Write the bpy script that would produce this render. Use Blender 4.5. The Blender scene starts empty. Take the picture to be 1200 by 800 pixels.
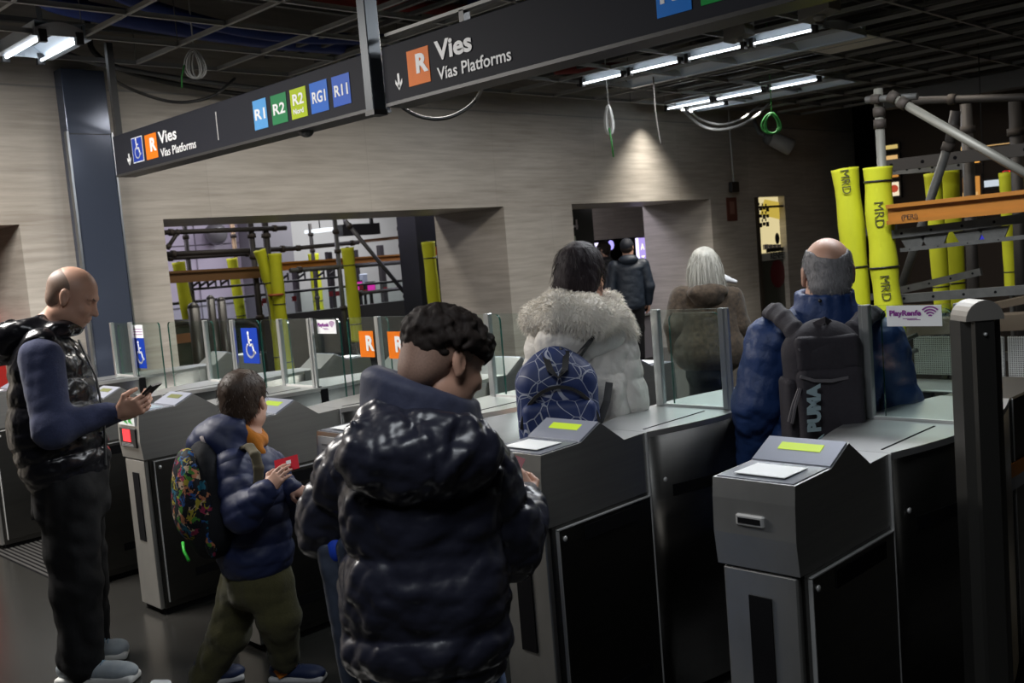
import bpy, bmesh, math, random
import numpy as np
from mathutils import Vector, Matrix

SC = bpy.context.scene
COL = SC.collection
rnd = random.Random(7)
nrg = np.random.default_rng(11)

# ------------------------------------------------------------------ camera
CAM_H = 1.62
FOC = 1166.7
def cam_axes(y, p, r):
    y, p, r = math.radians(y), math.radians(p), math.radians(r)
    cy, sy, cp, sp = math.cos(y), math.sin(y), math.cos(p), math.sin(p)
    f = np.array([cy*cp, sy*cp, -sp]); rt = np.array([sy, -cy, 0.0]); dn = np.cross(f, rt)
    c, s = math.cos(r), math.sin(r)
    return c*rt+s*dn, -s*rt+c*dn, f
CR, CD, CF = cam_axes(45.26, 5.144, 4.717)
CPOS = np.array([0, 0, CAM_H])
cd = bpy.data.cameras.new('camera'); cam = bpy.data.objects.new('camera', cd); COL.objects.link(cam)
cd.sensor_width = 36; cd.lens = 36*FOC/1200; cd.clip_start = 0.05; cd.clip_end = 200
cam.matrix_world = Matrix(((CR[0], -CD[0], -CF[0], 0), (CR[1], -CD[1], -CF[1], 0), (CR[2], -CD[2], -CF[2], CAM_H), (0, 0, 0, 1)))
SC.camera = cam
cd.dof.use_dof = True; cd.dof.focus_distance = 3.6; cd.dof.aperture_fstop = 6.3
# places read off the photograph: a ray through a picture point, stopped at a depth or a plane
def ray(u, v): return CF+CR*((u-600)/FOC)+CD*((v-400)/FOC)
def pD(u, v, D): return CPOS+ray(u, v)*D
def pX(u, v, x): d = ray(u, v); return CPOS+d*(x/d[0])
def pY(u, v, y): d = ray(u, v); return CPOS+d*(y/d[1])
def pZ(u, v, z): d = ray(u, v); return CPOS+d*((z-CAM_H)/d[2])
RT = np.array([0.71, -0.704, 0.0]); FW = np.array([0.704, 0.71, 0.0]); UP = np.array([0, 0, 1.0])

# ------------------------------------------------------------------ render look
SC.view_settings.view_transform = 'Standard'
SC.view_settings.look = 'None'
SC.view_settings.gamma = 1.0
SC.view_settings.use_curve_mapping = False
SC.view_settings.exposure = 0.0
w = bpy.data.worlds.new('world'); SC.world = w; w.use_nodes = True
w.node_tree.nodes['Background'].inputs[0].default_value = (0.75, 0.85, 1.0, 1)
w.node_tree.nodes['Background'].inputs[1].default_value = 0.004

def area(name, loc, size, power, color=(1, 1, 1), target=None, spread=math.pi):
    l = bpy.data.lights.new(name, 'AREA'); l.shape = 'RECTANGLE'; l.size, l.size_y = size
    l.energy = power; l.color = color; l.spread = spread
    o = bpy.data.objects.new(name, l); COL.objects.link(o); o.location = loc
    if target is not None:
        d = Vector(target)-Vector(loc); o.rotation_euler = d.to_track_quat('-Z', 'Y').to_euler()
    return o
# overhead lamps of the hall and the halls beyond the wall, plus added fills
area('lamp_or_fill', (0.9, 5.9, 3.27), (0.6, 2.2), 255, (1.0, 0.96, 0.91))
area('lamp_or_fill', (0.4, 1.0, 3.27), (1.2, 1.2), 40, (0.9, 0.95, 1.0))  # added fill near the camera, lifts the surfaces that face it
area('lamp_or_fill', (4.6, 2.4, 3.27), (0.6, 2.0), 115, (0.92, 0.96, 1.0))
area('lamp_or_fill', (5.2, 5.6, 3.27), (1.6, 0.5), 85, (1.0, 0.95, 0.88))
area('lamp_or_fill', (8.45, 5.4, 3.27), (0.5, 2.4), 45, (0.95, 0.97, 1.0))
area('lamp_or_fill', (10.6, 6.95, 3.24), (0.08, 1.7), 60, (1.0, 0.95, 0.86), None, 1.85)
area('lamp_or_fill', (6.5, 14.2, 3.6), (5.0, 1.2), 150, (0.9, 0.86, 1.0))
area('lamp_or_fill', (11.5, 15.0, 3.6), (3.0, 1.2), 150, (0.95, 0.97, 1.0))
area('lamp_or_fill', (11.0, 10.4, 3.2), (1.2, 0.8), 75, (0.85, 0.82, 1.0))
area('lamp_or_fill', (6.0, 10.0, 3.6), (2.5, 0.4), 45, (1.0, 0.95, 0.88))  # added light over the left scaffold to brighten its yellow pads
area('lamp_or_fill', (7.6, 3.4, 3.2), (0.8, 0.8), 17, (1.0, 0.92, 0.8))
area('lamp_or_fill', (12.0, 1.0, 3.0), (1.2, 1.2), 14, (1.0, 0.82, 0.55))

# ------------------------------------------------------------------ materials
MATS = {}
def mat(name, col, rough=0.5, metal=0.0, noise=None, bump=None, emit=None, spec=0.5, coat=0.0, sheen=0.0, bdet=False):
    """noise=(scale vec, second colour, contrast); bump=(scale vec, strength, distance)"""
    if name in MATS: return MATS[name]
    m = bpy.data.materials.new(name); m.use_nodes = True; MATS[name] = m
    nt = m.node_tree; b = nt.nodes['Principled BSDF']
    b.inputs['Base Color'].default_value = (*col, 1); b.inputs['Roughness'].default_value = rough
    b.inputs['Metallic'].default_value = metal; b.inputs['Specular IOR Level'].default_value = spec
    if coat: b.inputs['Coat Weight'].default_value = coat; b.inputs['Coat Roughness'].default_value = 0.15
    if sheen: b.inputs['Sheen Weight'].default_value = sheen
    if emit:
        b.inputs['Emission Color'].default_value = (*emit[0], 1); b.inputs['Emission Strength'].default_value = emit[1]
    def tex(scale, detail=4, rg=0.6):
        detail = 1.5 if bdet else detail
        tc = nt.nodes.new('ShaderNodeTexCoord'); mp = nt.nodes.new('ShaderNodeMapping'); n = nt.nodes.new('ShaderNodeTexNoise')
        mp.inputs['Scale'].default_value = scale; n.inputs['Scale'].default_value = 1.0
        n.inputs['Detail'].default_value = detail; n.inputs['Roughness'].default_value = rg
        nt.links.new(tc.outputs['Object'], mp.inputs['Vector']); nt.links.new(mp.outputs['Vector'], n.inputs['Vector'])
        return n
    if noise:
        sc, c2, con = noise
        n = tex(sc); r = nt.nodes.new('ShaderNodeMapRange')
        r.inputs['From Min'].default_value = 0.5-0.5/con; r.inputs['From Max'].default_value = 0.5+0.5/con
        mx = nt.nodes.new('ShaderNodeMix'); mx.data_type = 'RGBA'
        mx.inputs['A'].default_value = (*col, 1); mx.inputs['B'].default_value = (*c2, 1)
        nt.links.new(n.outputs['Fac'], r.inputs['Value']); nt.links.new(r.outputs['Result'], mx.inputs['Factor'])
        nt.links.new(mx.outputs['Result'], b.inputs['Base Color'])
    if bump:
        sc, st, dist = bump
        n = tex(sc); bp = nt.nodes.new('ShaderNodeBump'); bp.inputs['Strength'].default_value = st; bp.inputs['Distance'].default_value = dist
        nt.links.new(n.outputs['Fac'], bp.inputs['Height']); nt.links.new(bp.outputs['Normal'], b.inputs['Normal'])
    return m
def glow(name, col, strength): return mat(name, (0.02, 0.02, 0.02), 0.5, emit=(col, strength))

def glass_mat():
    m = bpy.data.materials.new('clear_glass'); m.use_nodes = True; nt = m.node_tree
    for n in list(nt.nodes): nt.nodes.remove(n)
    o = nt.nodes.new('ShaderNodeOutputMaterial'); t = nt.nodes.new('ShaderNodeBsdfTransparent'); g = nt.nodes.new('ShaderNodeBsdfGlossy')
    mx = nt.nodes.new('ShaderNodeMixShader'); f = nt.nodes.new('ShaderNodeLayerWeight'); pw = nt.nodes.new('ShaderNodeMath'); ma = nt.nodes.new('ShaderNodeMath')
    t.inputs[0].default_value = (0.93, 0.975, 0.96, 1); g.inputs['Roughness'].default_value = 0.03; g.inputs[0].default_value = (0.9, 0.95, 0.95, 1)
    pw.operation = 'POWER'; pw.inputs[1].default_value = 5.0; ma.operation = 'MULTIPLY_ADD'; ma.inputs[1].default_value = 0.85; ma.inputs[2].default_value = 0.03
    nt.links.new(f.outputs['Facing'], pw.inputs[0]); nt.links.new(pw.outputs[0], ma.inputs[0]); f = ma
    nt.links.new(f.outputs[0], mx.inputs[0]); nt.links.new(t.outputs[0], mx.inputs[1]); nt.links.new(g.outputs[0], mx.inputs[2]); nt.links.new(mx.outputs[0], o.inputs[0])
    return m
GLASS = glass_mat()
GEDGE = mat('glass_edge', (0.012, 0.07, 0.055), 0.1, spec=0.6)

def stone_mat(name, dark=(0.36, 0.32, 0.275), light=(0.56, 0.515, 0.455)):
    m = mat(name, light, 0.42); nt = m.node_tree; b = nt.nodes['Principled BSDF']
    tc = nt.nodes.new('ShaderNodeTexCoord'); L = nt.links.new
    def nz(scale, det):
        mp = nt.nodes.new('ShaderNodeMapping'); mp.inputs['Scale'].default_value = scale; n = nt.nodes.new('ShaderNodeTexNoise')
        n.inputs['Scale'].default_value = 1; n.inputs['Detail'].default_value = det; n.inputs['Roughness'].default_value = 0.65
        L(tc.outputs['Object'], mp.inputs['Vector']); L(mp.outputs['Vector'], n.inputs['Vector']); return n
    a = nz((1.6, 1.6, 26), 7); c = nz((0.45, 0.45, 1.6), 3)
    ad = nt.nodes.new('ShaderNodeMath'); ad.operation = 'ADD'; L(a.outputs['Fac'], ad.inputs[0]); L(c.outputs['Fac'], ad.inputs[1])
    r = nt.nodes.new('ShaderNodeValToRGB'); mr = nt.nodes.new('ShaderNodeMapRange'); mr.inputs['From Min'].default_value = 0.74; mr.inputs['From Max'].default_value = 1.22
    L(ad.outputs[0], mr.inputs['Value']); L(mr.outputs['Result'], r.inputs['Fac'])
    r.color_ramp.elements[0].color = (*dark, 1); r.color_ramp.elements[1].color = (*light, 1)
    # slab joints
    br = nt.nodes.new('ShaderNodeTexBrick'); mp = nt.nodes.new('ShaderNodeMapping'); mp.vector_type = 'POINT'
    mp.inputs['Rotation'].default_value = (math.radians(-90), 0, 0)
    L(tc.outputs['Object'], mp.inputs['Vector']); L(mp.outputs['Vector'], br.inputs['Vector'])
    br.inputs['Scale'].default_value = 1; br.inputs['Brick Width'].default_value = 1.75; br.inputs['Row Height'].default_value = 1.06; br.inputs['Mortar Size'].default_value = 0.004
    br.inputs['Color1'].default_value = (1, 1, 1, 1); br.inputs['Color2'].default_value = (0.93, 0.92, 0.91, 1); br.inputs['Mortar'].default_value = (0.86, 0.85, 0.84, 1)
    mu = nt.nodes.new('ShaderNodeMix'); mu.data_type = 'RGBA'; mu.blend_type = 'MULTIPLY'; mu.inputs['Factor'].default_value = 1
    L(r.outputs['Color'], mu.inputs['A']); L(br.outputs['Color'], mu.inputs['B']); L(mu.outputs['Result'], b.inputs['Base Color'])
    return m
STONE = stone_mat('travertine')
STEEL = mat('brushed_steel', (0.40, 0.40, 0.39), 0.36, 0.86, noise=((2, 2, 60), (0.32, 0.32, 0.315), 1.5), bump=((1, 1, 220), 0.06, 0.001))
DARKSTEEL = mat('dark_side_steel', (0.12, 0.118, 0.112), 0.36, 1.0, noise=((3, 3, 30), (0.095, 0.093, 0.09), 1.5))
PLATE = mat('plate_steel', (0.56, 0.56, 0.54), 0.34, 0.86, noise=((5, 5, 3), (0.42, 0.42, 0.41), 1.6))
CAPST = mat('top_steel', (0.52, 0.52, 0.52), 0.32, 0.75)
TRIMST = mat('bright_trim', (0.62, 0.62, 0.61), 0.35, 0.45)
BLACK = mat('black_plastic', (0.012, 0.012, 0.013), 0.45)
DULL = mat('dull_black', (0.006, 0.006, 0.007), 0.9, spec=0.08)
SCREENP = mat('screen_plate', (0.33, 0.35, 0.42), 0.3, 0.3)
WHITE = mat('white_card', (0.8, 0.82, 0.82), 0.4)
LCD = glow('lcd_green', (0.62, 0.85, 0.02), 0.75)
LCDOFF = mat('lcd_off', (0.13, 0.14, 0.05), 0.3)
REDLED = glow('red_led', (1.0, 0.03, 0.04), 1.6)
BLUE = mat('pictogram_blue', (0.006, 0.04, 0.36), 0.5, spec=0.2)
ORANGE = mat('pictogram_orange', (0.85, 0.19, 0.006), 0.5, spec=0.2)
WHITEP = mat('print_white', (0.85, 0.86, 0.88), 0.5)
PURPLE = mat('print_purple', (0.25, 0.03, 0.28), 0.5)
GALV = mat('galvanised_steel', (0.125, 0.125, 0.12), 0.55, 0.4, noise=((14, 14, 14), (0.075, 0.075, 0.072), 1.6))
YELLOW = mat('yellow_foam', (0.58, 0.60, 0.012), 0.75, noise=((4, 4, 4), (0.48, 0.50, 0.010), 1.3), bump=((30, 30, 8), 0.15, 0.01))
BEAM = mat('orange_timber', (0.42, 0.17, 0.02), 0.55, noise=((6, 6, 30), (0.34, 0.13, 0.015), 1.5))
SKIN = mat('skin', (0.62, 0.37, 0.27), 0.5, noise=((12, 12, 12), (0.55, 0.30, 0.21), 1.4))

# ------------------------------------------------------------------ mesh builder
class MB:
    def __init__(s): s.v = []; s.f = []; s.mi = []; s.smooth = []
    def add(s, vs, fs, mi=0, smooth=False):
        o = len(s.v); s.v += [tuple(map(float, p)) for p in vs]
        for f in fs: s.f.append(tuple(i+o for i in f)); s.mi.append(mi); s.smooth.append(smooth)
        return s
    def box(s, a, b, mi=0, bev=0.0):
        a = np.minimum(a, b).astype(float) if False else np.array(a, float); b = np.array(b, float)
        lo, hi = np.minimum(a, b), np.maximum(a, b)
        if bev <= 0:
            vs = [(x, y, z) for x in (lo[0], hi[0]) for y in (lo[1], hi[1]) for z in (lo[2], hi[2])]
            fs = [(0, 1, 3, 2), (4, 6, 7, 5), (0, 4, 5, 1), (2, 3, 7, 6), (0, 2, 6, 4), (1, 5, 7, 3)]
            return s.add(vs, fs, mi)
        # bevelled box: three slabs of rings
        bev = min(bev, *(0.49*(hi-lo)))
        vs = []; idx = {}
        for ix in (0, 1):
            for iy in (0, 1):
                for iz in (0, 1):
                    c = [(lo, hi)[k][j] for j, k in enumerate((ix, iy, iz))]
                    sg = [1-2*k for k in (ix, iy, iz)]
                    for ax in range(3):
                        p = [c[j]+(0 if j == ax else sg[j]*bev) for j in range(3)]
                        idx[(ix, iy, iz, ax)] = len(vs); vs.append(p)
        fs = []
        for ax in range(3):
            o1, o2 = [k for k in range(3) if k != ax]
            for d in (0, 1):
                q = []
                for (i, j) in ((0, 0), (1, 0), (1, 1), (0, 1)):
                    k = [0, 0, 0]; k[ax] = d; k[o1] = i; k[o2] = j; q.append(idx[(*k, ax)])
                fs.append(q)
            for i in (0, 1):
                for j in (0, 1):
                    q = []
                    for d, a2 in ((0, o1), (1, o1), (1, o2), (0, o2)):
                        k = [0, 0, 0]; k[ax] = d; k[o1] = i; k[o2] = j; q.append(idx[(*k, a2)])
                    fs.append(q)
        for ix in (0, 1):
            for iy in (0, 1):
                for iz in (0, 1): fs.append([idx[(ix, iy, iz, a)] for a in range(3)])
        return s.add(vs, fs, mi)
    def obox(s, c, half, axes, mi=0):
        c = np.array(c, float); ax = [np.array(a, float) for a in axes]
        vs = [c+ax[0]*half[0]*i+ax[1]*half[1]*j+ax[2]*half[2]*k for i in (-1, 1) for j in (-1, 1) for k in (-1, 1)]
        fs = [(0, 1, 3, 2), (4, 6, 7, 5), (0, 4, 5, 1), (2, 3, 7, 6), (0, 2, 6, 4), (1, 5, 7, 3)]
        return s.add(vs, fs, mi)
    def beam(s, a, b, wd, ht, mi=0, up=(0, 0, 1)):
        a, b = np.array(a, float), np.array(b, float); d = b-a; L = np.linalg.norm(d); d /= L
        sd = np.cross(d, up); sd /= np.linalg.norm(sd); u = np.cross(sd, d)
        return s.obox((a+b)/2, (L/2, wd/2, ht/2), (d, sd, u), mi)
    def prism(s, poly, y0, y1, mi=0, axis='y'):
        n = len(poly); vs = []
        for y in (y0, y1):
            for p in poly:
                vs.append((p[0], y, p[1]) if axis == 'y' else ((p[0], p[1], y) if axis == 'z' else (y, p[0], p[1])))
        fs = [tuple(range(n)), tuple(range(2*n-1, n-1, -1))]+[(i, (i+1) % n, n+(i+1) % n, n+i) for i in range(n)]
        return s.add(vs, fs, mi)
    def tube(s, pts, r, n=8, mi=0, caps=True, closed=False):
        pts = [np.array(p, float) for p in pts]; m = len(pts)
        rs = r if hasattr(r, '__len__') else [r]*m
        vs = []; prev = None
        for i, p in enumerate(pts):
            if closed: t = pts[(i+1) % m]-pts[i-1]
            else: t = pts[min(i+1, m-1)]-pts[max(i-1, 0)]
            t = t/(np.linalg.norm(t)+1e-9)
            if prev is None:
                h = np.array([0, 0, 1.0]) if abs(t[2]) < 0.9 else np.array([1.0, 0, 0]); x = np.cross(t, h)
            else: x = prev-t*np.dot(prev, t)
            x /= np.linalg.norm(x)+1e-9; prev = x; y = np.cross(t, x)
            for k in range(n):
                a = 2*math.pi*k/n; vs.append(p+(x*math.cos(a)+y*math.sin(a))*rs[i])
        fs = []
        for i in range(m if closed else m-1):
            j = (i+1) % m
            for k in range(n):
                k2 = (k+1) % n; fs.append((i*n+k, i*n+k2, j*n+k2, j*n+k))
        s.add(vs, fs, mi, True)
        if caps and not closed:
            o = len(s.v)-len(vs)
            s.f.append(tuple(o+k for k in range(n-1, -1, -1))); s.mi.append(mi); s.smooth.append(False)
            s.f.append(tuple(o+(m-1)*n+k for k in range(n))); s.mi.append(mi); s.smooth.append(False)
        return s
    def ribbon(s, pts, wvec, wd, th, mi=0):
        """flat strap along pts; wvec = width direction"""
        pts = [np.array(p, float) for p in pts]; m = len(pts); vs = []; fs = []
        for i, p in enumerate(pts):
            t = pts[min(i+1, m-1)]-pts[max(i-1, 0)]; t /= np.linalg.norm(t)
            wv = np.array(wvec if not callable(wvec) else wvec(i), float); wv -= t*np.dot(wv, t); wv /= np.linalg.norm(wv); nn = np.cross(t, wv)
            for a, b in ((-1, -1), (1, -1), (1, 1), (-1, 1)): vs.append(p+wv*a*wd/2+nn*b*th/2)
        for i in range(m-1):
            for k in range(4): fs.append((i*4+k, i*4+(k+1) % 4, i*4+4+(k+1) % 4, i*4+4+k))
        fs += [(3, 2, 1, 0), tuple((m-1)*4+k for k in range(4))]
        return s.add(vs, fs, mi, False)
    def dome(s, c, r, n=16, m=6, mi=0, squash=1.0):
        vs = []; fs = []
        for i in range(m):
            a = i/m*math.pi/2
            for k in range(n): vs.append((c[0]+r*math.cos(a)*math.cos(2*math.pi*k/n), c[1]+r*math.cos(a)*math.sin(2*math.pi*k/n), c[2]+squash*r*math.sin(a)))
        vs.append((c[0], c[1], c[2]+squash*r))
        for i in range(m-1):
            for k in range(n): fs.append((i*n+k, i*n+(k+1) % n, (i+1)*n+(k+1) % n, (i+1)*n+k))
        for k in range(n): fs.append(((m-1)*n+k, (m-1)*n+(k+1) % n, m*n))
        return s.add(vs, fs, mi, True)
    def sphere(s, c, r, n=12, m=8, mi=0):
        r = np.array(r)*np.ones(3); vs = []; fs = []
        for i in range(m+1):
            a = math.pi*i/m-math.pi/2
            for k in range(n):
                vs.append((c[0]+r[0]*math.cos(a)*math.cos(2*math.pi*k/n), c[1]+r[1]*math.cos(a)*math.sin(2*math.pi*k/n), c[2]+r[2]*math.sin(a)))
        for i in range(m):
            for k in range(n): fs.append((i*n+k, i*n+(k+1) % n, (i+1)*n+(k+1) % n, (i+1)*n+k))
        return s.add(vs, fs, mi, True)

def rawobj(name, v, f_or_quads, mats, parent=None, label=None, mi=None, smooth=None):
    me = bpy.data.meshes.new(name)
    off = np.zeros(3)
    if parent is not None:
        off = np.array(parent['_o'] if '_o' in parent else (0, 0, 0))
    v = np.asarray(v, np.float32).reshape(-1, 3)-off
    if isinstance(f_or_quads, np.ndarray):
        q = f_or_quads.astype(np.int32); nq = len(q)
        me.vertices.add(len(v)); me.vertices.foreach_set('co', v.astype(np.float32).ravel())
        me.loops.add(nq*4); me.loops.foreach_set('vertex_index', q.ravel())
        me.polygons.add(nq); me.polygons.foreach_set('loop_start', np.arange(0, nq*4, 4, dtype=np.int32))
        me.update(calc_edges=True)
    else:
        me.from_pydata([tuple(map(float, p)) for p in v], [], f_or_quads)
    for m in (mats if isinstance(mats, (list, tuple)) else [mats]): me.materials.append(m)
    if mi is not None: me.polygons.foreach_set('material_index', np.asarray(mi, np.int32))
    if smooth is True: me.polygons.foreach_set('use_smooth', np.ones(len(me.polygons), bool))
    elif smooth is not None: me.polygons.foreach_set('use_smooth', np.asarray(smooth, bool))
    me.validate()
    if not isinstance(f_or_quads, np.ndarray):
        bm = bmesh.new(); bm.from_mesh(me); bmesh.ops.recalc_face_normals(bm, faces=bm.faces); bm.to_mesh(me); bm.free()
    me.update()
    o = bpy.data.objects.new(name, me); COL.objects.link(o)
    if parent is not None: o.parent = parent
    if label: o['label'] = label
    return o
def obj(name, mb, mats, parent=None, label=None):
    return rawobj(name, mb.v, mb.f, mats, parent, label, mb.mi, mb.smooth)
def tag(o, label, cat, group=None, kind=None):
    o['label'] = label; o['category'] = cat
    if group: o['group'] = group
    if kind: o['kind'] = kind
    return o
def thing(name, label, cat, loc=(0, 0, 0), group=None):
    o = bpy.data.objects.new(name, None); COL.objects.link(o); o.empty_display_size = 0.1
    o.location = tuple(map(float, loc)); o['_o'] = [float(c) for c in loc]
    return tag(o, label, cat, group)
def local_thing(name, label, cat, loc, group=None):
    o = thing(name, label, cat, loc, group); o['_o'] = [0.0, 0.0, 0.0]; return o
def struct(o): o['kind'] = 'structure'; return o
def one(name, mb, mats, label, cat, group=None): return tag(obj(name, mb, mats), label, cat, group)
def sub(parent_obj):                      # lets a part carry sub-parts in the same coordinates
    parent_obj['_o'] = list(parent_obj.parent['_o']) if parent_obj.parent else [0.0, 0.0, 0.0]; return parent_obj
def copy_tree(o, parent=None):
    c = o.copy(); COL.objects.link(c)
    if parent is not None: c.parent = parent
    for ch in list(o.children): copy_tree(ch, c)
    return c
def text(name, s, size, M, m, parent=None, bold=0.0, ext=0.0006, squeeze=1.0, label=None, align='LEFT'):
    """lettering as a thin mesh; M = (origin, right vector, up vector)"""
    cu = bpy.data.curves.new(name, 'FONT'); cu.body = s; cu.size = size; cu.offset = bold; cu.extrude = ext; cu.align_x = align; cu.resolution_u = 3
    t = bpy.data.objects.new(name, cu); me = bpy.data.meshes.new_from_object(t); bpy.data.objects.remove(t); bpy.data.curves.remove(cu)
    n = len(me.vertices); co = np.zeros(n*3, np.float32); me.vertices.foreach_get('co', co); co = co.reshape(-1, 3)
    o, r, u = [np.array(a, float) for a in M]; r /= np.linalg.norm(r); u /= np.linalg.norm(u); nn = np.cross(r, u)
    off = np.array(parent['_o']) if parent is not None and '_o' in parent else np.zeros(3)
    wv = o+co[:, :1]*squeeze*r+co[:, 1:2]*u+co[:, 2:3]*nn-off
    me.vertices.foreach_set('co', wv.astype(np.float32).ravel()); me.materials.clear(); me.materials.append(m); me.update(); me.name = name
    ob = bpy.data.objects.new(name, me); COL.objects.link(ob)
    if parent is not None: ob.parent = parent
    if label: ob['label'] = label
    return ob
def wheelchair(mb, o, r, u, h, mi=0):
    """access pictogram as thin raised strokes inside a square of height h"""
    o, r, u = [np.array(a, float) for a in (o, r, u)]; n = np.cross(r, u)
    P = lambda x, y: o+r*(x*h)+u*(y*h)
    def stroke(ps, wd):
        for a, b in zip(ps[:-1], ps[1:]):
            a, b = P(*a), P(*b); d = b-a; L = np.linalg.norm(d); d /= L; sd = np.cross(n, d)
            mb.obox((a+b)/2, (L/2+wd*h*0.3, wd*h/2, 0.0006), (d, sd, n), mi)
    def disc(c, rr): mb.add([P(c[0]+rr*math.cos(a), c[1]+rr*math.sin(a))+n*0.0006 for a in np.linspace(0, 2*math.pi, 15)[:-1]], [tuple(range(14))], mi)
    disc((-0.06, 0.42), 0.062)
    stroke([(-0.06, 0.33), (-0.03, 0.03), (0.14, 0.03), (0.23, -0.25), (0.30, -0.22)], 0.08)
    stroke([(-0.05, 0.19), (0.11, 0.19)], 0.055)
    stroke([(-0.01+0.235*math.cos(a), -0.15+0.235*math.sin(a)) for a in np.linspace(math.radians(125), math.radians(350), 17)], 0.065)
# ================================================================== SETTING
FLOORM = mat('dark_granite', (0.015, 0.0145, 0.013), 0.24, noise=((90, 90, 90), (0.028, 0.027, 0.025), 1.5))
struct(obj('floor', MB().box((-6, -8, -0.2), (34, 30, 0)), FLOORM))
VOID = mat('void_black', (0.012, 0.012, 0.013), 0.9)
TBAR = mat('grid_grey', (0.36, 0.36, 0.35), 0.5)
FURR = mat('furring_grey', (0.085, 0.085, 0.083), 0.6)
ceil = struct(obj('ceiling', MB().box((-6, -8, 4.3), (34, 30, 4.5)), VOID)); ceil['_o'] = [0, 0, 0]
ZG = 3.3
mb = MB()
GX = [2.26+0.69*k for k in range(-3, 18)]; GY = [7.56-0.69*k for k in range(0, 16)]
for y in GY:
    mb.box((0.1, y-0.012, ZG), (14.0, y+0.012, ZG+0.004)); mb.box((0.1, y-0.002, ZG), (14.0, y+0.002, ZG+0.035))
for x in GX:
    mb.box((x-0.012, -2.9, ZG), (x+0.012, 7.57, ZG+0.004)); mb.box((x-0.002, -2.9, ZG), (x+0.002, 7.57, ZG+0.035))
grid = struct(obj('trim_6', mb, TBAR)); grid['_o'] = [0, 0, 0]
mb = MB()
for k in range(40):
    x = 4.9+0.26*k; mb.box((x-0.02, -3.2, 3.47+0.02*(k % 2)), (x+0.02, 7.7, 3.50+0.02*(k % 2)))
for k in range(9): mb.box((0.0, 7.7-1.2*k, 3.58), (15.5, 7.74-1.2*k, 3.62))
obj('furring_channels', mb, FURR, grid)
mb = MB()
for k in range(60):
    x = GX[rnd.randrange(3, len(GX))]; y = GY[rnd.randrange(0, 12)]; mb.tube([(x, y, ZG), (x, y, 4.3)], 0.004, 5)
obj('hanger_wires', mb, FURR, grid)

W = 8.0; WB = 9.2
mb = MB()
mb.box((-5, W, 2.13), (16.6, WB, 3.18))
for a, b in ((-5, 1.2), (2.78, 3.93), (7.97, 9.13), (12.1, 13.27), (14.15, 16.6)): mb.box((a, W, 0), (b, WB, 2.13))
struct(obj('wall_back', mb, STONE))
mb = MB().box((-5, W+0.004, 3.18), (16.6, 9.2, 4.3)); struct(obj('wall_upper', mb, STONE))
struct(obj('trim_1', MB().box((-5, W-0.006, 3.172), (16.6, W+0.0, 3.186)), mat('trim_grey', (0.3, 0.29, 0.27), 0.6)))
# dark column cladding in front of the stone
COLM = mat('blue_grey_cladding', (0.07, 0.085, 0.125), 0.16, 0.35)
mb = MB().box((3.17, 7.86, 0), (3.51, W-0.002, 3.3), 0, 0.004)
pil = struct(obj('trim_2', mb, COLM)); pil['_o'] = [0, 0, 0]
obj('edge_trim', MB().box((3.155, 7.85, 0), (3.172, 7.9, 2.82)).box((3.508, 7.85, 0), (3.522, 7.9, 2.82)), mat('edge_steel', (0.35, 0.37, 0.4), 0.3, 1.0), pil)
obj('panel_joint', MB().box((3.17, 7.857, 2.80), (3.51, 7.861, 2.806)), BLACK, pil)
# left doorway: recess with an olive back wall
OLIVE = mat('olive_plaster', (0.19, 0.165, 0.10), 0.6, noise=((2, 2, 3), (0.15, 0.13, 0.08), 1.4))
struct(obj('wall_recess', MB().box((0.5, 9.25, 0), (3.4, 9.4, 3.0)), OLIVE))
# halls beyond the openings
LILAC = mat('lilac_panel', (0.56, 0.50, 0.60), 0.5, noise=((0.8, 0.8, 3), (0.46, 0.41, 0.50), 1.3))
mb = MB().box((0, 16.8, 0), (9.7, 17.0, 4.3)); struct(obj('wall_far', mb, LILAC))
mb = MB()
for k in range(8): mb.box((0, 16.78, 0.55*k), (9.7, 16.8, 0.55*k+0.012))
for k in range(7): mb.box((0.4+1.4*k, 16.78, 0), (0.412+1.4*k, 16.8, 4.3))
struct(obj('trim_3', mb, mat('panel_joint_grey', (0.22, 0.2, 0.24), 0.7)))
mb = MB().box((9.7, 16.4, 0), (10.6, 17.2, 4.3)); struct(obj('trim_4', mb, mat('grey_pier', (0.2, 0.19, 0.21), 0.6)))
PALE = mat('pale_panel', (0.52, 0.51, 0.5), 0.5, noise=((1, 1, 2), (0.45, 0.44, 0.43), 1.3))
struct(obj('wall_far_right', MB().box((10.6, 17.0, 0), (17.0, 17.2, 4.3)), PALE))
_a, _b = pY(690, 282, 12.0), pY(775, 277.5, 12.0)
struct(obj('wall_passage', MB().box((_a[0], 12.0, _a[2]), (_b[0], 12.2, 4.0)), STONE))
DARKW = mat('dark_wall', (0.05, 0.045, 0.04), 0.7, noise=((2, 2, 2), (0.03, 0.028, 0.025), 1.5))
struct(obj('wall_end', MB().box((26, -8, 0), (26.3, 30, 4.4)), DARKW))
struct(obj('wall_side', MB().box((16.6, 12.5, 0), (26, 12.7, 4.4)), DARKW))

# anti-slip grating strip set in the floor by the left gates
p0 = pZ(0, 667, 0); p1 = pZ(62, 650, 0)
mb = MB(); c = (p0+p1)/2
mb.box((c[0]-0.05, c[1]-0.6, -0.001), (c[0]+0.38, c[1]+1.0, 0.002))
for k in range(14): mb.box((c[0]-0.04+0.03*k, c[1]-0.58, 0.001), (c[0]-0.025+0.03*k, c[1]+0.98, 0.0045), 1)
o = one('floor_grating', mb, [DULL, mat('grating_grey', (0.12, 0.115, 0.11), 0.4, 0.6)], 'ribbed grey grating strip set in the floor behind the man in the black vest', 'floor grating')

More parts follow.
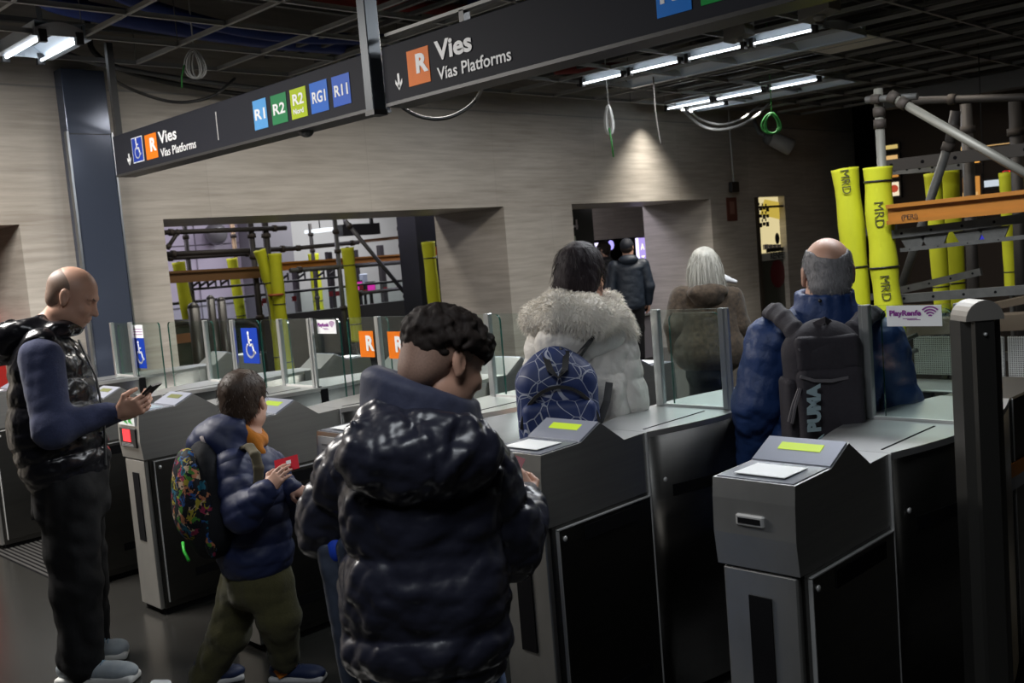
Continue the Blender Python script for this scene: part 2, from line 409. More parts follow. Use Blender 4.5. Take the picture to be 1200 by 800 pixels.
# ================================================================== CEILING FITTINGS
LAMPW = glow('lamp_tube', (0.86, 0.93, 1.0), 8.0)
REFL = mat('lamp_reflector', (0.75, 0.82, 0.9), 0.35, 0.3)
REFLW = mat('lamp_white', (0.7, 0.73, 0.76), 0.5)
def luminaire(name, label, x0, x1, y0, y1, ncross, tubes, z=ZG, group='ceiling luminaires'):
    """open trough: two long side reflectors with cross blades and bare tubes between"""
    t = thing(name, label, 'ceiling light', ((x0+x1)/2, (y0+y1)/2, z), group)
    mb = MB()
    for x, s in ((x0, 1), (x1, -1)):
        mb.add([(x, y0, z-0.02), (x, y1, z-0.02), (x+s*0.09, y1, z+0.07), (x+s*0.09, y0, z+0.07), (x-0.0, y0, z+0.08), (x, y1, z+0.08)], [(0, 1, 2, 3), (0, 1, 5, 4), (4, 5, 2, 3)])
        mb.box((x-0.035, y0, z-0.022), (x+0.035, y1, z-0.016))
    obj('side_reflector', mb, REFL, t)
    for k in range(ncross+1):
        y = y0+(y1-y0)*k/ncross
        m2 = MB(); n = 9; vs = []
        for i in range(n):
            f = i/(n-1); x = x0+(x1-x0)*f; b = 0.03+0.05*(1-abs(2*f-1)**2)
            vs += [(x, y-0.012-0.02*(1-abs(2*f-1)), z-0.018), (x, y, z+b)]
        m2.add(vs, [(2*i, 2*i+1, 2*i+3, 2*i+2) for i in range(n-1)])
        obj('cross_blade', m2, REFLW, t)
    for (x, a, b, dz) in tubes:
        obj('lamp_tube', MB().tube([(x, a, z+dz), (x, b, z+dz)], 0.009, 10), LAMPW, t, 'lit white tube')
        [obj('lamp_holder', MB().box((x-0.025, e0, z+dz-0.03), (x+0.025, e0+0.04, z+dz+0.05)), BLACK, t) for e0 in (a-0.04, b)]
    return t
luminaire('trough_light', 'square white lit trough light at the top left corner above the dark column', 2.62, 2.95, 6.82, 7.52, 1, [(2.66, 6.84, 7.5, -0.03), (2.9, 6.84, 7.5, -0.03)])
luminaire('trough_light', 'outer white strip light at the left edge of the ceiling beside the square trough', 2.2, 2.56, 7.55, 7.98, 1, [(2.38, 7.58, 7.92, -0.03)], ZG-0.02)
luminaire('trough_light', 'long lit trough light behind the sign, nearer of the two on the right', 8.06, 8.87, 4.11, 6.78, 4, [(8.0, 4.17, 4.73, -0.03), (8.0, 4.86, 5.42, -0.03), (8.0, 5.54, 6.10, -0.03), (8.0, 6.22, 6.72, -0.03)])
luminaire('trough_light', 'long lit trough light closest to the stone wall above the doorway', 10.78, 11.52, 5.5, 7.72, 3, [(10.7, 5.55, 6.15, -0.03), (10.7, 6.26, 6.88, -0.03), (10.7, 6.98, 7.62, -0.03), (11.2, 7.1, 7.66, -0.02)])
a = pZ(1045, 48, ZG); 
one('ceiling_tile', MB().box((8.86, 4.12, ZG+0.004), (9.5, 4.78, ZG+0.02)), mat('tile_grey', (0.8, 0.76, 0.68), 0.8), 'single beige ceiling tile left in the bare grid', 'ceiling tile')
def ceiling_device(u, v, label, s=1.0):
    p = pZ(u, v, ZG)
    t = thing('smoke_detector', label, 'detector', p, 'ceiling devices in the grid')
    dm = mat('device_grey', (0.2, 0.19, 0.18), 0.6)
    obj('bracket', MB().add([(p[0]-0.1*s, p[1]-0.13*s, p[2]-0.02), (p[0]+0.1*s, p[1]-0.13*s, p[2]-0.02), (p[0]+0.1*s, p[1]+0.13*s, p[2]-0.07*s), (p[0]-0.1*s, p[1]+0.13*s, p[2]-0.07*s),
        (p[0]-0.1*s, p[1]-0.13*s, p[2]+0.16*s), (p[0]+0.1*s, p[1]-0.13*s, p[2]+0.16*s), (p[0]+0.1*s, p[1]+0.13*s, p[2]+0.12*s), (p[0]-0.1*s, p[1]+0.13*s, p[2]+0.12*s)],
        [(0, 1, 2, 3), (4, 5, 6, 7), (0, 1, 5, 4), (2, 3, 7, 6), (1, 2, 6, 5), (0, 3, 7, 4)]), dm, t)
    obj('lens', MB().dome((p[0], p[1], p[2]-0.05*s), 0.05*s, 12, 4, 0, -0.7), dm, t)
ceiling_device(866, 40, 'grey curved device hanging in the grid, closer to the sign', 0.8)
ceiling_device(960, 12, 'grey boxy device hanging in the grid near the top edge, further right')
# cables
A_ = lambda *p: np.array(p, float)
def cable(label, pts, r, m, name='cable', group=None, n=6, smooth=3, riser=False):
    P = [np.array(p, float) for p in pts]
    if riser: P = [np.array([P[0][0], P[0][1], 4.27]), np.array([P[0][0], P[0][1], 3.7])]+P+([np.array([P[-1][0], P[-1][1], 3.8]), np.array([P[-1][0], P[-1][1], 4.27])] if name == 'cable' else [])
    for _ in range(smooth):
        Q = [P[0]]
        for a, b in zip(P[:-1], P[1:]): Q += [a*0.75+b*0.25, a*0.25+b*0.75]
        P = Q+[P[-1]]
    return one(name, MB().tube(P, r, n), m, label, 'cable', group)
CBLK = mat('cable_black', (0.01, 0.01, 0.01), 0.5); CWHT = mat('cable_white', (0.42, 0.42, 0.41), 0.6); CGRN = mat('cable_green', (0.02, 0.2, 0.03), 0.6)
CBLU = mat('cable_blue', (0.012, 0.03, 0.16), 0.6); CRED = mat('cable_red', (0.2, 0.015, 0.012), 0.6)
def coil(u, v, w, h, D, m, label, turns=4, tail=None):
    c = pD(u, v, D); sx = w*D/FOC/2; sz = h*D/FOC/2; pts = []
    for i in range(turns*18):
        a = 2*math.pi*i/18; k = 1-0.1*math.sin(i*0.37)-0.05*(i//18); kx = (1.0, 0.62, 0.85, 0.4, 0.7)[(i//18) % 5]
        pts.append(c+CR*(sx*k*kx*math.sin(a)*(1-0.35*math.cos(a)))+UP*(sz*(1+k*math.cos(a)*1.0-1.0))+CF*(0.012*math.sin(i*0.21)))
    t = thing('cable_coil', label, 'cable', c, 'spare cables hanging from the grid')
    obj('loop', MB().tube(pts, 0.007*D/8, 6), m, t)
    top = c+UP*sz
    obj('tie', MB().tube([top, (top[0], top[1], 4.3)], 0.006, 5), m, t)
    if tail: obj('loose_end', MB().tube([pD(*q, D) for q in tail], 0.007*D/8, 5), CGRN, t, 'green wire end')
coil(229, 74, 24, 34, 7.4, CWHT, 'white cable coil hanging from the grid above the far sign', 4, [(216, 76), (213, 90), (213, 103)])
coil(714, 140, 10, 34, 10.2, CWHT, 'white cable bundle with a green tail hanging above the doorway', 4, [(714, 150), (717, 168), (719, 184)])
coil(905, 144, 22, 24, 11.6, CGRN, 'round green and white cable coil hanging beside the wall camera', 3)
cable('thin loose wire dangling right of the cable bundle by the doorway lamp', [pD(767, 112, 10.6), pD(768, 130, 10.6), pD(774, 168, 10.6)], 0.008, mat('wire_grey', (0.12, 0.11, 0.1), 0.6), 'wire', riser=True)
cable('thick black cable looping under the near sign', [pX(455, 108, 3.16), pD(466, 122, 6.1), pD(488, 137, 6.1), pD(520, 141, 6.2), pD(548, 128, 6.3), pD(562, 112, 6.4), pX(568, 88, 3.16)], 0.012, CBLK)
cable('thin black cable swagging from the sign post across the stone wall', [(3.15, 6.945, 3.05), pD(160, 108, 7.4), pD(205, 122, 7.6), pD(245, 116, 7.6), pD(262, 104, 7.6), pZ(275, 92, 3.305)], 0.012, CBLK)
cable('two tone pale cable drooping under the lamp by the wall', [pZ(797, 126, 3.28), pD(822, 150, 10.8), pD(850, 153, 10.8), pD(880, 142, 11.2), pZ(905, 118, 3.31)], 0.016, CWHT)
cable('upper pale cable drooping under the lamp by the wall', [pZ(805, 127, 3.28), pD(825, 144, 10.9), pD(860, 147, 10.9), pZ(892, 122, 3.31)], 0.012, CWHT)
for k, (lab, pts, m, r) in enumerate([
    ('blue cable bundle lying above the grid over the far sign', [(2.9, 7.3, 3.62), (4.0, 7.15, 3.5), (5.2, 7.3, 3.52), (7.0, 7.2, 3.6)], CBLU, 0.07),
    ('second blue cable bundle above the grid in front of the first', [(3.2, 6.9, 3.62), (4.4, 7.0, 3.46), (5.6, 6.8, 3.52), (7.5, 6.9, 3.6)], CBLU, 0.05),
    ('red cable bundle lying above the grid near the white coil', [(3.3, 7.1, 3.85), (4.3, 6.6, 3.7), (5.4, 6.5, 3.72), (7.5, 6.3, 3.75)], CRED, 0.06),
    ('grey cable swagging along the top of the stone wall', [(3.0, 7.7, 3.36), (4.2, 7.75, 3.24), (5.6, 7.75, 3.2), (6.8, 7.8, 3.36)], mat('cable_grey', (0.12, 0.12, 0.12), 0.6), 0.02),
    ('black cable swagging along the top of the stone wall', [(3.4, 7.8, 3.3), (4.8, 7.8, 3.14), (6.0, 7.8, 3.18), (7.4, 7.8, 3.34)], CBLK, 0.022)]):
    cable(lab, pts, r, m, riser=True)
one('sprinkler_pipe', MB().tube([(8.1, 7.2, 3.5), (9.9, 5.9, 3.5)], 0.05, 8), CRED, 'red pipe above the lamp behind the near sign', 'pipe')
one('sprinkler_pipe', MB().tube([(5.9, 6.7, 3.5), (6.6, 6.2, 3.5)], 0.05, 8), CRED, 'short red pipe seen just under the near sign edge', 'pipe')
one('alarm_lamp', MB().dome((2.9, 6.6, 3.75), 0.045, 10, 4, 0, -1), glow('alarm_red', (1, 0.05, 0.02), 0.25), 'small red lamp in the dark ceiling void at top left', 'lamp')
mb = MB()
one('air_duct', MB().box((3.0, 4.8, 3.75), (5.6, 5.3, 4.05)).box((3.0, 6.2, 3.9), (7.5, 6.5, 4.1)), FURR, 'dim grey duct in the ceiling void above the far sign', 'duct')
# wall camera, hanging switch box, alarm notice
p = pY(886, 160, 7.98)
t = thing('security_camera', 'pale security camera on an arm high on the stone wall', 'camera', p)
obj('arm', MB().tube([p+np.array([0, 0.02, 0.25]), p+np.array([0, -0.05, 0.05]), p+np.array([0.05, -0.2, -0.05])], 0.03, 8), mat('cam_grey', (0.25, 0.25, 0.25), 0.5), t)
q = p+np.array([0.06, -0.22, -0.06]); d = RT*0.88+UP*(-0.47)
obj('housing', MB().tube([q-d*0.02, q+d*0.0, q+d*0.32, q+d*0.33], [0.06, 0.105, 0.125, 0.11], 14), mat('cam_white', (0.38, 0.37, 0.35), 0.5), t)
obj('bracket', MB().sphere(q+RT*-0.04, 0.09), mat('cam_grey2', (0.16, 0.16, 0.16), 0.5), t)
p = pY(855, 152, 7.9); p2 = pY(860, 217, 7.9)
t = thing('pendant_switch', 'small black box hanging on a wire in front of the stone wall', 'switch', p)
obj('wire', MB().tube([(p[0], p[1], 4.3), p, p2], 0.012, 6), CWHT, t); obj('switch_box', MB().box(p2+np.array([-0.1, -0.03, -0.1]), p2+np.array([0.1, 0.03, 0.05]), 0, 0.01), BLACK, t)
p = pY(858, 245, 7.985)
t = thing('alarm_notice', 'small dull red notice on the dark stretch of stone wall', 'notice', p)
obj('board', MB().box(p-np.array([0.13, 0, 0.17]), p+np.array([0.13, 0.012, 0.17])), mat('dull_red', (0.12, 0.035, 0.022), 0.6), t)
obj('symbol', MB().obox(p+np.array([0, -0.002, 0.02]), (0.06, 0.001, 0.09), ((1, 0, 0), (0, 1, 0), (0, 0, 1))), mat('pale_red', (0.25, 0.12, 0.09), 0.6), t)

# ================================================================== HANGING SIGNS
SX = 3.1
SIGNM = mat('sign_charcoal', (0.017, 0.0185, 0.026), 0.6, spec=0.12)
SIGNP = {'b': mat('r1_blue', (0.10, 0.35, 0.72), 0.4, spec=0.15), 'g': mat('r2_green', (0.02, 0.22, 0.08), 0.4, spec=0.15), 'l': mat('nord_lime', (0.42, 0.55, 0.01), 0.4, spec=0.15),
         'd': mat('rg1_blue', (0.02, 0.14, 0.6), 0.4, spec=0.15), 'e': mat('r11_blue', (0.015, 0.10, 0.55), 0.4, spec=0.15), 'c': mat('near_blue', (0.012, 0.20, 0.72), 0.4, spec=0.15), 'h': mat('near_green', (0.01, 0.3, 0.06), 0.4, spec=0.15)}
NR = np.array([0, -1.0, 0])   # reading direction along the sign
def sy(u, v): return pX(u, v, SX)
def sign_box(label, yl, yr, z0=2.375, z1=2.648):
    t = thing('hanging_sign', label, 'sign', (SX, (yl+yr)/2, z0), 'platform direction signs')
    obj('panel', MB().box((SX, yr, z0), (SX+0.13, yl, z1), 0, 0.004), SIGNM, t)
    obj('bottom_rail', MB().box((SX-0.004, yr, z0-0.01), (SX+0.134, yl, z0+0.006)), BLACK, t)
    return t
def plate(t, name, ul, ur, v0, v1, m, label=None):
    a, b = sy(ul, v0), sy(ur, v1)
    yl, yr = a[1], b[1]
    # top and bottom from the left edge
    zt, zb = a[2], sy(ul, v1)[2]
    o = sub(obj(name, MB().box((SX-0.003, yr, zb), (SX+0.002, yl, zt)), m, t, label)); o['_o'] = list(t['_o']); return o, yl, yr, zb, zt
def fit_text(t, name, s, yl, yr, z, cap, m, bold=0.0, x=SX-0.004, label=None):
    o = text(name, s, cap/0.70, ((x, yl, z), NR, UP), m, t, bold)
    co = [v.co for v in o.data.vertices]; ys = [c.y for c in co]; wd = max(ys)-min(ys); ymax = max(ys); k = (yl-yr)/wd
    offy = t['_o'][1]
    for v in o.data.vertices: v.co.y = (yl-offy)+(v.co.y-ymax)*k
    if label: o['label'] = label
    return o
def arrow(t, uc, vt, vb):
    a, b = sy(uc, vt), sy(uc, vb); h = a[2]-b[2]; y = a[1]; mbk = MB(); x = SX-0.003; z = b[2]; w_ = h*0.33
    mbk.box((x, y-w_*0.28, z+h*0.15), (x+0.004, y+w_*0.28, z+h))
    for s in (-1, 1): mbk.add([(x, y, z), (x, y+s*w_, z+h*0.42), (x, y+s*w_, z+h*0.66), (x, y, z+h*0.28), (x+0.003, y, z), (x+0.003, y+s*w_, z+h*0.42), (x+0.003, y+s*w_, z+h*0.66), (x+0.003, y, z+h*0.28)], [(0, 1, 2, 3), (4, 5, 6, 7), (0, 1, 5, 4), (2, 3, 7, 6), (1, 2, 6, 5)])
    obj('arrow', mbk, WHITEP, t, 'white downward arrow')
ts = sign_box('far charcoal platform sign with the row of five line squares', 6.93, 3.99)
arrow(ts, 151, 180, 194)
o, yl, yr, zb, zt = plate(ts, 'pictogram', 154, 170, 162.5, 192.5, WHITEP, 'blue wheelchair pictogram')
mb = MB().box((SX-0.004, yr+0.006, zb+0.006), (SX-0.002, yl-0.006, zt-0.006)); obj('pictogram_field', mb, BLUE, o)
mb = MB(); wheelchair(mb, (SX-0.005, (yl+yr)/2, (zb+zt)/2+0.004), NR, UP, (zt-zb)*0.92); obj('pictogram_symbol', mb, WHITEP, o)
o, yl, yr, zb, zt = plate(ts, 'line_symbol', 169.5, 186.5, 159, 188.5, ORANGE, 'orange square')
fit_text(o, 'letter', 'R', yl-(yl-yr)*0.42, yr+(yl-yr)*0.04, zb+(zt-zb)*0.32, (zt-zb)*0.5, WHITEP, 0.005)
def words(t, s, ul, vl, ur, capL, bold):
    a = sy(ul, vl); y2 = sy(ur, vl)[1]; fit_text(t, 'lettering', s, a[1], y2, a[2], capL, WHITEP, bold)
D_ = lambda u, v, px_: px_*np.dot(sy(u, v)-CPOS, CF)/FOC
words(ts, 'Vies', 187, 168.5, 208.5, D_(190, 165, 13.5), 0.0022)
words(ts, 'Vías Platforms', 189.5, 184, 232, D_(190, 180, 9.5), 0.0006)
a, b = sy(253, 131), sy(253, 165); obj('divider', MB().box((SX-0.003, a[1]-0.004, b[2]), (SX+0.001, a[1]+0.004, a[2])), mat('divider_grey', (0.5, 0.5, 0.5), 0.5), ts)
def line_square(t, s, ul, ur, v0, v1, m, two=None):
    o, yl, yr, zb, zt = plate(t, 'line_symbol', ul, ur, v0, v1, m)
    wd = yl-yr; h = zt-zb
    if two:
        fit_text(o, 'letters', s, yl-wd*0.16, yr+wd*0.16, zb+h*0.46, h*0.36, WHITEP, 0.0018); fit_text(o, 'small_letters', two, yl-wd*0.14, yr+wd*0.22, zb+h*0.16, h*0.17, WHITEP, 0.001)
    else: fit_text(o, 'letters', s, yl-wd*0.12, yr+wd*0.12, zb+h*0.33, h*0.36, WHITEP, 0.0018)
line_square(ts, 'R1', 296, 315.5, 119, 154, SIGNP['b']); line_square(ts, 'R2', 317, 339, 113, 148, SIGNP['g'])
line_square(ts, 'R2', 339.5, 362, 106, 141.5, SIGNP['l'], 'Nord'); line_square(ts, 'RG1', 362.5, 387, 98.5, 135, SIGNP['d']); line_square(ts, 'R11', 388.5, 413, 91, 127, SIGNP['e'])
mb = MB().box((SX+0.03, 6.925, 2.375), (SX+0.075, 6.965, 3.3)); obj('hanger_post', mb, BLACK, ts)
obj('sensor', MB().dome((SX+0.06, sy(348, 155)[1], 2.37), 0.045, 12, 4, 0, -0.9), BLACK, ts)
tn = sign_box('near charcoal platform sign crossing the top of the frame', 3.86, 0.9)
arrow(tn, 467, 86, 106)
o, yl, yr, zb, zt = plate(tn, 'line_symbol', 476.5, 506, 61, 103, ORANGE, 'orange square')
fit_text(o, 'letter', 'R', yl-(yl-yr)*0.40, yr+(yl-yr)*0.04, zb+(zt-zb)*0.34, (zt-zb)*0.5, WHITEP, 0.005)
words(tn, 'Vies', 511, 71, 555, D_(515, 65, 21), 0.0035)
words(tn, 'Vías Platforms', 514, 94, 602, D_(515, 85, 14), 0.001)
line_square(tn, 'R1', 767.5, 812, -26, 23, SIGNP['c']); line_square(tn, 'R2', 819, 868, -42, 8, SIGNP['h'])
PSTM = mat('post_blue_grey', (0.03, 0.038, 0.047), 0.4, 0.3)
t = thing('sign_hanger', 'dark square post hanging between the two platform signs', 'post', (SX-0.02, 3.93, 2.37))
obj('post', MB().box((SX-0.05, 3.895, 2.345), (SX+0.03, 3.96, 4.3), 0, 0.004), PSTM, t)
obj('end_cap', MB().box((SX-0.052, 3.892, 2.335), (SX+0.032, 3.963, 2.36)), BLACK, t)
mb = MB().box((SX+0.02, 1.0, 2.70), (SX+0.06, 3.85, 2.715))
obj('cable_rail', mb, mat('rail_grey', (0.3, 0.3, 0.28), 0.5), tn)
for y in (3.3, 2.75, 2.6): obj('rail_clip', MB().box((SX+0.02, y-0.015, 2.645), (SX+0.06, y+0.015, 2.705)), BLACK, tn)

# ================================================================== TICKET GATES
GCX, GCY = 1.0, 0.1175
POSTM = mat('glass_post_steel', (0.46, 0.48, 0.48), 0.3, 0.7)
def r180(mb):
    mb.v = [(2*GCX-x, 2*GCY-y, z) for x, y, z in mb.v]; return mb
def glass_pane(y0, y1, z0, z1, x, th=0.010, rr=0.02, corner=None):
    """pane in the y-z plane; wide faces clear (0), rim green (1); corner: 'l'/'r'/'' rounded top"""
    poly = [(y0, z0), (y1, z0)]
    for yc, sgn, a0, a1 in ((y1-rr, 1, 0, 90), (y0+rr, 1, 90, 180)):
        for a in np.linspace(a0, a1, 6): poly.append((yc+rr*math.cos(math.radians(a)), z1-rr+rr*math.sin(math.radians(a))))
    m = MB().prism(poly, x-th/2, x+th/2, 0, 'x'); m.mi = [0, 0]+[1]*(len(m.mi)-2); return m
def make_gate(X0, Y0, label, left_bulge=0.31, flap_l=None, flap_r=None, lcd=True, front='slot', stickers=(), glow_card=False, half=True):
    t = local_thing('ticket_gate', label, 'ticket gate', (X0, Y0, 0), 'row of steel ticket gates')
    Wd = 0.235
    if not half:
        obj('end_cabinet', MB().box((1.475, 0.0, 0.03), (1.98, Wd, 0.972), 0, 0.006), DARKSTEEL, t); obj('end_edge', MB().box((1.495, -0.004, 0.05), (1.5, 0.001, 0.97)), TRIMST, t)
    for side in ((0, 1) if half else (0,)):
        T = (lambda m: m) if side == 0 else r180
        hd = MB().prism([(0.004, 0.772), (-0.006, 0.86), (-0.002, 0.95), (0.004, 1.0), (0.19, 1.004), (0.29, 1.05), (0.405, 0.972), (0.525, 0.975), (0.525, 0.772)], 0, Wd)
        hd.mi = [0, 0]+[2, 2, 2, 1, 1, 1, 1, 1, 1]
        h = sub(obj('reader_head', T(hd), [STEEL, CAPST, PLATE], t)); h['_o'] = [0, 0, 0]
        obj('card_plate', T(MB().add([(0.012, 0.008, 1.003), (0.185, 0.008, 1.007), (0.185, Wd-0.008, 1.007), (0.012, Wd-0.008, 1.003), (0.012, 0.008, 0.999), (0.185, 0.008, 1.0), (0.185, Wd-0.008, 1.0), (0.012, Wd-0.008, 0.999)], [(0, 1, 2, 3), (0, 1, 5, 4), (1, 2, 6, 5), (2, 3, 7, 6), (3, 0, 4, 7)])), mat('card_plate_grey', (0.16, 0.17, 0.2), 0.25), h)
        obj('card_target', T(MB().box((0.035, 0.045, 1.0075), (0.15, 0.19, 1.0095))), glow('card_glow', (0.75, 0.9, 1.0), 0.55) if (glow_card and side == 0) else WHITE, h, 'white card target')
        # display on the slope: frame of the slope
        a = np.array([0.19, 0, 1.004]); b = np.array([0.29, 0, 1.05]); d = (b-a)/np.linalg.norm(b-a); n = np.array([-d[2], 0, d[0]]); c = (a+b)/2+np.array([0, Wd/2, 0]); yv = np.array([0, 1.0, 0])
        obj('display_plate', T(MB().obox(c+n*0.002, (0.053, Wd/2-0.004, 0.0035), (d, yv, n))), SCREENP, h)
        obj('screen', T(MB().obox(c+n*0.0045+d*0.014, (0.015, 0.062, 0.0025), (d, yv, n))), LCD if (lcd or side) else LCDOFF, h, 'yellow green display' if lcd else None)
        lo = MB().box((0.03, 0.004, 0.03), (0.525, Wd-0.004, 0.772)); obj('lower_cabinet', T(lo), DARKSTEEL, t)
        fp = sub(obj('front_panel', T(MB().box((0.008, 0.012, 0.03), (0.032, Wd-0.012, 0.765), 0, 0.004)), PLATE, t)); fp['_o'] = [0, 0, 0]
        obj('vent_slot', T(MB().box((0.004, 0.085, 0.36), (0.012, 0.150, 0.70))), DULL, fp)
        sd = MB().box((0.05, -0.006, 0.06), (0.515, 0.006, 0.755), 0, 0.002)
        sdo = sub(obj('side_door', T(sd), DARKSTEEL, t)); sdo['_o'] = [0, 0, 0]
        ed = MB().box((0.047, -0.0075, 0.06), (0.051, 0.004, 0.757)).box((0.047, -0.0075, 0.755), (0.52, 0.004, 0.7585)).box((0.516, -0.0075, 0.06), (0.5205, 0.004, 0.975))
        obj('door_edge', T(ed), TRIMST, sdo)
        obj('lock', T(MB().sphere((0.075, -0.008, 0.725), (0.009, 0.005, 0.009), 10, 6)), TRIMST, sdo)
        obj('vent', T(MB().box((0.17, -0.0085, 0.695), (0.46, -0.004, 0.742))), DULL, sdo); obj('vent', T(MB().box((0.2, -0.0085, 0.15), (0.46, -0.004, 0.19))), DULL, sdo)
        obj('plinth', T(MB().box((0.03, 0.012, 0.0), (0.53, Wd-0.012, 0.035))), DULL, t)
        if side == 0:
            if front == 'slot':
                m = MB().box((-0.012, 0.085, 0.885), (0.0, 0.165, 0.915), 0, 0.004); obj('ticket_slot', m, TRIMST, h); obj('slot_mouth', MB().box((-0.0135, 0.093, 0.893), (-0.011, 0.157, 0.907)), DULL, h)
            elif front == 'red':
                obj('status_panel', MB().box((-0.012, 0.03, 0.83), (-0.002, 0.205, 0.925), 0, 0.003), BLACK, h)
                obj('status_light', MB().box((-0.014, 0.085, 0.858), (-0.011, 0.165, 0.918)), REDLED, h, 'lit red square')
                m = MB()
                for k in range(3): m.box((-0.0135, 0.06, 0.836+0.006*k), (-0.0115, 0.19, 0.838+0.006*k))
                obj('small_print', m, mat('print_grey', (0.25, 0.25, 0.25), 0.6), h)
                obj('notice', MB().box((-0.009, 0.03, 0.938), (-0.001, 0.205, 0.992)), WHITE, h)
                m = MB(); 
                for dy in (0.05, 0.10): m.add([(-0.0105, dy, 0.945), (-0.0105, dy+0.045, 0.955), (-0.0105, dy+0.045, 0.975), (-0.0105, dy, 0.985), (-0.0105, dy+0.02, 0.966)], [(0, 1, 2, 3, 4)])
                obj('notice_arrow', m, mat('arrow_green', (0.05, 0.42, 0.08), 0.5), h)
            elif front == 'paper':
                obj('notice', MB().box((-0.009, 0.02, 0.86), (-0.003, 0.215, 0.985)), mat('notice_grey', (0.55, 0.55, 0.55), 0.6), h)
                m = MB()
                for k in range(4): m.box((-0.0105, 0.05, 0.885+0.022*k), (-0.0085, 0.19, 0.892+0.022*k))
                obj('small_print', m, mat('print_grey', (0.25, 0.25, 0.25), 0.6), h)
    # middle housing with the bulging sides
    rb = -0.075; lb = left_bulge
    def arc(x0, y0, x1, y1, n=7): return [(x0+(x1-x0)*i/n, y0+(y1-y0)*math.sin(math.pi/2*i/n)) for i in range(n+1)]
    poly = arc(0.527, 0.0, 0.96, rb)+[(x, y) for x, y in arc(1.473, 0.0, 1.04, rb)[::-1]]
    up = arc(1.473, Wd, 1.04, lb)+arc(0.527, Wd, 0.96, lb)[::-1]
    poly += up
    m = MB().prism(poly, 0.04, 0.955, 0, 'z'); m.smooth = [False, False]+[True]*(len(m.smooth)-2)
    hs = sub(obj('flap_housing', m, DARKSTEEL, t)); hs['_o'] = [0, 0, 0]
    m = MB().prism(poly, 0.955, 0.975, 0, 'z'); obj('housing_lid', m, CAPST, hs)
    m = MB().box((0.56, 0.035, 0.9745), (0.93, 0.041, 0.9765)).box((0.985, rb+0.01, 0.975), (1.0, lb-0.02, 0.980))
    obj('lid_seam', m, DULL, hs)
    obj('flap_slot', MB().box((0.985, rb-0.003, 0.25), (1.03, rb+0.02, 0.965)), DULL, hs)
    obj('vent', MB().ribbon([(x, y-0.002, 0.755) for x, y in arc(0.527, 0.0, 0.96, rb, 14)[3:11]], UP, 0.04, 0.003), DULL, hs)
    obj('lock', MB().sphere((0.585, -0.022, 0.80), (0.009, 0.006, 0.009), 10, 6), TRIMST, hs)
    obj('plinth', MB().prism([(x, GCY+(y-GCY)*0.93) for x, y in poly], 0, 0.042, 0, 'z'), DULL, hs)
    # fixed glass and its posts
    gp = sub(obj('glass_screen', glass_pane(rb+0.045, lb-0.03, 0.976, 1.35, 0.985), [GLASS, GEDGE], t)); gp['_o'] = [0, 0, 0]
    obj('glass_post', MB().box((0.973, lb-0.055, 0.975), (0.998, lb-0.03, 1.352), 0, 0.003).box((0.978, lb-0.031, 0.975), (0.992, lb-0.018, 1.352)), POSTM, t)
    obj('glass_post', MB().box((0.973, rb+0.035, 0.975), (0.998, rb+0.06, 1.352), 0, 0.003).box((0.978, rb+0.02, 0.975), (0.992, rb+0.036, 1.352)), POSTM, t)
    obj('glass_foot', MB().box((0.978, rb+0.06, 0.975), (0.993, lb-0.055, 0.985)), TRIMST, t)
    fl = []
    if flap_l: fl.append(sub(obj('glass_flap', glass_pane(lb-0.09, flap_l, 0.28, 1.345, 1.012, rr=0.03), [GLASS, GEDGE], t)))
    else: fl.append(sub(obj('glass_flap', glass_pane(lb-0.31, lb-0.08, 0.976, 1.335, 1.012, rr=0.03), [GLASS, GEDGE], t)))
    if flap_r: fl.append(sub(obj('glass_flap', glass_pane(flap_r, rb+0.08, 0.28, 1.345, 1.02, rr=0.03), [GLASS, GEDGE], t)))
    for f in fl: f['_o'] = [0, 0, 0]
    for kind, host, y0, y1, z0, z1 in stickers:
        hst = {'p': gp, 'l': fl[0], 'r': fl[-1]}[host]; xs = {'p': 0.978, 'l': 1.005, 'r': 1.013}[host]
        r_, u_ = np.array([0, -1.0, 0]), UP; c = np.array([xs-0.003, (y0+y1)/2, (z0+z1)/2])
        m = MB().box((xs-0.002, y0, z0), (xs, y1, z1))
        if kind == 'wheel':
            m2 = MB(); wheelchair(m2, c, r_, u_, (z1-z0)*0.85, 1); m.add(m2.v, m2.f, 1)
            obj('wheelchair_sticker', m, [BLUE, WHITEP], hst, 'blue wheelchair sticker')
        elif kind == 'R':
            m.mi = [0]*len(m.mi); s = obj('line_sticker', m, ORANGE, hst, 'orange sticker with white R')
            text('sticker_letter', 'R', (z1-z0)*0.78, ((xs-0.003, y0+(y1-y0)*0.56, z0+(z1-z0)*0.27), r_, u_), WHITEP, hst, 0.004)
        elif kind == 'play':
            obj('wifi_sticker', m, WHITEP, hst, 'white wifi sticker')
            wd = y1-y0; tx = text('sticker_print', 'PlayRenfe', (z1-z0)*0.36, ((xs-0.003, y1-wd*0.05, z0+(z1-z0)*0.52), r_, u_), PURPLE, hst, 0.0008)
            ys = [v.co.y for v in tx.data.vertices]; k = wd*0.58/(max(ys)-min(ys)); ym = max(ys)
            for v in tx.data.vertices: v.co.y = ym+(v.co.y-ym)*k
            m3 = MB()
            for j, rr in enumerate((0.008, 0.018, 0.028, 0.038)):
                rr *= wd/0.2; pts = [(xs-0.003, y0+wd*0.2-rr*math.sin(a), z0+(z1-z0)*0.42+rr*math.cos(a)) for a in np.linspace(-0.8, 0.8, 9)]
                m3.ribbon(pts, (1, 0, 0), 0.001, 0.005*wd/0.2)
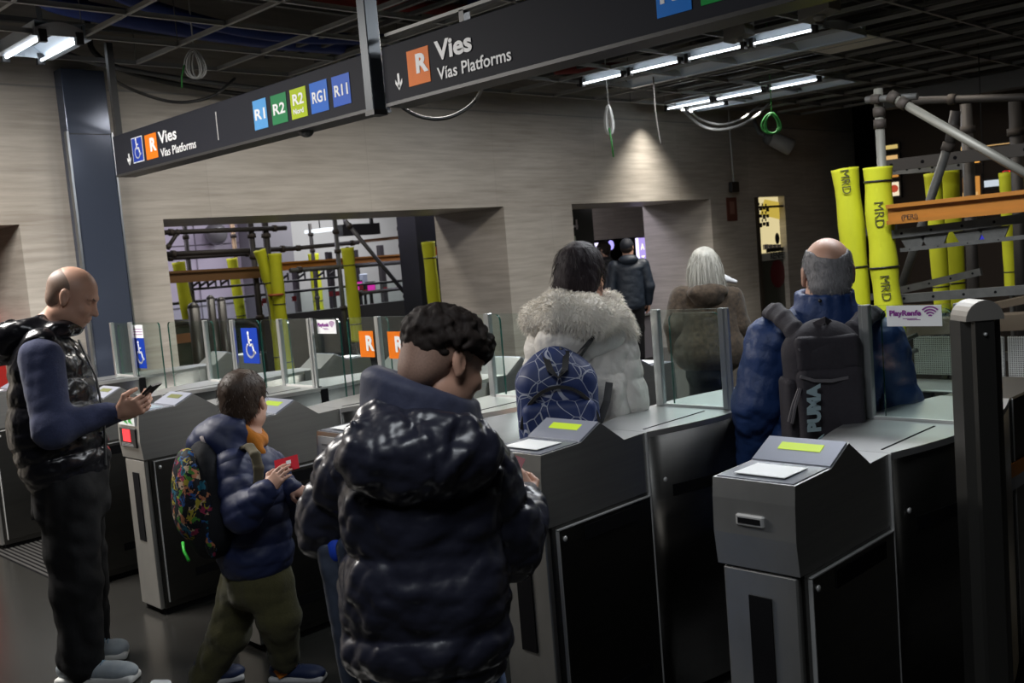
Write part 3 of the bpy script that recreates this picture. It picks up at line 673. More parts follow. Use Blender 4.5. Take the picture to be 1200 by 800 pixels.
            m3.box((xs-0.003, y0+wd*0.38, z0+(z1-z0)*0.30), (xs-0.001, y0+wd*0.62, z0+(z1-z0)*0.33)).box((xs-0.003, y0+wd*0.44, z0+(z1-z0)*0.36), (xs-0.001, y0+wd*0.7, z0+(z1-z0)*0.39))
            obj('wifi_symbol', m3, PURPLE, hst)
        elif kind == 'note':
            obj('note_sticker', m, WHITEP, hst, 'white printed note')
            m3 = MB()
            for k in range(3): m3.box((xs-0.003, y0+0.01, z0+(z1-z0)*(0.25+0.2*k)), (xs-0.001, y1-0.015, z0+(z1-z0)*(0.3+0.2*k)))
            obj('note_print', m3, PURPLE, hst)
    return t
g1 = make_gate(2.125, 1.219, 'ticket gate nearest the camera at right, empty reader in front of the balding man', stickers=[('play', 'p', 0.02, 0.195, 1.282, 1.348)], half=False)
g2 = make_gate(2.125, 2.066, 'ticket gate the boy in the shiny black jacket is touching')
g3 = make_gate(2.10, 2.985, 'ticket gate on the far side of the white coat, mostly behind the curly haired boy', flap_l=0.535, front='paper', stickers=[('play', 'r', -0.23, -0.07, 1.27, 1.34)], flap_r=-0.24)
g4 = make_gate(2.07, 3.76, 'ticket gate behind the small boy with the red card', flap_l=0.57, flap_r=-0.24, front='plain', stickers=[('R', 'l', 0.345, 0.465, 1.14, 1.275), ('R', 'p', 0.07, 0.19, 1.14, 1.275)])
g5 = make_gate(2.03, 4.612, 'ticket gate with the lit red square facing the man in the vest', flap_l=0.52, flap_r=-0.26, lcd=False, front='red', glow_card=True, stickers=[('play', 'r', -0.235, -0.06, 1.265, 1.34)])
g6 = make_gate(2.02, 5.42, 'wide ticket gate right behind the man in the vest', left_bulge=0.34, flap_l=0.85, flap_r=-0.28, lcd=False, front='plain', stickers=[('wheel', 'r', -0.26, -0.08, 1.09, 1.30)])
g7 = make_gate(1.99, 6.75, 'ticket gate at the left edge closest to the stone wall', flap_r=-0.40, lcd=False, front='plain', stickers=[('wheel', 'r', -0.16, -0.0, 1.03, 1.24), ('note', 'r', -0.16, -0.0, 1.24, 1.33)])

# orange and grey band on the far end of the nearest gate
one('band_sticker', MB().box((3.49, 1.211, 0.70), (3.75, 1.2135, 0.75)).box((3.49, 1.211, 0.655), (3.75, 1.2135, 0.70), 1), [mat('band_orange', (0.8, 0.25, 0.02), 0.5), mat('band_grey', (0.4, 0.4, 0.42), 0.5)], 'orange and grey band on the dark gate side at the right edge', 'sticker')
# round topped steel post at right
bp = pD(1153, 600, 2.55)
t = thing('bollard_post', 'tall dark steel post with a rounded pale cap at the right', 'post', (bp[0], bp[1], 0))
ztop = pD(1150, 348, 2.55)[2]
BOL = mat('post_dark', (0.10, 0.097, 0.09), 0.4, 0.8)
d1 = np.array([0.704, 0.71, 0]); d2 = np.array([0.71, -0.704, 0])
def ext_poly(pts, z0, z1, c): 
    return MB().prism([(c[0]+d2[0]*a+d1[0]*b, c[1]+d2[1]*a+d1[1]*b) for a, b in pts], z0, z1, 0, 'z')
obj('column', ext_poly([(-0.024, -0.045), (0.024, -0.045), (0.03, -0.035), (0.05, -0.02), (0.05, 0.04), (-0.05, 0.04), (-0.05, -0.02), (-0.03, -0.035)], 0, ztop-0.05, bp), BOL, t)
m = MB()
pr = [(-0.048, -0.05)]+[(0.048*math.cos(a), -0.05+0.05*math.sin(a)) for a in np.linspace(math.pi, 0, 13)]+[(0.048, -0.05)]
vs = []
for k in (-0.048, 0.04): vs += [(bp[0]+d2[0]*a+d1[0]*k, bp[1]+d2[1]*a+d1[1]*k, ztop+b) for a, b in pr]
n = len(pr); m.add(vs, [tuple(range(n)), tuple(range(2*n-1, n-1, -1))]+[(i, (i+1) % n, n+(i+1) % n, n+i) for i in range(n)])
obj('cap', m, mat('cap_grey', (0.36, 0.34, 0.31), 0.5, 0.5), t, 'pale rounded cap')
q = bp-d1*0.047; obj('screw', MB().sphere((q[0], q[1], ztop-0.085), 0.005, 8, 6), TRIMST, t)
obj('base_plate', MB().box((bp[0]-0.08, bp[1]-0.08, 0), (bp[0]+0.08, bp[1]+0.08, 0.012)), BOL, t)
# ================================================================== SOFT SHAPES (bodies, clothes, bags)
def nrm(v): v = np.array(v, float); return v/(np.linalg.norm(v)+1e-12)
A3 = lambda *p: np.array(p, float)
class cap:
    """tapered limb; puff=(number of baffles, amplitude)"""
    def __init__(s, a, b, r1, r2, k=0.02, puff=None, op=0):
        s.a, s.b, s.r1, s.r2, s.k, s.puff, s.op = np.array(a, float), np.array(b, float), r1, r2, k, puff, op
    def bb(s):
        m = max(s.r1, s.r2)+(s.puff[1] if s.puff else 0); return np.minimum(s.a, s.b)-m, np.maximum(s.a, s.b)+m
    def d(s, X, Y, Z):
        ab = s.b-s.a; L2 = ab@ab+1e-12; px, py, pz = X-s.a[0], Y-s.a[1], Z-s.a[2]
        t = np.clip((px*ab[0]+py*ab[1]+pz*ab[2])/L2, 0, 1)
        r = s.r1+(s.r2-s.r1)*t
        if s.puff: r = r+s.puff[1]*(np.sqrt(np.abs(np.sin(math.pi*s.puff[0]*t)))-0.6)
        return np.sqrt((px-ab[0]*t)**2+(py-ab[1]*t)**2+(pz-ab[2]*t)**2)-r
class ell:
    def __init__(s, c, r, ax=None, k=0.02, op=0):
        s.c = np.array(c, float); s.r = np.array(r, float)*np.ones(3); s.k = k; s.op = op
        if ax is None: s.M = np.eye(3)
        else:
            x = nrm(ax[0]); y = np.array(ax[1], float); y = nrm(y-x*(x@y)); s.M = np.array([x, y, np.cross(x, y)])
    def bb(s):
        e = np.sqrt(((s.M*s.r[:, None])**2).sum(0)); return s.c-e, s.c+e
    def d(s, X, Y, Z):
        p = (X-s.c[0], Y-s.c[1], Z-s.c[2]); q0 = 0; q1 = 0
        for i in range(3):
            v = p[0]*s.M[i, 0]+p[1]*s.M[i, 1]+p[2]*s.M[i, 2]; q0 = q0+(v/s.r[i])**2; q1 = q1+(v/s.r[i]**2)**2
        k0 = np.sqrt(q0); return np.where(k0 < 1e-4, -min(s.r), k0*(k0-1)/np.sqrt(q1+1e-9))
class ecap:
    """torso-like column a>b with elliptical section: (half width, half depth) at both ends; sd = width direction"""
    def __init__(s, a, b, wd1, wd2, sd, k=0.03, puff=None, op=0, sq=2.0):
        s.a, s.b = np.array(a, float), np.array(b, float); s.w1, s.w2 = wd1, wd2; s.k = k; s.puff = puff; s.op = op; s.sq = sq
        s.t = nrm(s.b-s.a); s.L = np.linalg.norm(s.b-s.a); sd = np.array(sd, float); s.x = nrm(sd-s.t*(sd@s.t)); s.y = np.cross(s.t, s.x)
    def bb(s):
        m = max(*s.w1, *s.w2)+(s.puff[1] if s.puff else 0); return np.minimum(s.a, s.b)-m, np.maximum(s.a, s.b)+m
    def d(s, X, Y, Z):
        px, py, pz = X-s.a[0], Y-s.a[1], Z-s.a[2]
        l = px*s.t[0]+py*s.t[1]+pz*s.t[2]; u = px*s.x[0]+py*s.x[1]+pz*s.x[2]; v = px*s.y[0]+py*s.y[1]+pz*s.y[2]
        t = np.clip(l/s.L, 0, 1); w = s.w1[0]+(s.w2[0]-s.w1[0])*t; dd = s.w1[1]+(s.w2[1]-s.w1[1])*t
        if s.puff:
            pf = s.puff[1]*(np.sqrt(np.abs(np.sin(math.pi*s.puff[0]*t)))-0.6); w = w+pf; dd = dd+pf
        ex = np.where(l < 0, -l, np.where(l > s.L, l-s.L, 0)); m = np.minimum(w, dd); ce = m*0.7
        q = (np.abs(u/w)**s.sq+np.abs(v/dd)**s.sq+np.abs(ex/ce)**s.sq)**(1/s.sq)
        return (q-1)*m
class rbox:
    def __init__(s, c, half, ax, r=0.03, k=0.02, op=0):
        s.c = np.array(c, float); s.h = np.array(half, float); s.r = r; s.k = k; s.op = op
        x = nrm(ax[0]); y = np.array(ax[1], float); y = nrm(y-x*(x@y)); s.M = np.array([x, y, np.cross(x, y)])
    def bb(s):
        e = (np.abs(s.M)*s.h[:, None]).sum(0); return s.c-e, s.c+e
    def d(s, X, Y, Z):
        p = (X-s.c[0], Y-s.c[1], Z-s.c[2]); o = 0; ins = None
        for i in range(3):
            q = np.abs(p[0]*s.M[i, 0]+p[1]*s.M[i, 1]+p[2]*s.M[i, 2])-(s.h[i]-s.r)
            o = o+np.maximum(q, 0)**2; ins = q if ins is None else np.maximum(ins, q)
        return np.sqrt(o)+np.minimum(ins, 0)-s.r
def smin(a, b, k):
    h = np.maximum(k-np.abs(a-b), 0)/k; return np.minimum(a, b)-h*h*k*0.25
def smax(a, b, k): return -smin(-a, -b, k)
def wrinkle(X, Y, Z, scale, seed, n=5, sharp=False):
    g = np.random.default_rng(seed); o = 0
    for i in range(n):
        d = nrm(g.normal(size=3))*scale*(0.7+0.9*g.random()); ph = g.random()*6.28
        v = X*d[0]+Y*d[1]+Z*d[2]+ph
        e = g.normal(size=3)*scale*0.35; v = v+1.2*np.sin(X*e[0]+Y*e[1]+Z*e[2])
        o = o+((1-np.abs(np.sin(v)))*1.0-0.36 if sharp else np.sin(v))
    return o/n
def grow(prims, h, wr=None):
    """one continuous surface from soft shapes. wr = list of (amplitude, scale, seed, sharp)"""
    lo = np.min([p.bb()[0] for p in prims if p.op == 0], 0)-3*h-0.01; hi = np.max([p.bb()[1] for p in prims if p.op == 0], 0)+3*h+0.01
    n = np.ceil((hi-lo)/h).astype(int)+1; vol = np.full(n, 0.5, np.float32)
    ax = [(lo[i]+h*np.arange(n[i])).astype(np.float32) for i in range(3)]
    for p in prims:
        b0, b1 = p.bb(); m = 0.035+p.k+3*h
        i0 = np.clip(np.floor((b0-m-lo)/h).astype(int), 0, n-1); i1 = np.clip(np.ceil((b1+m-lo)/h).astype(int)+1, 1, n)
        if np.any(i1 <= i0): continue
        sl = tuple(slice(a, b) for a, b in zip(i0, i1))
        X, Y, Z = ax[0][sl[0]][:, None, None], ax[1][sl[1]][None, :, None], ax[2][sl[2]][None, None, :]
        d = p.d(X, Y, Z).astype(np.float32)
        if p.op == 0: vol[sl] = smin(vol[sl], d, max(p.k, 1e-4))
        elif p.op == 1: vol[sl] = smax(vol[sl], -d, max(p.k, 1e-4))
    if wr:
        I = np.nonzero(np.abs(vol) < 0.04); X, Y, Z = ax[0][I[0]], ax[1][I[1]], ax[2][I[2]]; o = 0
        for amp, sc, seed, sharp in wr: o = o+amp*wrinkle(X, Y, Z, sc, seed, 6, sharp)
        vol[I] += o.astype(np.float32)
    return surf(vol, lo, h)
def surf(vol, lo, h):
    s = vol < 0; n = np.array(vol.shape)
    c = np.zeros(n-1, np.uint8); crn = [(i, j, k) for i in (0, 1) for j in (0, 1) for k in (0, 1)]
    for i, j, k in crn: c += s[i:n[0]-1+i, j:n[1]-1+j, k:n[2]-1+k]
    act = (c > 0) & (c < 8); P = np.argwhere(act); idx = np.full(n-1, -1, np.int32); idx[act] = np.arange(len(P))
    acc = np.zeros((len(P), 3), np.float32); cnt = np.zeros(len(P), np.float32)
    V = {k_: vol[P[:, 0]+k_[0], P[:, 1]+k_[1], P[:, 2]+k_[2]] for k_ in crn}
    for a in crn:
        for ax in range(3):
            if a[ax] == 0:
                b = list(a); b[ax] = 1; b = tuple(b); va, vb = V[a], V[b]; m = (va < 0) != (vb < 0)
                t = np.where(m, va/np.where(m, va-vb, 1), 0); q = np.array(a, np.float32)[None].repeat(len(P), 0); q[:, ax] = t
                acc[m] += q[m]; cnt[m] += 1
    v = lo+h*(P+acc/np.maximum(cnt, 1)[:, None])
    quads = []
    for ax in range(3):
        o1, o2 = (ax+1) % 3, (ax+2) % 3
        sl0 = [slice(None)]*3; sl1 = [slice(None)]*3; sl0[ax] = slice(0, -1); sl1[ax] = slice(1, None)
        e = np.argwhere(s[tuple(sl0)] != s[tuple(sl1)])
        e = e[(e[:, o1] > 0) & (e[:, o2] > 0) & (e[:, o1] < n[o1]-1) & (e[:, o2] < n[o2]-1)]
        if not len(e): continue
        ins = s[e[:, 0], e[:, 1], e[:, 2]]
        def g(d1, d2):
            q = e.copy(); q[:, o1] -= d1; q[:, o2] -= d2; return idx[q[:, 0], q[:, 1], q[:, 2]]
        q = np.stack([g(1, 1), g(0, 1), g(0, 0), g(1, 0)], 1); q[~ins] = q[~ins][:, ::-1]; quads.append(q)
    q = np.concatenate(quads); q = q[(q >= 0).all(1)]
    return v, q
def soft(name, prims, m, parent, h=0.007, wr=None, label=None, gravity=None):
    v, q = grow(prims, h, wr)
    return rawobj(name, v, q, m, parent, label, None, True)
def Sub(o): return sub(o)

# ------------------------------------------------------------------ anatomy
def head(c, f, u, s=1.0, k=0.012, ears=True):
    """face and skull; c = centre of skull, f = face direction, u = up, s = size against an adult"""
    f = nrm(f); u = np.array(u, float); u = nrm(u-f*(f@u)); l = np.cross(u, f)
    P = lambda x, y, z: c+(f*x+l*y+u*z)*s
    ax = (f, l)
    R = [ell(P(-0.008, 0, 0.035), A3(0.097, 0.076, 0.088)*s, ax, k), ell(P(0.035, 0, -0.03), A3(0.066, 0.062, 0.085)*s, ax, 0.03*s),
         ell(P(0.058, 0, -0.088), A3(0.030, 0.034, 0.026)*s, ax, 0.025*s),                                     # chin
         ell(P(0.02, 0.045, -0.065), A3(0.05, 0.02, 0.03)*s, ax, 0.025*s), ell(P(0.02, -0.045, -0.065), A3(0.05, 0.02, 0.03)*s, ax, 0.025*s),   # jaw
         ell(P(0.078, 0, 0.028), A3(0.018, 0.052, 0.012)*s, ax, 0.018*s),                                     # brow
         ell(P(0.072, 0.038, -0.025), A3(0.022, 0.022, 0.02)*s, ax, 0.02*s), ell(P(0.072, -0.038, -0.025), A3(0.022, 0.022, 0.02)*s, ax, 0.02*s),
         cap(P(0.088, 0, 0.012), P(0.113, 0, -0.028), 0.009*s, 0.012*s, 0.010*s),                               # nose
         ell(P(0.098, 0.012, -0.031), A3(0.010, 0.008, 0.007)*s, ax, 0.006*s), ell(P(0.098, -0.012, -0.031), A3(0.010, 0.008, 0.007)*s, ax, 0.006*s),
         ell(P(0.094, 0, -0.055), A3(0.011, 0.024, 0.0065)*s, ax, 0.006*s), ell(P(0.092, 0, -0.068), A3(0.011, 0.020, 0.007)*s, ax, 0.006*s)]
    for sg in (1, -1):
        e = ell(P(0.092, sg*0.032, 0.010), A3(0.014, 0.017, 0.010)*s, ax, 0.012*s); e.op = 1; R.append(e)
        R.append(ell(P(0.078, sg*0.032, 0.009), A3(0.012, 0.014, 0.010)*s, ax, 0.004*s))
        if ears:
            ea = nrm(f*-0.35+u*0.94)
            R += [ell(P(-0.004, sg*0.080, 0.002), A3(0.033, 0.009, 0.019)*s, (ea, l), 0.006*s), ell(P(0.002, sg*0.079, -0.024), A3(0.012, 0.007, 0.010)*s, (ea, l), 0.006*s)]
            e = ell(P(0.004, sg*0.090, 0.004), A3(0.019, 0.007, 0.009)*s, (ea, l), 0.005*s); e.op = 1; R.append(e)
    return R
def hand(wr, d, n, side, s=1.0, curl=(0.5, 0.7, 0.4), thumb=0.5, spread=0.0215):
    """wr wrist, d towards the fingers, n out of the palm, side = +1/-1 where the thumb sits (cross(d, n)*side)"""
    d = nrm(d); n = np.array(n, float); n = nrm(n-d*(n@d)); t = np.cross(d, n)*side
    R = [ell(wr+d*0.045*s, A3(0.050, 0.040, 0.0155)*s, (d, t), 0.012*s), rbox(wr+d*0.055*s, A3(0.042, 0.041, 0.0125)*s, (d, t), 0.011*s, 0.008*s),
         cap(wr-d*0.02*s, wr+d*0.02*s, 0.027*s, 0.026*s, 0.02*s)]
    for i, (off, ln, back) in enumerate(((0.032, 0.072, 0.004), (0.0107, 0.080, 0.0), (-0.0107, 0.074, 0.002), (-0.032, 0.058, 0.010))):
        p = wr+d*(0.092-back)*s+t*off*s*(spread/0.0215); a = 0.0
        for j, fr in enumerate((0.45, 0.32, 0.25)):
            a += curl[j]; q = p+(d*math.cos(a)+n*math.sin(a))*ln*fr*s; R.append(cap(p, q, (0.0092-0.0008*j)*s, (0.0088-0.0009*j)*s, 0.0035*s)); p = q
    p = wr+d*0.025*s+t*0.030*s; dirn = nrm(d*0.65+t*0.75+n*0.25)
    q = p+dirn*0.042*s; R.append(cap(p, q, 0.0145*s, 0.0105*s, 0.010*s))
    dirn = nrm(d*(1.0)+t*(0.35-thumb*0.5)+n*(0.3+thumb*0.5)); q2 = q+dirn*0.032*s; R.append(cap(q, q2, 0.0105*s, 0.0095*s, 0.004*s))
    q3 = q2+nrm(dirn+n*0.3-t*0.2)*0.025*s; R.append(cap(q2, q3, 0.0095*s, 0.008*s, 0.004*s))
    return R
def body(J, s=1.0, hands=None):
    """one continuous skin surface under the clothes; J = joints"""
    sd = nrm(np.array(J['shR'])-np.array(J['shL'])); R = []
    R += [ecap(J['chest'], J['pelvis'], (0.15*s, 0.095*s), (0.145*s, 0.095*s), sd, 0.03), cap(J['neck'], J['skull'], 0.058*s, 0.052*s, 0.02), cap(J['chest'], J['neck'], 0.09*s, 0.06*s, 0.04)]
    for q in 'LR':
        R += [cap(J['neck'], J['sh'+q], 0.05*s, 0.055*s, 0.04), cap(J['sh'+q], J['el'+q], 0.048*s, 0.040*s, 0.02), cap(J['el'+q], J['wr'+q], 0.039*s, 0.027*s, 0.012)]
        R += [cap(J['hip'+q], J['kn'+q], 0.078*s, 0.056*s, 0.03), cap(J['kn'+q], J['an'+q], 0.055*s, 0.036*s, 0.02), cap(J['an'+q], np.array(J['an'+q])*0.7+np.array(J['toe'+q])*0.3, 0.034*s, 0.024*s, 0.01)]
    return R
def shoe(name, heel, toe, m_up, m_sole, parent, s=1.0, label=None, extra=None, mark=None):
    heel, toe = np.array(heel, float), np.array(toe, float); d = nrm(toe-heel); L = np.linalg.norm(toe-heel)
    up = np.array([0, 0, 1.0]); up = nrm(up-d*(up@d)); sd = np.cross(up, d); mid = (heel+toe)/2
    R = [ell(heel+d*L*0.22+up*0.055*s, A3(L*0.24, 0.040*s, 0.050*s), (d, sd), 0.03*s), ell(mid+d*L*0.12+up*0.045*s, A3(L*0.40, 0.044*s, 0.036*s), (d, sd), 0.03*s),
         ell(toe-d*L*0.2+up*0.038*s, A3(L*0.2, 0.044*s, 0.030*s), (d, sd), 0.02*s), cap(heel+d*L*0.25+up*0.06*s, heel+d*L*0.22+up*0.115*s, 0.040*s, 0.038*s, 0.02*s)]
    o = Sub(soft(name, R, m_up, parent, 0.005, label=label))
    S = [rbox(mid+up*0.016*s, A3(L*0.5, 0.047*s, 0.017*s), (d, sd), 0.014*s, 0.01*s)]
    soft('sole', S, m_sole, o, 0.005)
    lm = MB()
    for k in range(4):
        c = mid+d*(L*0.02+k*L*0.07)+up*(0.086-0.006*k)*s; lm.tube([c-sd*0.022*s-up*0.006*s, c+up*0.004*s, c+sd*0.022*s-up*0.006*s], 0.0035*s, 5)
    obj('laces', lm, extra or m_sole, o)
    return o, (mid, d, sd, up, L)
def strands(name, base_v, base_n, count, ln, wd, m, parent, seed=1, jit=0.5, droop=0.0, cluster=None):
    """fine hair or fur blades standing on a surface"""
    g = np.random.default_rng(seed); k = g.integers(0, len(base_v), count); p = base_v[k]; n = base_n[k]
    d = n+g.normal(size=(count, 3))*jit+np.array([0, 0, -droop]); d /= np.linalg.norm(d, axis=1)[:, None]
    if cluster is not None: d = d+cluster(p)*1.0; d /= np.linalg.norm(d, axis=1)[:, None]
    l = ln*(0.6+0.8*g.random(count))[:, None]; x = np.cross(d, g.normal(size=(count, 3))); x /= np.linalg.norm(x, axis=1)[:, None]+1e-9
    b = p-d*0.002; mid = b+d*l*0.6+np.array([0, 0, -1])*l*0.05; tip = b+d*l+np.array([0, 0, -1])*l*(0.15+droop*0.4)
    v = np.concatenate([b-x*wd, b+x*wd, mid+x*wd*0.8, mid-x*wd*0.8, tip+x*wd*0.15, tip-x*wd*0.15])
    i = np.arange(count); q = np.concatenate([np.stack([i, i+count, i+2*count, i+3*count], 1), np.stack([i+3*count, i+2*count, i+4*count, i+5*count], 1)])
    return rawobj(name, v, q, m, parent, None, None, True)
def normals(v, q):
    n = np.cross(v[q[:, 2]]-v[q[:, 0]], v[q[:, 3]]-v[q[:, 1]]); o = np.zeros_like(v)
    for i in range(4): np.add.at(o, q[:, i], n)
    return o/(np.linalg.norm(o, axis=1)[:, None]+1e-12)
def ground(p): return np.array([p[0], p[1], 0.0])

NYLON = lambda n, c, r=0.32, b=0.35: mat(n, c, r, 0, bump=((16, 16, 16), b, 0.03), spec=0.5, bdet=True)
CLOTH = lambda n, c, c2=None, r=0.85, sc=60, b=0.3: mat(n, c, r, 0, noise=((sc, sc, sc), c2 or tuple(x*0.75 for x in c), 1.6), bump=((sc*1.5, sc*1.5, sc*1.5), b, 0.004), sheen=0.0 if sum(c) < 0.15 else 0.12, spec=0.2)
HAIRD = mat('hair_dark', (0.014, 0.010, 0.009), 0.7, noise=((60, 60, 20), (0.026, 0.019, 0.016), 1.6), bump=((150, 150, 40), 0.5, 0.004), spec=0.2)
# ================================================================== PEOPLE
# ---- man in the black vest, standing at left, facing right with a phone
def man_vest():
    D = 4.2; P = lambda u, v, o=0.0: pD(u, v, D+o)
    base = ground(pZ(110, 787, 0.0)); t = thing('person', 'man in black padded vest and blue sweater looking down at a phone, at left', 'person', base, None)
    f = RT; J = dict(skull=P(80, 350), neck=P(55, 388), chest=P(60, 445), pelvis=P(84, 572), shR=P(48, 420, -0.17), elR=P(62, 503, -0.24), wrR=P(134, 483, -0.12),
        shL=P(66, 418, 0.18), elL=P(84, 500, 0.24), wrL=P(140, 484, 0.10), hipR=P(80, 580, -0.09), knR=P(90, 685, -0.10), anR=P(95, 772, -0.10), toeR=P(135, 790, -0.11),
        hipL=P(86, 580, 0.09), knL=P(98, 680, 0.12), anL=P(104, 760, 0.16), toeL=P(142, 768, 0.17))
    R = body(J); hf = nrm(RT*0.93+UP*-0.50+FW*0.08); R += head(P(84, 348), hf, UP, 1.03)
    hd = nrm(RT*0.95+UP*0.22-FW*0.05); R += hand(J['wrR']+RT*0.02, hd, nrm(FW*0.85+UP*0.45), 1, 1.0, (0.55, 0.75, 0.5), 0.9)
    R += hand(J['wrL'], nrm(RT*0.9+UP*0.2-FW*0.3), nrm(-FW*0.9+UP*0.4), -1, 0.95, (0.7, 0.9, 0.5), 0.9)
    soft('body', R, SKIN, t, 0.0045)
    # close-cropped hair: a shade over the skull
    HF = mat('hair_stubble', (0.26, 0.17, 0.125), 0.55, noise=((200, 200, 200), (0.18, 0.12, 0.09), 1.4))
    u_ = nrm(UP-hf*(hf@UP)); c = P(84, 348)
    R = [ell(c-hf*0.016+u_*0.034, A3(0.098, 0.0795, 0.086), (hf, np.cross(u_, hf)), 0.01), ell(c-hf*0.045-u_*0.02, A3(0.055, 0.064, 0.06), (hf, np.cross(u_, hf)), 0.02)]
    e = ell(c+hf*0.105+u_*0.01, A3(0.10, 0.12, 0.12), (hf, np.cross(u_, hf)), 0.01); e.op = 1; R.append(e)
    for sg in (1, -1):
        e = ell(c+np.cross(u_, hf)*sg*0.08-u_*0.012-hf*0.0, A3(0.04, 0.03, 0.034), (hf, np.cross(u_, hf)), 0.01); e.op = 1; R.append(e)
    soft('hair', R, HF, t, 0.005, label='close-cropped grey brown hair')
    BR = mat('brow_brown', (0.09, 0.055, 0.04), 0.7)
    l_ = np.cross(u_, hf); mb = MB()
    for sg in (1, -1): mb.tube([c+(hf*0.096+l_*sg*0.014+u_*0.024)*1.03, c+(hf*0.092+l_*sg*0.034+u_*0.031)*1.03, c+(hf*0.075+l_*sg*0.053+u_*0.024)*1.03], [0.003, 0.004, 0.0025], 6)
    obj('eyebrows', mb, BR, t)
    SW = CLOTH('sweater_blue', (0.05, 0.06, 0.125), (0.036, 0.043, 0.09), 0.9, 90, 0.4)
    wr = [(0.008, 40, 3, True)]
    for nm, q in (('sleeve', 'R'), ('sleeve', 'L')):
        soft(nm, [cap(J['sh'+q], J['el'+q], 0.088, 0.074, 0.03), cap(J['el'+q], J['wr'+q]-RT*0.03, 0.072, 0.045, 0.035), cap(J['wr'+q]-RT*0.035, J['wr'+q], 0.041, 0.037, 0.01)], SW, t, 0.006, wr)
    obj('wrist_band', MB().tube([J['wrR']+RT*0.012+(UP*math.cos(a)+FW*math.sin(a))*0.031 for a in np.linspace(0, 2*math.pi, 17)[:-1]], 0.004, 6, closed=True), BLACK, t)
    VE = NYLON('vest_black', (0.010, 0.010, 0.013), 0.25, 0.4)
    R = [ecap(P(58, 418), P(66, 500), (0.215, 0.135), (0.225, 0.175), FW, 0.03, (3, 0.014)), ecap(P(66, 500), P(80, 552), (0.225, 0.178), (0.215, 0.165), FW, 0.03, (3, 0.012)),
         cap(P(48, 405, -0.14), P(62, 402, 0.16), 0.075, 0.075, 0.04)]
    for sg in (-1, 1):
        e = ell(P(44, 425, sg*0.25), A3(0.10, 0.075, 0.12), (RT, FW), 0.02); e.op = 1; R.append(e)
    ve = Sub(soft('vest', R, VE, t, 0.007, [(0.011, 44, 5, True)]))
    # stand-up collar and the hood lying on the back
    cc = P(62, 388); ring = [cc+(RT*0.085*math.cos(a)+FW*0.095*math.sin(a))+UP*(0.0+0.012*math.cos(a)) for a in np.linspace(0, 2*math.pi, 13)]
    R = [cap(a, b, 0.034, 0.034, 0.02) for a, b in zip(ring[:-1], ring[1:])]
    R += [ell(P(26, 392), A3(0.155, 0.17, 0.085), (nrm(RT*0.9+UP*0.45), FW), 0.05), ell(P(10, 405), A3(0.10, 0.15, 0.07), (nrm(RT*0.9+UP*0.5), FW), 0.04)]
    e = ell(P(34, 372), A3(0.10, 0.12, 0.03), (nrm(RT*0.9+UP*0.45), FW), 0.03); e.op = 1; R.append(e)
    soft('hood', R, VE, ve, 0.007, [(0.012, 36, 8, True)])
    z0 = P(108, 420, -0.0); obj('zip', MB().ribbon([P(92, 398), P(112, 440), P(122, 490), P(124, 545)], FW, 0.012, 0.006), mat('zip_grey', (0.12, 0.12, 0.12), 0.4, 0.6), ve)
    TR = CLOTH('trousers_charcoal', (0.006, 0.006, 0.0065), (0.010, 0.010, 0.011), 0.85, 70, 0.3)
    R = [ecap(P(82, 548), P(84, 590), (0.175, 0.145), (0.175, 0.15), FW, 0.03)]
    for q in 'RL': R += [cap(J['hip'+q], J['kn'+q], 0.122, 0.102, 0.03), cap(J['kn'+q], J['an'+q]-UP*0.005, 0.098, 0.087, 0.03)]
    soft('trousers', R, TR, t, 0.008, [(0.022, 24, 4, True), (0.006, 60, 9, False)])
    SU = mat('shoe_grey', (0.33, 0.36, 0.38), 0.6, noise=((40, 40, 40), (0.25, 0.29, 0.33), 1.5)); SS = mat('sole_white', (0.62, 0.62, 0.6), 0.6)
    hR, tR = pZ(72, 797, 0.0), pZ(160, 800, 0.0)
    for (heel, toe) in (((70, 800), (161, 797)), ((98, 777), (151, 768))):
        a = pZ(*heel, 0.0); b = pZ(*toe, 0.0)
        s_, (mid, d, sd, up, L) = shoe('shoe', a, b, SU, SS, t, 1.05, extra=mat('lace_blue', (0.18, 0.28, 0.38), 0.7))
        text('shoe_mark', 'N', 0.055, (mid-sd*0.053-d*0.045+up*0.045, d, nrm(up+sd*0.35)), BLACK, s_, 0.006)
    return J
Jm = man_vest()
# phone in his hand
c = pD(170, 463, 4.10); d = nrm(RT*0.76+UP*0.58-FW*0.2); n = nrm(np.cross(d, nrm(FW*0.9+RT*0.2)))
s_ = np.cross(n, d)
t = thing('phone', 'dark phone held by the man in the black vest', 'phone', c)
obj('case', MB().obox(c, (0.073, 0.036, 0.0045), (d, s_, n)), BLACK, t)
obj('screen', MB().obox(c+n*0.0048, (0.069, 0.033, 0.0006), (d, s_, n)), mat('phone_glass', (0.02, 0.025, 0.03), 0.08), t)

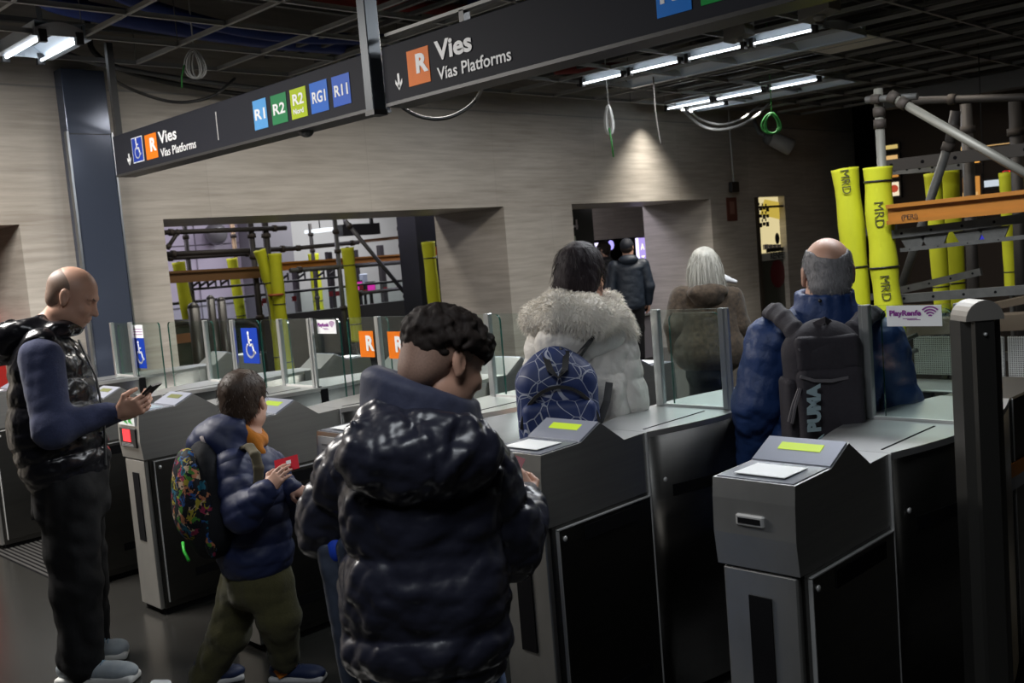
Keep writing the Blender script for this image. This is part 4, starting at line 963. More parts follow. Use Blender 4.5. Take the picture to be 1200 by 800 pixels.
# ---- small boy with the colourful rucksack
def small_boy():
    D = 3.85; P = lambda u, v, o=0.0: pD(u, v, D+o)
    base = ground(pZ(300, 795, 0)); t = thing('person', 'small boy in navy puffer jacket and green trousers holding a red card', 'person', base)
    J = dict(skull=P(286, 474), neck=P(290, 512), chest=P(292, 558), pelvis=P(300, 655), shR=P(272, 545, -0.13), elR=P(284, 604, -0.22), wrR=P(314, 574, -0.27),
        shL=P(316, 545, 0.12), elL=P(338, 598, 0.12), wrL=P(341, 572, 0.0), hipR=P(312, 672, -0.02), knR=P(326, 722, -0.02), anR=P(334, 772, 0.08), toeR=P(366, 790, 0.08),
        hipL=P(288, 672, 0.06), knL=P(268, 742, 0.10), anL=P(240, 796, 0.14), toeL=P(268, 806, 0.16))
    R = body(J, 0.72); hf = nrm(RT*0.20+FW*0.96+UP*-0.10); c = P(286, 471); R += head(c, hf, UP, 0.97)
    R += hand(J['wrR'], nrm(RT*0.66+UP*0.72-FW*0.05), nrm(FW*0.85+RT*0.3-UP*0.3), 1, 0.72, (0.35, 0.45, 0.3), 0.8)
    R += hand(J['wrL'], nrm(RT*0.85-UP*0.25-FW*0.3), nrm(-UP*0.7+FW*0.4-RT*0.3), -1, 0.74, (0.4, 0.6, 0.4), 0.5)
    soft('body', R, mat('skin_child', (0.58, 0.34, 0.25), 0.5), t, 0.004)
    u_ = nrm(UP-hf*(hf@UP)); l_ = np.cross(u_, hf)
    R = [ell(c-hf*0.012+u_*0.038, A3(0.107, 0.088, 0.094)*0.98, (hf, l_), 0.01), ell(c-hf*0.05-u_*0.028, A3(0.052, 0.066, 0.060), (hf, l_), 0.03)]
    e = ell(c+hf*0.12-u_*0.03, A3(0.10, 0.12, 0.10), (hf, l_), 0.012); e.op = 1; R.append(e)
    for sg in (1, -1):
        e = ell(c+l_*sg*0.082-u_*0.02+hf*0.006, A3(0.03, 0.026, 0.034), (hf, l_), 0.008); e.op = 1; R.append(e)
    HB = mat('hair_brown', (0.035, 0.021, 0.014), 0.5, noise=((70, 70, 22), (0.06, 0.037, 0.025), 1.6), bump=((160, 160, 45), 0.5, 0.004), spec=0.3)
    v, q = grow(R, 0.005, [(0.003, 130, 2, False)]); hr = Sub(rawobj('hair', v, q, HB, t, None, None, True))
    nn = normals(v, q); strands('hair_strands', v, nn, 1300, 0.012, 0.0008, HB, hr, 5, 0.2, 0.9)
    NV = NYLON('jacket_navy', (0.012, 0.020, 0.070), 0.58, 0.2)
    R = [ecap(P(292, 545), P(300, 655), (0.148, 0.125), (0.158, 0.145), nrm(FW*0.85-RT*0.5), 0.03, (5, 0.010)), cap(J['shR'], P(316, 545, 0.12), 0.068, 0.065, 0.04)]
    jk = Sub(soft('jacket', R, NV, t, 0.006, [(0.011, 40, 6, True)]))
    for q in 'RL':
        soft('sleeve', [cap(J['sh'+q], J['el'+q], 0.070, 0.066, 0.03, (3, 0.008)), cap(J['el'+q], J['wr'+q], 0.066, 0.046, 0.03, (3, 0.007))], NV, jk, 0.006, [(0.010, 42, 7, True)])
    R = [ell(P(258, 512, -0.05), A3(0.135, 0.10, 0.085), (nrm(RT*0.92+UP*0.35), FW), 0.04), ell(P(282, 528, -0.02), A3(0.12, 0.13, 0.055), (nrm(RT*0.85-UP*0.45), FW), 0.05)]
    e = ell(P(284, 497, 0.0), A3(0.085, 0.10, 0.05), (RT, FW), 0.02); e.op = 1; R.append(e)
    soft('hood', R, NV, jk, 0.006, [(0.012, 38, 9, True)])
    cc = P(289, 506, -0.01)
    ring = [cc+(RT*0.052*math.cos(a)+FW*0.058*math.sin(a))+UP*(0.006-0.045*math.cos(a)) for a in np.linspace(0, 2*math.pi, 13)]
    soft('inner_hood', [cap(a, b, 0.023, 0.023, 0.02) for a, b in zip(ring[:-1], ring[1:])]+[cap(P(270, 490, -0.06), P(306, 530, -0.07), 0.022, 0.018, 0.03)], CLOTH('fleece_orange', (0.50, 0.17, 0.018), None, 0.9, 80, 0.4), jk, 0.005, [(0.005, 70, 12, True)], 'orange fleece hood')
    TG = CLOTH('corduroy_green', (0.085, 0.080, 0.034), (0.062, 0.058, 0.025), 0.9, 90, 0.5)
    R = [ecap(P(300, 655), P(302, 690), (0.115, 0.105), (0.125, 0.115), nrm(FW*0.85-RT*0.5), 0.03), cap(J['hipR'], J['knR'], 0.098, 0.082, 0.04), cap(J['knR'], J['anR']+UP*0.01, 0.080, 0.060, 0.03),
         cap(J['hipL'], J['knL'], 0.095, 0.078, 0.04), cap(J['knL'], J['anL']+UP*0.01, 0.076, 0.062, 0.03)]
    soft('trousers', R, TG, t, 0.006, [(0.020, 30, 3, True)])
    SN = mat('shoe_navy', (0.012, 0.022, 0.07), 0.55); SW2 = mat('sole_pale', (0.55, 0.55, 0.55), 0.6)
    a, b = pZ(318, 797, 0.0), pZ(381, 797, 0.0); s1, (mid, d, sd, up, L) = shoe('shoe', a, b, SN, SW2, t, 0.8, extra=SN)
    obj('shoe_stripe', MB().ribbon([mid-d*0.075+up*0.06-sd*0.036, mid-d*0.055+up*0.035-sd*0.042, mid-d*0.03+up*0.05-sd*0.038], up, 0.02, 0.004), mat('stripe_orange', (0.75, 0.22, 0.02), 0.5), s1)
    a = pZ(226, 806, 0.0); b = a+nrm(RT*0.9+FW*0.3)*0.2; s2, _ = shoe('shoe', a, b, SN, SW2, t, 0.8, extra=SN)
    soft('sock', [cap(J['anL']-UP*0.035, J['anL']-UP*0.07, 0.040, 0.038, 0.01)], mat('sock_yellow', (0.68, 0.72, 0.02), 0.8), t, 0.005, None, 'bright yellow sock')
    return J
Jb = small_boy()
c = pD(336, 544, 3.605)
d = nrm(RT*0.95+UP*0.18); u_ = nrm(UP*0.85+FW*0.5); u_ = nrm(u_-d*(u_@d)); n = np.cross(d, u_)
t = thing('travel_card', 'red card held up by the small boy', 'card', c)
obj('card', MB().obox(c, (0.044, 0.027, 0.0012), (d, u_, n)), mat('card_red', (0.62, 0.012, 0.03), 0.35), t)
obj('card_mark', MB().obox(c-n*0.0014*np.sign(n@FW)+d*0.008+u_*0.006, (0.009, 0.007, 0.0004), (d, u_, n)), WHITEP, t)
# rucksack on his back
def colour_mat():
    m = mat('patchwork_print', (0.1, 0.1, 0.1), 0.7, spec=0.2); nt = m.node_tree; b = nt.nodes['Principled BSDF']; L = nt.links.new; tc = nt.nodes.new('ShaderNodeTexCoord')
    nz = nt.nodes.new('ShaderNodeTexNoise'); nz.inputs['Scale'].default_value = 28; mixv = nt.nodes.new('ShaderNodeMix'); mixv.data_type = 'RGBA'; mixv.blend_type = 'ADD'; mixv.inputs['Factor'].default_value = 0.05
    vo = nt.nodes.new('ShaderNodeTexVoronoi'); vo.inputs['Scale'].default_value = 40
    L(tc.outputs['Object'], nz.inputs['Vector']); L(tc.outputs['Object'], mixv.inputs['A']); L(nz.outputs['Color'], mixv.inputs['B']); L(mixv.outputs['Result'], vo.inputs['Vector'])
    r = nt.nodes.new('ShaderNodeValToRGB'); r.color_ramp.interpolation = 'CONSTANT'; cols = [(0.008, 0.01, 0.014), (0.02, 0.07, 0.22), (0.06, 0.19, 0.03), (0.40, 0.16, 0.08), (0.012, 0.012, 0.016), (0.26, 0.03, 0.07), (0.45, 0.33, 0.22), (0.015, 0.11, 0.17), (0.30, 0.25, 0.03), (0.01, 0.012, 0.012)]
    els = r.color_ramp.elements; els[0].color = (*cols[0], 1); els[1].position = 0.1; els[1].color = (*cols[1], 1)
    for k in range(2, 10): e = els.new(k/10); e.color = (*cols[k], 1)
    sp = nt.nodes.new('ShaderNodeSeparateColor'); L(vo.outputs['Color'], sp.inputs[0]); L(sp.outputs[0], r.inputs['Fac'])
    v2 = nt.nodes.new('ShaderNodeTexVoronoi'); v2.inputs['Scale'].default_value = 95; L(mixv.outputs['Result'], v2.inputs['Vector']); s2 = nt.nodes.new('ShaderNodeSeparateColor'); L(v2.outputs['Color'], s2.inputs[0])
    lt = nt.nodes.new('ShaderNodeMath'); lt.operation = 'LESS_THAN'; lt.inputs[1].default_value = 0.35; L(s2.outputs[1], lt.inputs[0])
    mx = nt.nodes.new('ShaderNodeMix'); mx.data_type = 'RGBA'; L(lt.outputs[0], mx.inputs['Factor']); L(r.outputs['Color'], mx.inputs['A']); mx.inputs['B'].default_value = (0.012, 0.014, 0.02, 1); L(mx.outputs['Result'], b.inputs['Base Color'])
    return m
c = pD(232, 590, 3.72); bk = nrm(RT*-0.85-FW*0.5); sd = nrm(np.cross(bk, UP))
t = thing('backpack', 'small rucksack with a bright patchwork print on the boy in navy', 'backpack', c-UP*0.22)
BKB = CLOTH('bag_black', (0.012, 0.013, 0.016), None, 0.8, 70, 0.3)
PW = colour_mat()
soft('bag', [ell(c+UP*0.02-bk*0.035, A3(0.075, 0.125, 0.215), (bk, sd), 0.02), ell(c-UP*0.08-bk*0.03, A3(0.085, 0.135, 0.135), (bk, sd), 0.04)], BKB, t, 0.006, [(0.004, 50, 3, True)])
tp = c+UP*0.0+bk*0.022
soft('front_pocket', [ell(tp+UP*0.045, A3(0.062, 0.112, 0.17), (bk, sd), 0.02), ell(tp-UP*0.03, A3(0.062, 0.116, 0.10), (bk, sd), 0.04)], PW, t, 0.006, [(0.003, 50, 4, False)], 'bright patchwork pocket')
soft('side_panel', [ell(c-UP*0.04-sd*0.10-bk*0.01, A3(0.03, 0.03, 0.15), (bk, sd), 0.02)], PW, t, 0.006)
obj('grab_handle', MB().tube([c+UP*0.20-bk*0.05-sd*0.03, c+UP*0.245-bk*0.04-sd*0.01, c+UP*0.245-bk*0.04+sd*0.02, c+UP*0.20-bk*0.05+sd*0.035], 0.009, 7), mat('handle_pale', (0.35, 0.3, 0.3), 0.7), t)
obj('zip_pull', MB().tube([c-UP*0.145+bk*0.06+sd*0.05, c-UP*0.17+bk*0.065+sd*0.02, c-UP*0.20+bk*0.06-sd*0.02], 0.006, 6), mat('pull_green', (0.05, 0.7, 0.06), 0.5), t, 'bright green zip pull')
q = [pD(284, 526, 3.74), pD(292, 523, 3.68), pD(299, 532, 3.645), pD(303, 548, 3.64), pD(303, 566, 3.65), pD(298, 586, 3.68)]
soft('strap', [cap(a+RT*s*0.009, b+RT*s*0.009, 0.010, 0.010, 0.008) for a, b in zip(q[:-1], q[1:]) for s in (-1, 0, 1)], mat('strap_patch', (0.10, 0.085, 0.05), 0.8), t, 0.004)

# ---- curly haired boy in the shiny black jacket, closest to the camera
def curly_boy():
    D = 2.35; P = lambda u, v, o=0.0: pD(u, v, D+o)
    base = ground(P(510, 650)); t = thing('person', 'curly haired boy seen from behind in a shiny black hooded jacket', 'person', base)
    foot = lambda a, b: ground(base+RT*a+FW*b)
    J = dict(skull=P(520, 428), neck=P(498, 478), chest=P(490, 545), pelvis=P(500, 735), shR=P(556, 548, 0.02), elR=P(594, 640, 0.10), wrR=P(619, 584, 0.41),
        shL=P(422, 545, 0.06), elL=P(386, 618, 0.16), wrL=P(418, 612, 0.36), hipR=P(538, 760, 0.0), hipL=P(468, 760, 0.03))
    J['knR'] = foot(0.10, 0.03)+UP*0.42; J['anR'] = foot(0.10, 0.0)+UP*0.09; J['toeR'] = foot(0.13, 0.15)+UP*0.035
    J['knL'] = foot(-0.09, 0.05)+UP*0.42; J['anL'] = foot(-0.10, 0.05)+UP*0.09; J['toeL'] = foot(-0.08, 0.20)+UP*0.035
    R = body(J, 0.88); hf = nrm(RT*0.76+FW*0.52+UP*-0.42); c = P(519, 424); R += head(c, hf, UP, 0.98)
    R += hand(J['wrR']-UP*0.012, nrm(UP*0.78+FW*0.35-RT*0.38), nrm(FW*0.8-RT*0.35-UP*0.3), -1, 0.92, (0.45, 0.7, 0.45), 0.7)
    R += hand(J['wrL'], nrm(FW*0.8+RT*0.5), nrm(RT*0.5-UP*0.7), 1, 0.9)
    soft('body', R, SKIN, t, 0.0045)
    u_ = nrm(UP-hf*(hf@UP)); l_ = np.cross(u_, hf); ax = (hf, l_)
    # faded sides
    R = [ell(c-hf*0.012+u_*0.030, A3(0.101, 0.0795, 0.090), ax, 0.01), ell(c-hf*0.055-u_*0.035, A3(0.048, 0.058, 0.052), ax, 0.03)]
    e = ell(c+hf*0.115-u_*0.01, A3(0.10, 0.12, 0.10), ax, 0.01); e.op = 1; R.append(e)
    for sg in (1, -1):
        e = ell(c+l_*sg*0.083-u_*0.022+hf*0.01, A3(0.032, 0.026, 0.040), ax, 0.01); e.op = 1; R.append(e)
    hr = Sub(soft('hair', R, mat('hair_fade', (0.36, 0.22, 0.165), 0.6, noise=((230, 230, 230), (0.22, 0.135, 0.10), 1.4)), t, 0.005, None, 'short faded sides'))
    g = np.random.default_rng(4); R = [ell(c-hf*0.004+u_*0.060, A3(0.102, 0.085, 0.062), ax, 0.01), ell(c-hf*0.055+u_*0.025, A3(0.058, 0.068, 0.055), ax, 0.02), ell(c+hf*0.070+u_*0.055, A3(0.042, 0.066, 0.036), ax, 0.02)]
    for i in range(620):
        d = nrm(g.normal(size=3)); 
        if d[2] < (-0.85 if d[0] < -0.25 else -0.25): continue
        p = c-hf*0.004+u_*0.056+hf*(d[0]*0.107)+l_*(d[1]*0.089)+u_*(d[2]*0.069); R.append(ell(p, A3(0.015, 0.009, 0.009)*(0.7+0.5*g.random()), (g.normal(size=3), g.normal(size=3)), 0.007))
    v, q = grow(R, 0.0045, [(0.003, 220, 3, False)]); cu = Sub(rawobj('curls', v, q, HAIRD, hr, 'thick dark curls', None, True))
    # jacket
    BJ = mat('jacket_shiny_black', (0.018, 0.019, 0.032), 0.33, 0, bump=((14, 14, 18), 0.30, 0.03), spec=0.6, bdet=True)
    wr = [(0.034, 17, 21, True), (0.016, 42, 22, True)]
    side = nrm(RT*0.97-FW*0.15)
    R = [ecap(P(490, 545, 0.0), P(494, 640, 0.01), (0.175, 0.135), (0.19, 0.155), side, 0.03, (1, 0.027)), ecap(P(494, 640, 0.01), P(500, 730, 0.01), (0.195, 0.155), (0.20, 0.155), side, 0.015, (1, 0.026)),
         ecap(P(500, 730, 0.01), P(506, 776, 0.01), (0.20, 0.155), (0.19, 0.145), side, 0.015, (1, 0.022)), cap(J['shL'], J['shR'], 0.085, 0.085, 0.06)]
    jk = Sub(soft('jacket', R, BJ, t, 0.006, wr))
    R1 = [cap(J['shR'], J['elR'], 0.098, 0.092, 0.03, (2, 0.012)), cap(J['elR'], J['wrR'], 0.090, 0.050, 0.03, (3, 0.01))]
    R2 = [cap(J['shL'], J['elL'], 0.098, 0.085, 0.03, (2, 0.012)), cap(J['elL'], J['wrL'], 0.085, 0.055, 0.03, (3, 0.01))]
    soft('sleeve', R1, BJ, jk, 0.006, wr); soft('sleeve', R2, BJ, jk, 0.006, wr)
    # hood hanging open on the back and the raised collar
    R = [ell(P(492, 535, -0.11), A3(0.185, 0.10, 0.105), (RT, FW), 0.03), ell(P(450, 520, -0.07), A3(0.085, 0.09, 0.10), (RT, FW), 0.05), ell(P(540, 540, -0.06), A3(0.085, 0.09, 0.085), (RT, FW), 0.05)]
    soft('hood', R, BJ, jk, 0.006, [(0.036, 24, 23, True), (0.018, 55, 25, True)])
    c2 = P(494, 474, 0.03); ring = []
    for a in np.linspace(0, 2*math.pi, 44): ring.append(c2+RT*0.105*math.cos(a)+FW*0.098*math.sin(a)+UP*(0.012-0.048*math.cos(a)-0.012*math.sin(a)))
    R = [ecap(a-UP*0.05, a+UP*0.02, (0.03, 0.03), (0.022, 0.022), RT, 0.03) for a in ring]
    CLN = CLOTH('collar_slate', (0.055, 0.06, 0.10), (0.04, 0.045, 0.08), 0.6, 60, 0.2)
    soft('collar', R, CLN, jk, 0.005, [(0.006, 40, 31, True)], 'slate blue raised collar')
    # hanging front flap at his left and the shirt showing under the arm
    FL = NYLON('flap_slate', (0.045, 0.055, 0.08), 0.35, 0.3)
    R = [rbox((P(394, 660, 0.10)+P(425, 830, 0.12))/2, A3(0.25, 0.040, 0.03), (P(425, 830, 0.12)-P(394, 660, 0.10), RT), 0.025, 0.02), rbox((P(412, 660, 0.06)+P(440, 830, 0.08))/2, A3(0.25, 0.03, 0.03), (P(440, 830, 0.08)-P(412, 660, 0.06), RT), 0.025, 0.004)]
    soft('front_flap', R, FL, jk, 0.006, [(0.006, 40, 33, True)], 'slate quilted front edge hanging open')
    soft('shirt', [ell(P(396, 640, 0.10), A3(0.03, 0.04, 0.05), (RT, FW), 0.02)], mat('shirt_blue', (0.01, 0.06, 0.55), 0.7), jk, 0.006, None, 'bright blue shirt')
    JE = CLOTH('jeans_blue', (0.06, 0.12, 0.26), (0.045, 0.09, 0.2), 0.85, 80, 0.3)
    R = [ecap(P(500, 735), P(502, 775), (0.15, 0.12), (0.15, 0.12), RT, 0.03)]
    for q in 'RL': R += [cap(J['hip'+q], J['kn'+q], 0.088, 0.068, 0.03), cap(J['kn'+q], J['an'+q], 0.066, 0.056, 0.03)]
    soft('jeans', R, JE, t, 0.008, [(0.006, 40, 35, True)])
    for q, x in (('R', 0.10), ('L', -0.10)):
        a = ground(J['an'+q])-FW*0.05; b = a+nrm(FW+RT*0.15)*0.25; shoe('shoe', a, b, mat('trainer_black', (0.02, 0.02, 0.022), 0.6), mat('sole_white', (0.62, 0.62, 0.6), 0.6), t, 0.95)
    return J
Jt = curly_boy()
c = pD(595, 541, 2.79); d = nrm(RT*0.8-UP*0.35-FW*0.2); u_ = nrm(UP*0.7+FW*0.5); u_ = nrm(u_-d*(u_@d)); n = np.cross(d, u_)
t = thing('travel_card', 'dark red card the curly haired boy holds at the reader', 'card', c)
obj('card', MB().obox(c, (0.043, 0.027, 0.0012), (d, u_, n)), mat('card_dark_red', (0.35, 0.012, 0.03), 0.35), t)
obj('card_mark', MB().obox(c-n*0.0014*np.sign(n@FW), (0.012, 0.004, 0.0004), (d, u_, n)), WHITEP, t)

# ---- woman in the white coat
def white_coat():
    D = 3.85; P = lambda u, v, o=0.0: pD(u, v, D+o)
    base = ground(P(693, 470)); t = thing('person', 'dark haired person in white coat with fur hood walking through a gate', 'person', base)
    foot = lambda a, b: ground(base+RT*a+FW*b)
    J = dict(skull=P(682, 325), neck=P(686, 362), chest=P(690, 415), pelvis=P(694, 515), shR=P(722, 405, 0.02), elR=P(738, 468, 0.0), wrR=P(716, 490, 0.16),
        shL=P(640, 402, 0.02), elL=P(630, 462, 0.05), wrL=P(650, 490, 0.18), hipR=P(708, 525), hipL=P(676, 525))
    for q, x in (('R', 0.08), ('L', -0.08)):
        J['kn'+q] = foot(x, 0.02)+UP*0.48; J['an'+q] = foot(x, 0.06 if q == 'R' else -0.06)+UP*0.09; J['toe'+q] = foot(x, 0.2 if q == 'R' else 0.08)+UP*0.035
    R = body(J, 0.92); hf = nrm(FW*0.85+RT*0.50+UP*-0.1); c = P(682, 322); R += head(c, hf, UP, 0.96)
    for q, sg in (('R', -1), ('L', 1)): R += hand(J['wr'+q], nrm(FW*0.9-RT*0.2*sg), nrm(-UP), sg, 0.9)
    soft('body', R, SKIN, t, 0.006)
    u_ = nrm(UP-hf*(hf@UP)); l_ = np.cross(u_, hf); ax = (hf, l_)
    R = [ell(c-hf*0.015+u_*0.032, A3(0.108, 0.092, 0.098), ax, 0.01), ell(c-hf*0.05-u_*0.03, A3(0.075, 0.088, 0.085), ax, 0.03), ell(c-hf*0.055-u_*0.10, A3(0.05, 0.07, 0.05), ax, 0.03)]
    e = ell(c+hf*0.135-u_*0.03, A3(0.09, 0.10, 0.13), ax, 0.02); e.op = 1; R.append(e)
    HP = mat('hair_plum_black', (0.013, 0.008, 0.010), 0.6, noise=((50, 50, 14), (0.022, 0.014, 0.018), 1.6), bump=((140, 140, 30), 0.6, 0.004), spec=0.25)
    v, q = grow(R, 0.005, [(0.003, 120, 41, False)]); hr = Sub(rawobj('hair', v, q, HP, t, None, None, True)); strands('hair_strands', v, normals(v, q), 1100, 0.03, 0.0007, HP, hr, 6, 0.25, 1.2)
    WC = mat('coat_white', (0.66, 0.63, 0.585), 0.6, 0, bump=((22, 22, 22), 0.35, 0.02)); wr = [(0.022, 30, 43, True), (0.008, 70, 44, True)]
    R = [ecap(P(686, 410, 0.0), P(692, 470), (0.165, 0.115), (0.165, 0.125), RT, 0.04, (2, 0.010)), ecap(P(692, 470), P(694, 535), (0.165, 0.125), (0.175, 0.135), RT, 0.03, (2, 0.010)), cap(J['shL'], J['shR'], 0.075, 0.078, 0.05)]
    ct = Sub(soft('coat', R, WC, t, 0.006, wr))
    soft('sleeve', [cap(J['shR'], J['elR'], 0.080, 0.074, 0.03, (3, 0.008)), cap(J['elR'], J['wrR'], 0.074, 0.045, 0.03, (3, 0.008))], WC, ct, 0.006, wr)
    soft('sleeve', [cap(J['shL'], J['elL'], 0.078, 0.070, 0.03, (3, 0.008)), cap(J['elL'], J['wrL'], 0.07, 0.045, 0.03, (3, 0.008))], WC, ct, 0.006, wr)
    hd = Sub(soft('hood', [ell(P(665, 402, -0.10), A3(0.125, 0.085, 0.10), (RT, FW), 0.03), ell(P(690, 392, -0.05), A3(0.15, 0.10, 0.085), (RT, FW), 0.05)], WC, ct, 0.006, [(0.012, 36, 47, True)]))
    FU = mat('fur_cream', (0.88, 0.84, 0.77), 0.8, noise=((25, 25, 25), (0.76, 0.71, 0.63), 1.5), sheen=0.4)
    pts = [P(628, 372, -0.05), P(655, 366, -0.13), P(690, 372, -0.14), P(720, 376, -0.06), P(736, 390, -0.0)]
    R = [cap(a, b, r1, r2, 0.03) for a, b, r1, r2 in zip(pts[:-1], pts[1:], (0.052, 0.075, 0.080, 0.058), (0.075, 0.080, 0.058, 0.035))]
    R += [cap(P(628, 372, -0.05), P(650, 355, 0.05), 0.05, 0.045, 0.03), cap(P(728, 380, 0), P(715, 356, 0.05), 0.045, 0.042, 0.03), cap(P(655, 352, 0.05), P(712, 354, 0.05), 0.04, 0.04, 0.03)]
    v, q = grow(R, 0.006, [(0.006, 60, 51, False)]); fb = Sub(rawobj('fur_trim', v, q, FU, hd, 'cream fur edge', None, True))
    strands('fur', v, normals(v, q), 15000, 0.019, 0.0012, FU, fb['_p'] if '_p' in fb else hd, 8, 0.55, 0.35)
    TB = CLOTH('trousers_black', (0.012, 0.012, 0.014), None, 0.85, 70, 0.3)
    R = [ecap(P(694, 515), P(694, 540), (0.14, 0.11), (0.14, 0.11), RT, 0.03)]
    for q in 'RL': R += [cap(J['hip'+q], J['kn'+q], 0.088, 0.066, 0.03), cap(J['kn'+q], J['an'+q], 0.062, 0.05, 0.03)]
    soft('trousers', R, TB, t, 0.009, [(0.005, 40, 53, True)])
    for q in 'RL':
        a = ground(J['an'+q])-FW*0.05; shoe('shoe', a, a+FW*0.24, mat('trainer_black', (0.02, 0.02, 0.022), 0.6), mat('sole_black', (0.02, 0.02, 0.02), 0.6), t, 0.9)
    return J
Jw = white_coat()
def geo_mat():
    m = mat('geometric_print', (0.012, 0.028, 0.115), 0.6); nt = m.node_tree; b = nt.nodes['Principled BSDF']; tc = nt.nodes.new('ShaderNodeTexCoord'); last = None
    for sc, rot, wd in ((11, 0.4, 0.014), (8.5, 1.3, 0.010)):
        mp = nt.nodes.new('ShaderNodeMapping'); mp.inputs['Rotation'].default_value = (rot, rot*1.7, rot*0.6); vo = nt.nodes.new('ShaderNodeTexVoronoi'); vo.feature = 'DISTANCE_TO_EDGE'; vo.inputs['Scale'].default_value = sc
        lt = nt.nodes.new('ShaderNodeMath'); lt.operation = 'LESS_THAN'; lt.inputs[1].default_value = wd
        nt.links.new(tc.outputs['Object'], mp.inputs['Vector']); nt.links.new(mp.outputs['Vector'], vo.inputs['Vector']); nt.links.new(vo.outputs['Distance'], lt.inputs[0])
        if last is None: last = lt
        else:
            mx = nt.nodes.new('ShaderNodeMath'); mx.operation = 'MAXIMUM'; nt.links.new(last.outputs[0], mx.inputs[0]); nt.links.new(lt.outputs[0], mx.inputs[1]); last = mx
    mi = nt.nodes.new('ShaderNodeMix'); mi.data_type = 'RGBA'; mi.inputs['A'].default_value = (0.012, 0.028, 0.115, 1); mi.inputs['B'].default_value = (0.32, 0.34, 0.42, 1)
    nt.links.new(last.outputs[0], mi.inputs['Factor']); nt.links.new(mi.outputs['Result'], b.inputs['Base Color']); return m
GEO = geo_mat()
c = pD(654, 478, 3.60); upb = nrm(UP*0.97+RT*0.05-FW*0.1); bk = -FW
t = thing('backpack', 'navy backpack with thin white geometric lines on the white coat', 'backpack', c-UP*0.25)
soft('bag', [rbox(c-UP*0.02, A3(0.148, 0.085, 0.185), (RT, FW), 0.075, 0.02), ell(c+UP*0.11+FW*0.01, A3(0.105, 0.08, 0.115), (RT, FW), 0.06)], GEO, t, 0.006, [(0.004, 40, 61, True)])
soft('front_pocket', [rbox(c-UP*0.075-FW*0.085, A3(0.132, 0.035, 0.115), (RT, FW), 0.034, 0.02)], GEO, t, 0.006, [(0.003, 40, 62, False)])
ZB = mat('zip_black', (0.012, 0.012, 0.014), 0.5)
obj('zip', MB().ribbon([c+RT*(0.140*math.cos(a))+UP*(-0.075+0.165*math.sin(a))-FW*(0.083+0.012*math.sin(a)) for a in np.linspace(0.15, math.pi-0.15, 15)], bk, 0.02, 0.012), ZB, t)
obj('grab_handle', MB().ribbon([c+UP*0.205-RT*0.035-FW*0.02, c+UP*0.15-RT*0.02-FW*0.1, c+UP*0.125+RT*0.005-FW*0.115, c+UP*0.15+RT*0.03-FW*0.1, c+UP*0.205+RT*0.045-FW*0.02], RT, 0.022, 0.006), ZB, t)
obj('strap', MB().ribbon([c+UP*0.20+RT*0.01-FW*0.02, pD(672, 425, 3.66), pD(690, 402, 3.66), pD(704, 386, 3.72), pD(714, 378, 3.80), pD(718, 384, 3.95)], nrm(RT*0.6+UP*0.7), 0.05, 0.012), ZB, t, 'black shoulder strap')
obj('strap', MB().ribbon([pD(714, 448, 3.70), pD(711, 470, 3.68), pD(702, 495, 3.64)], RT, 0.028, 0.006), ZB, t)

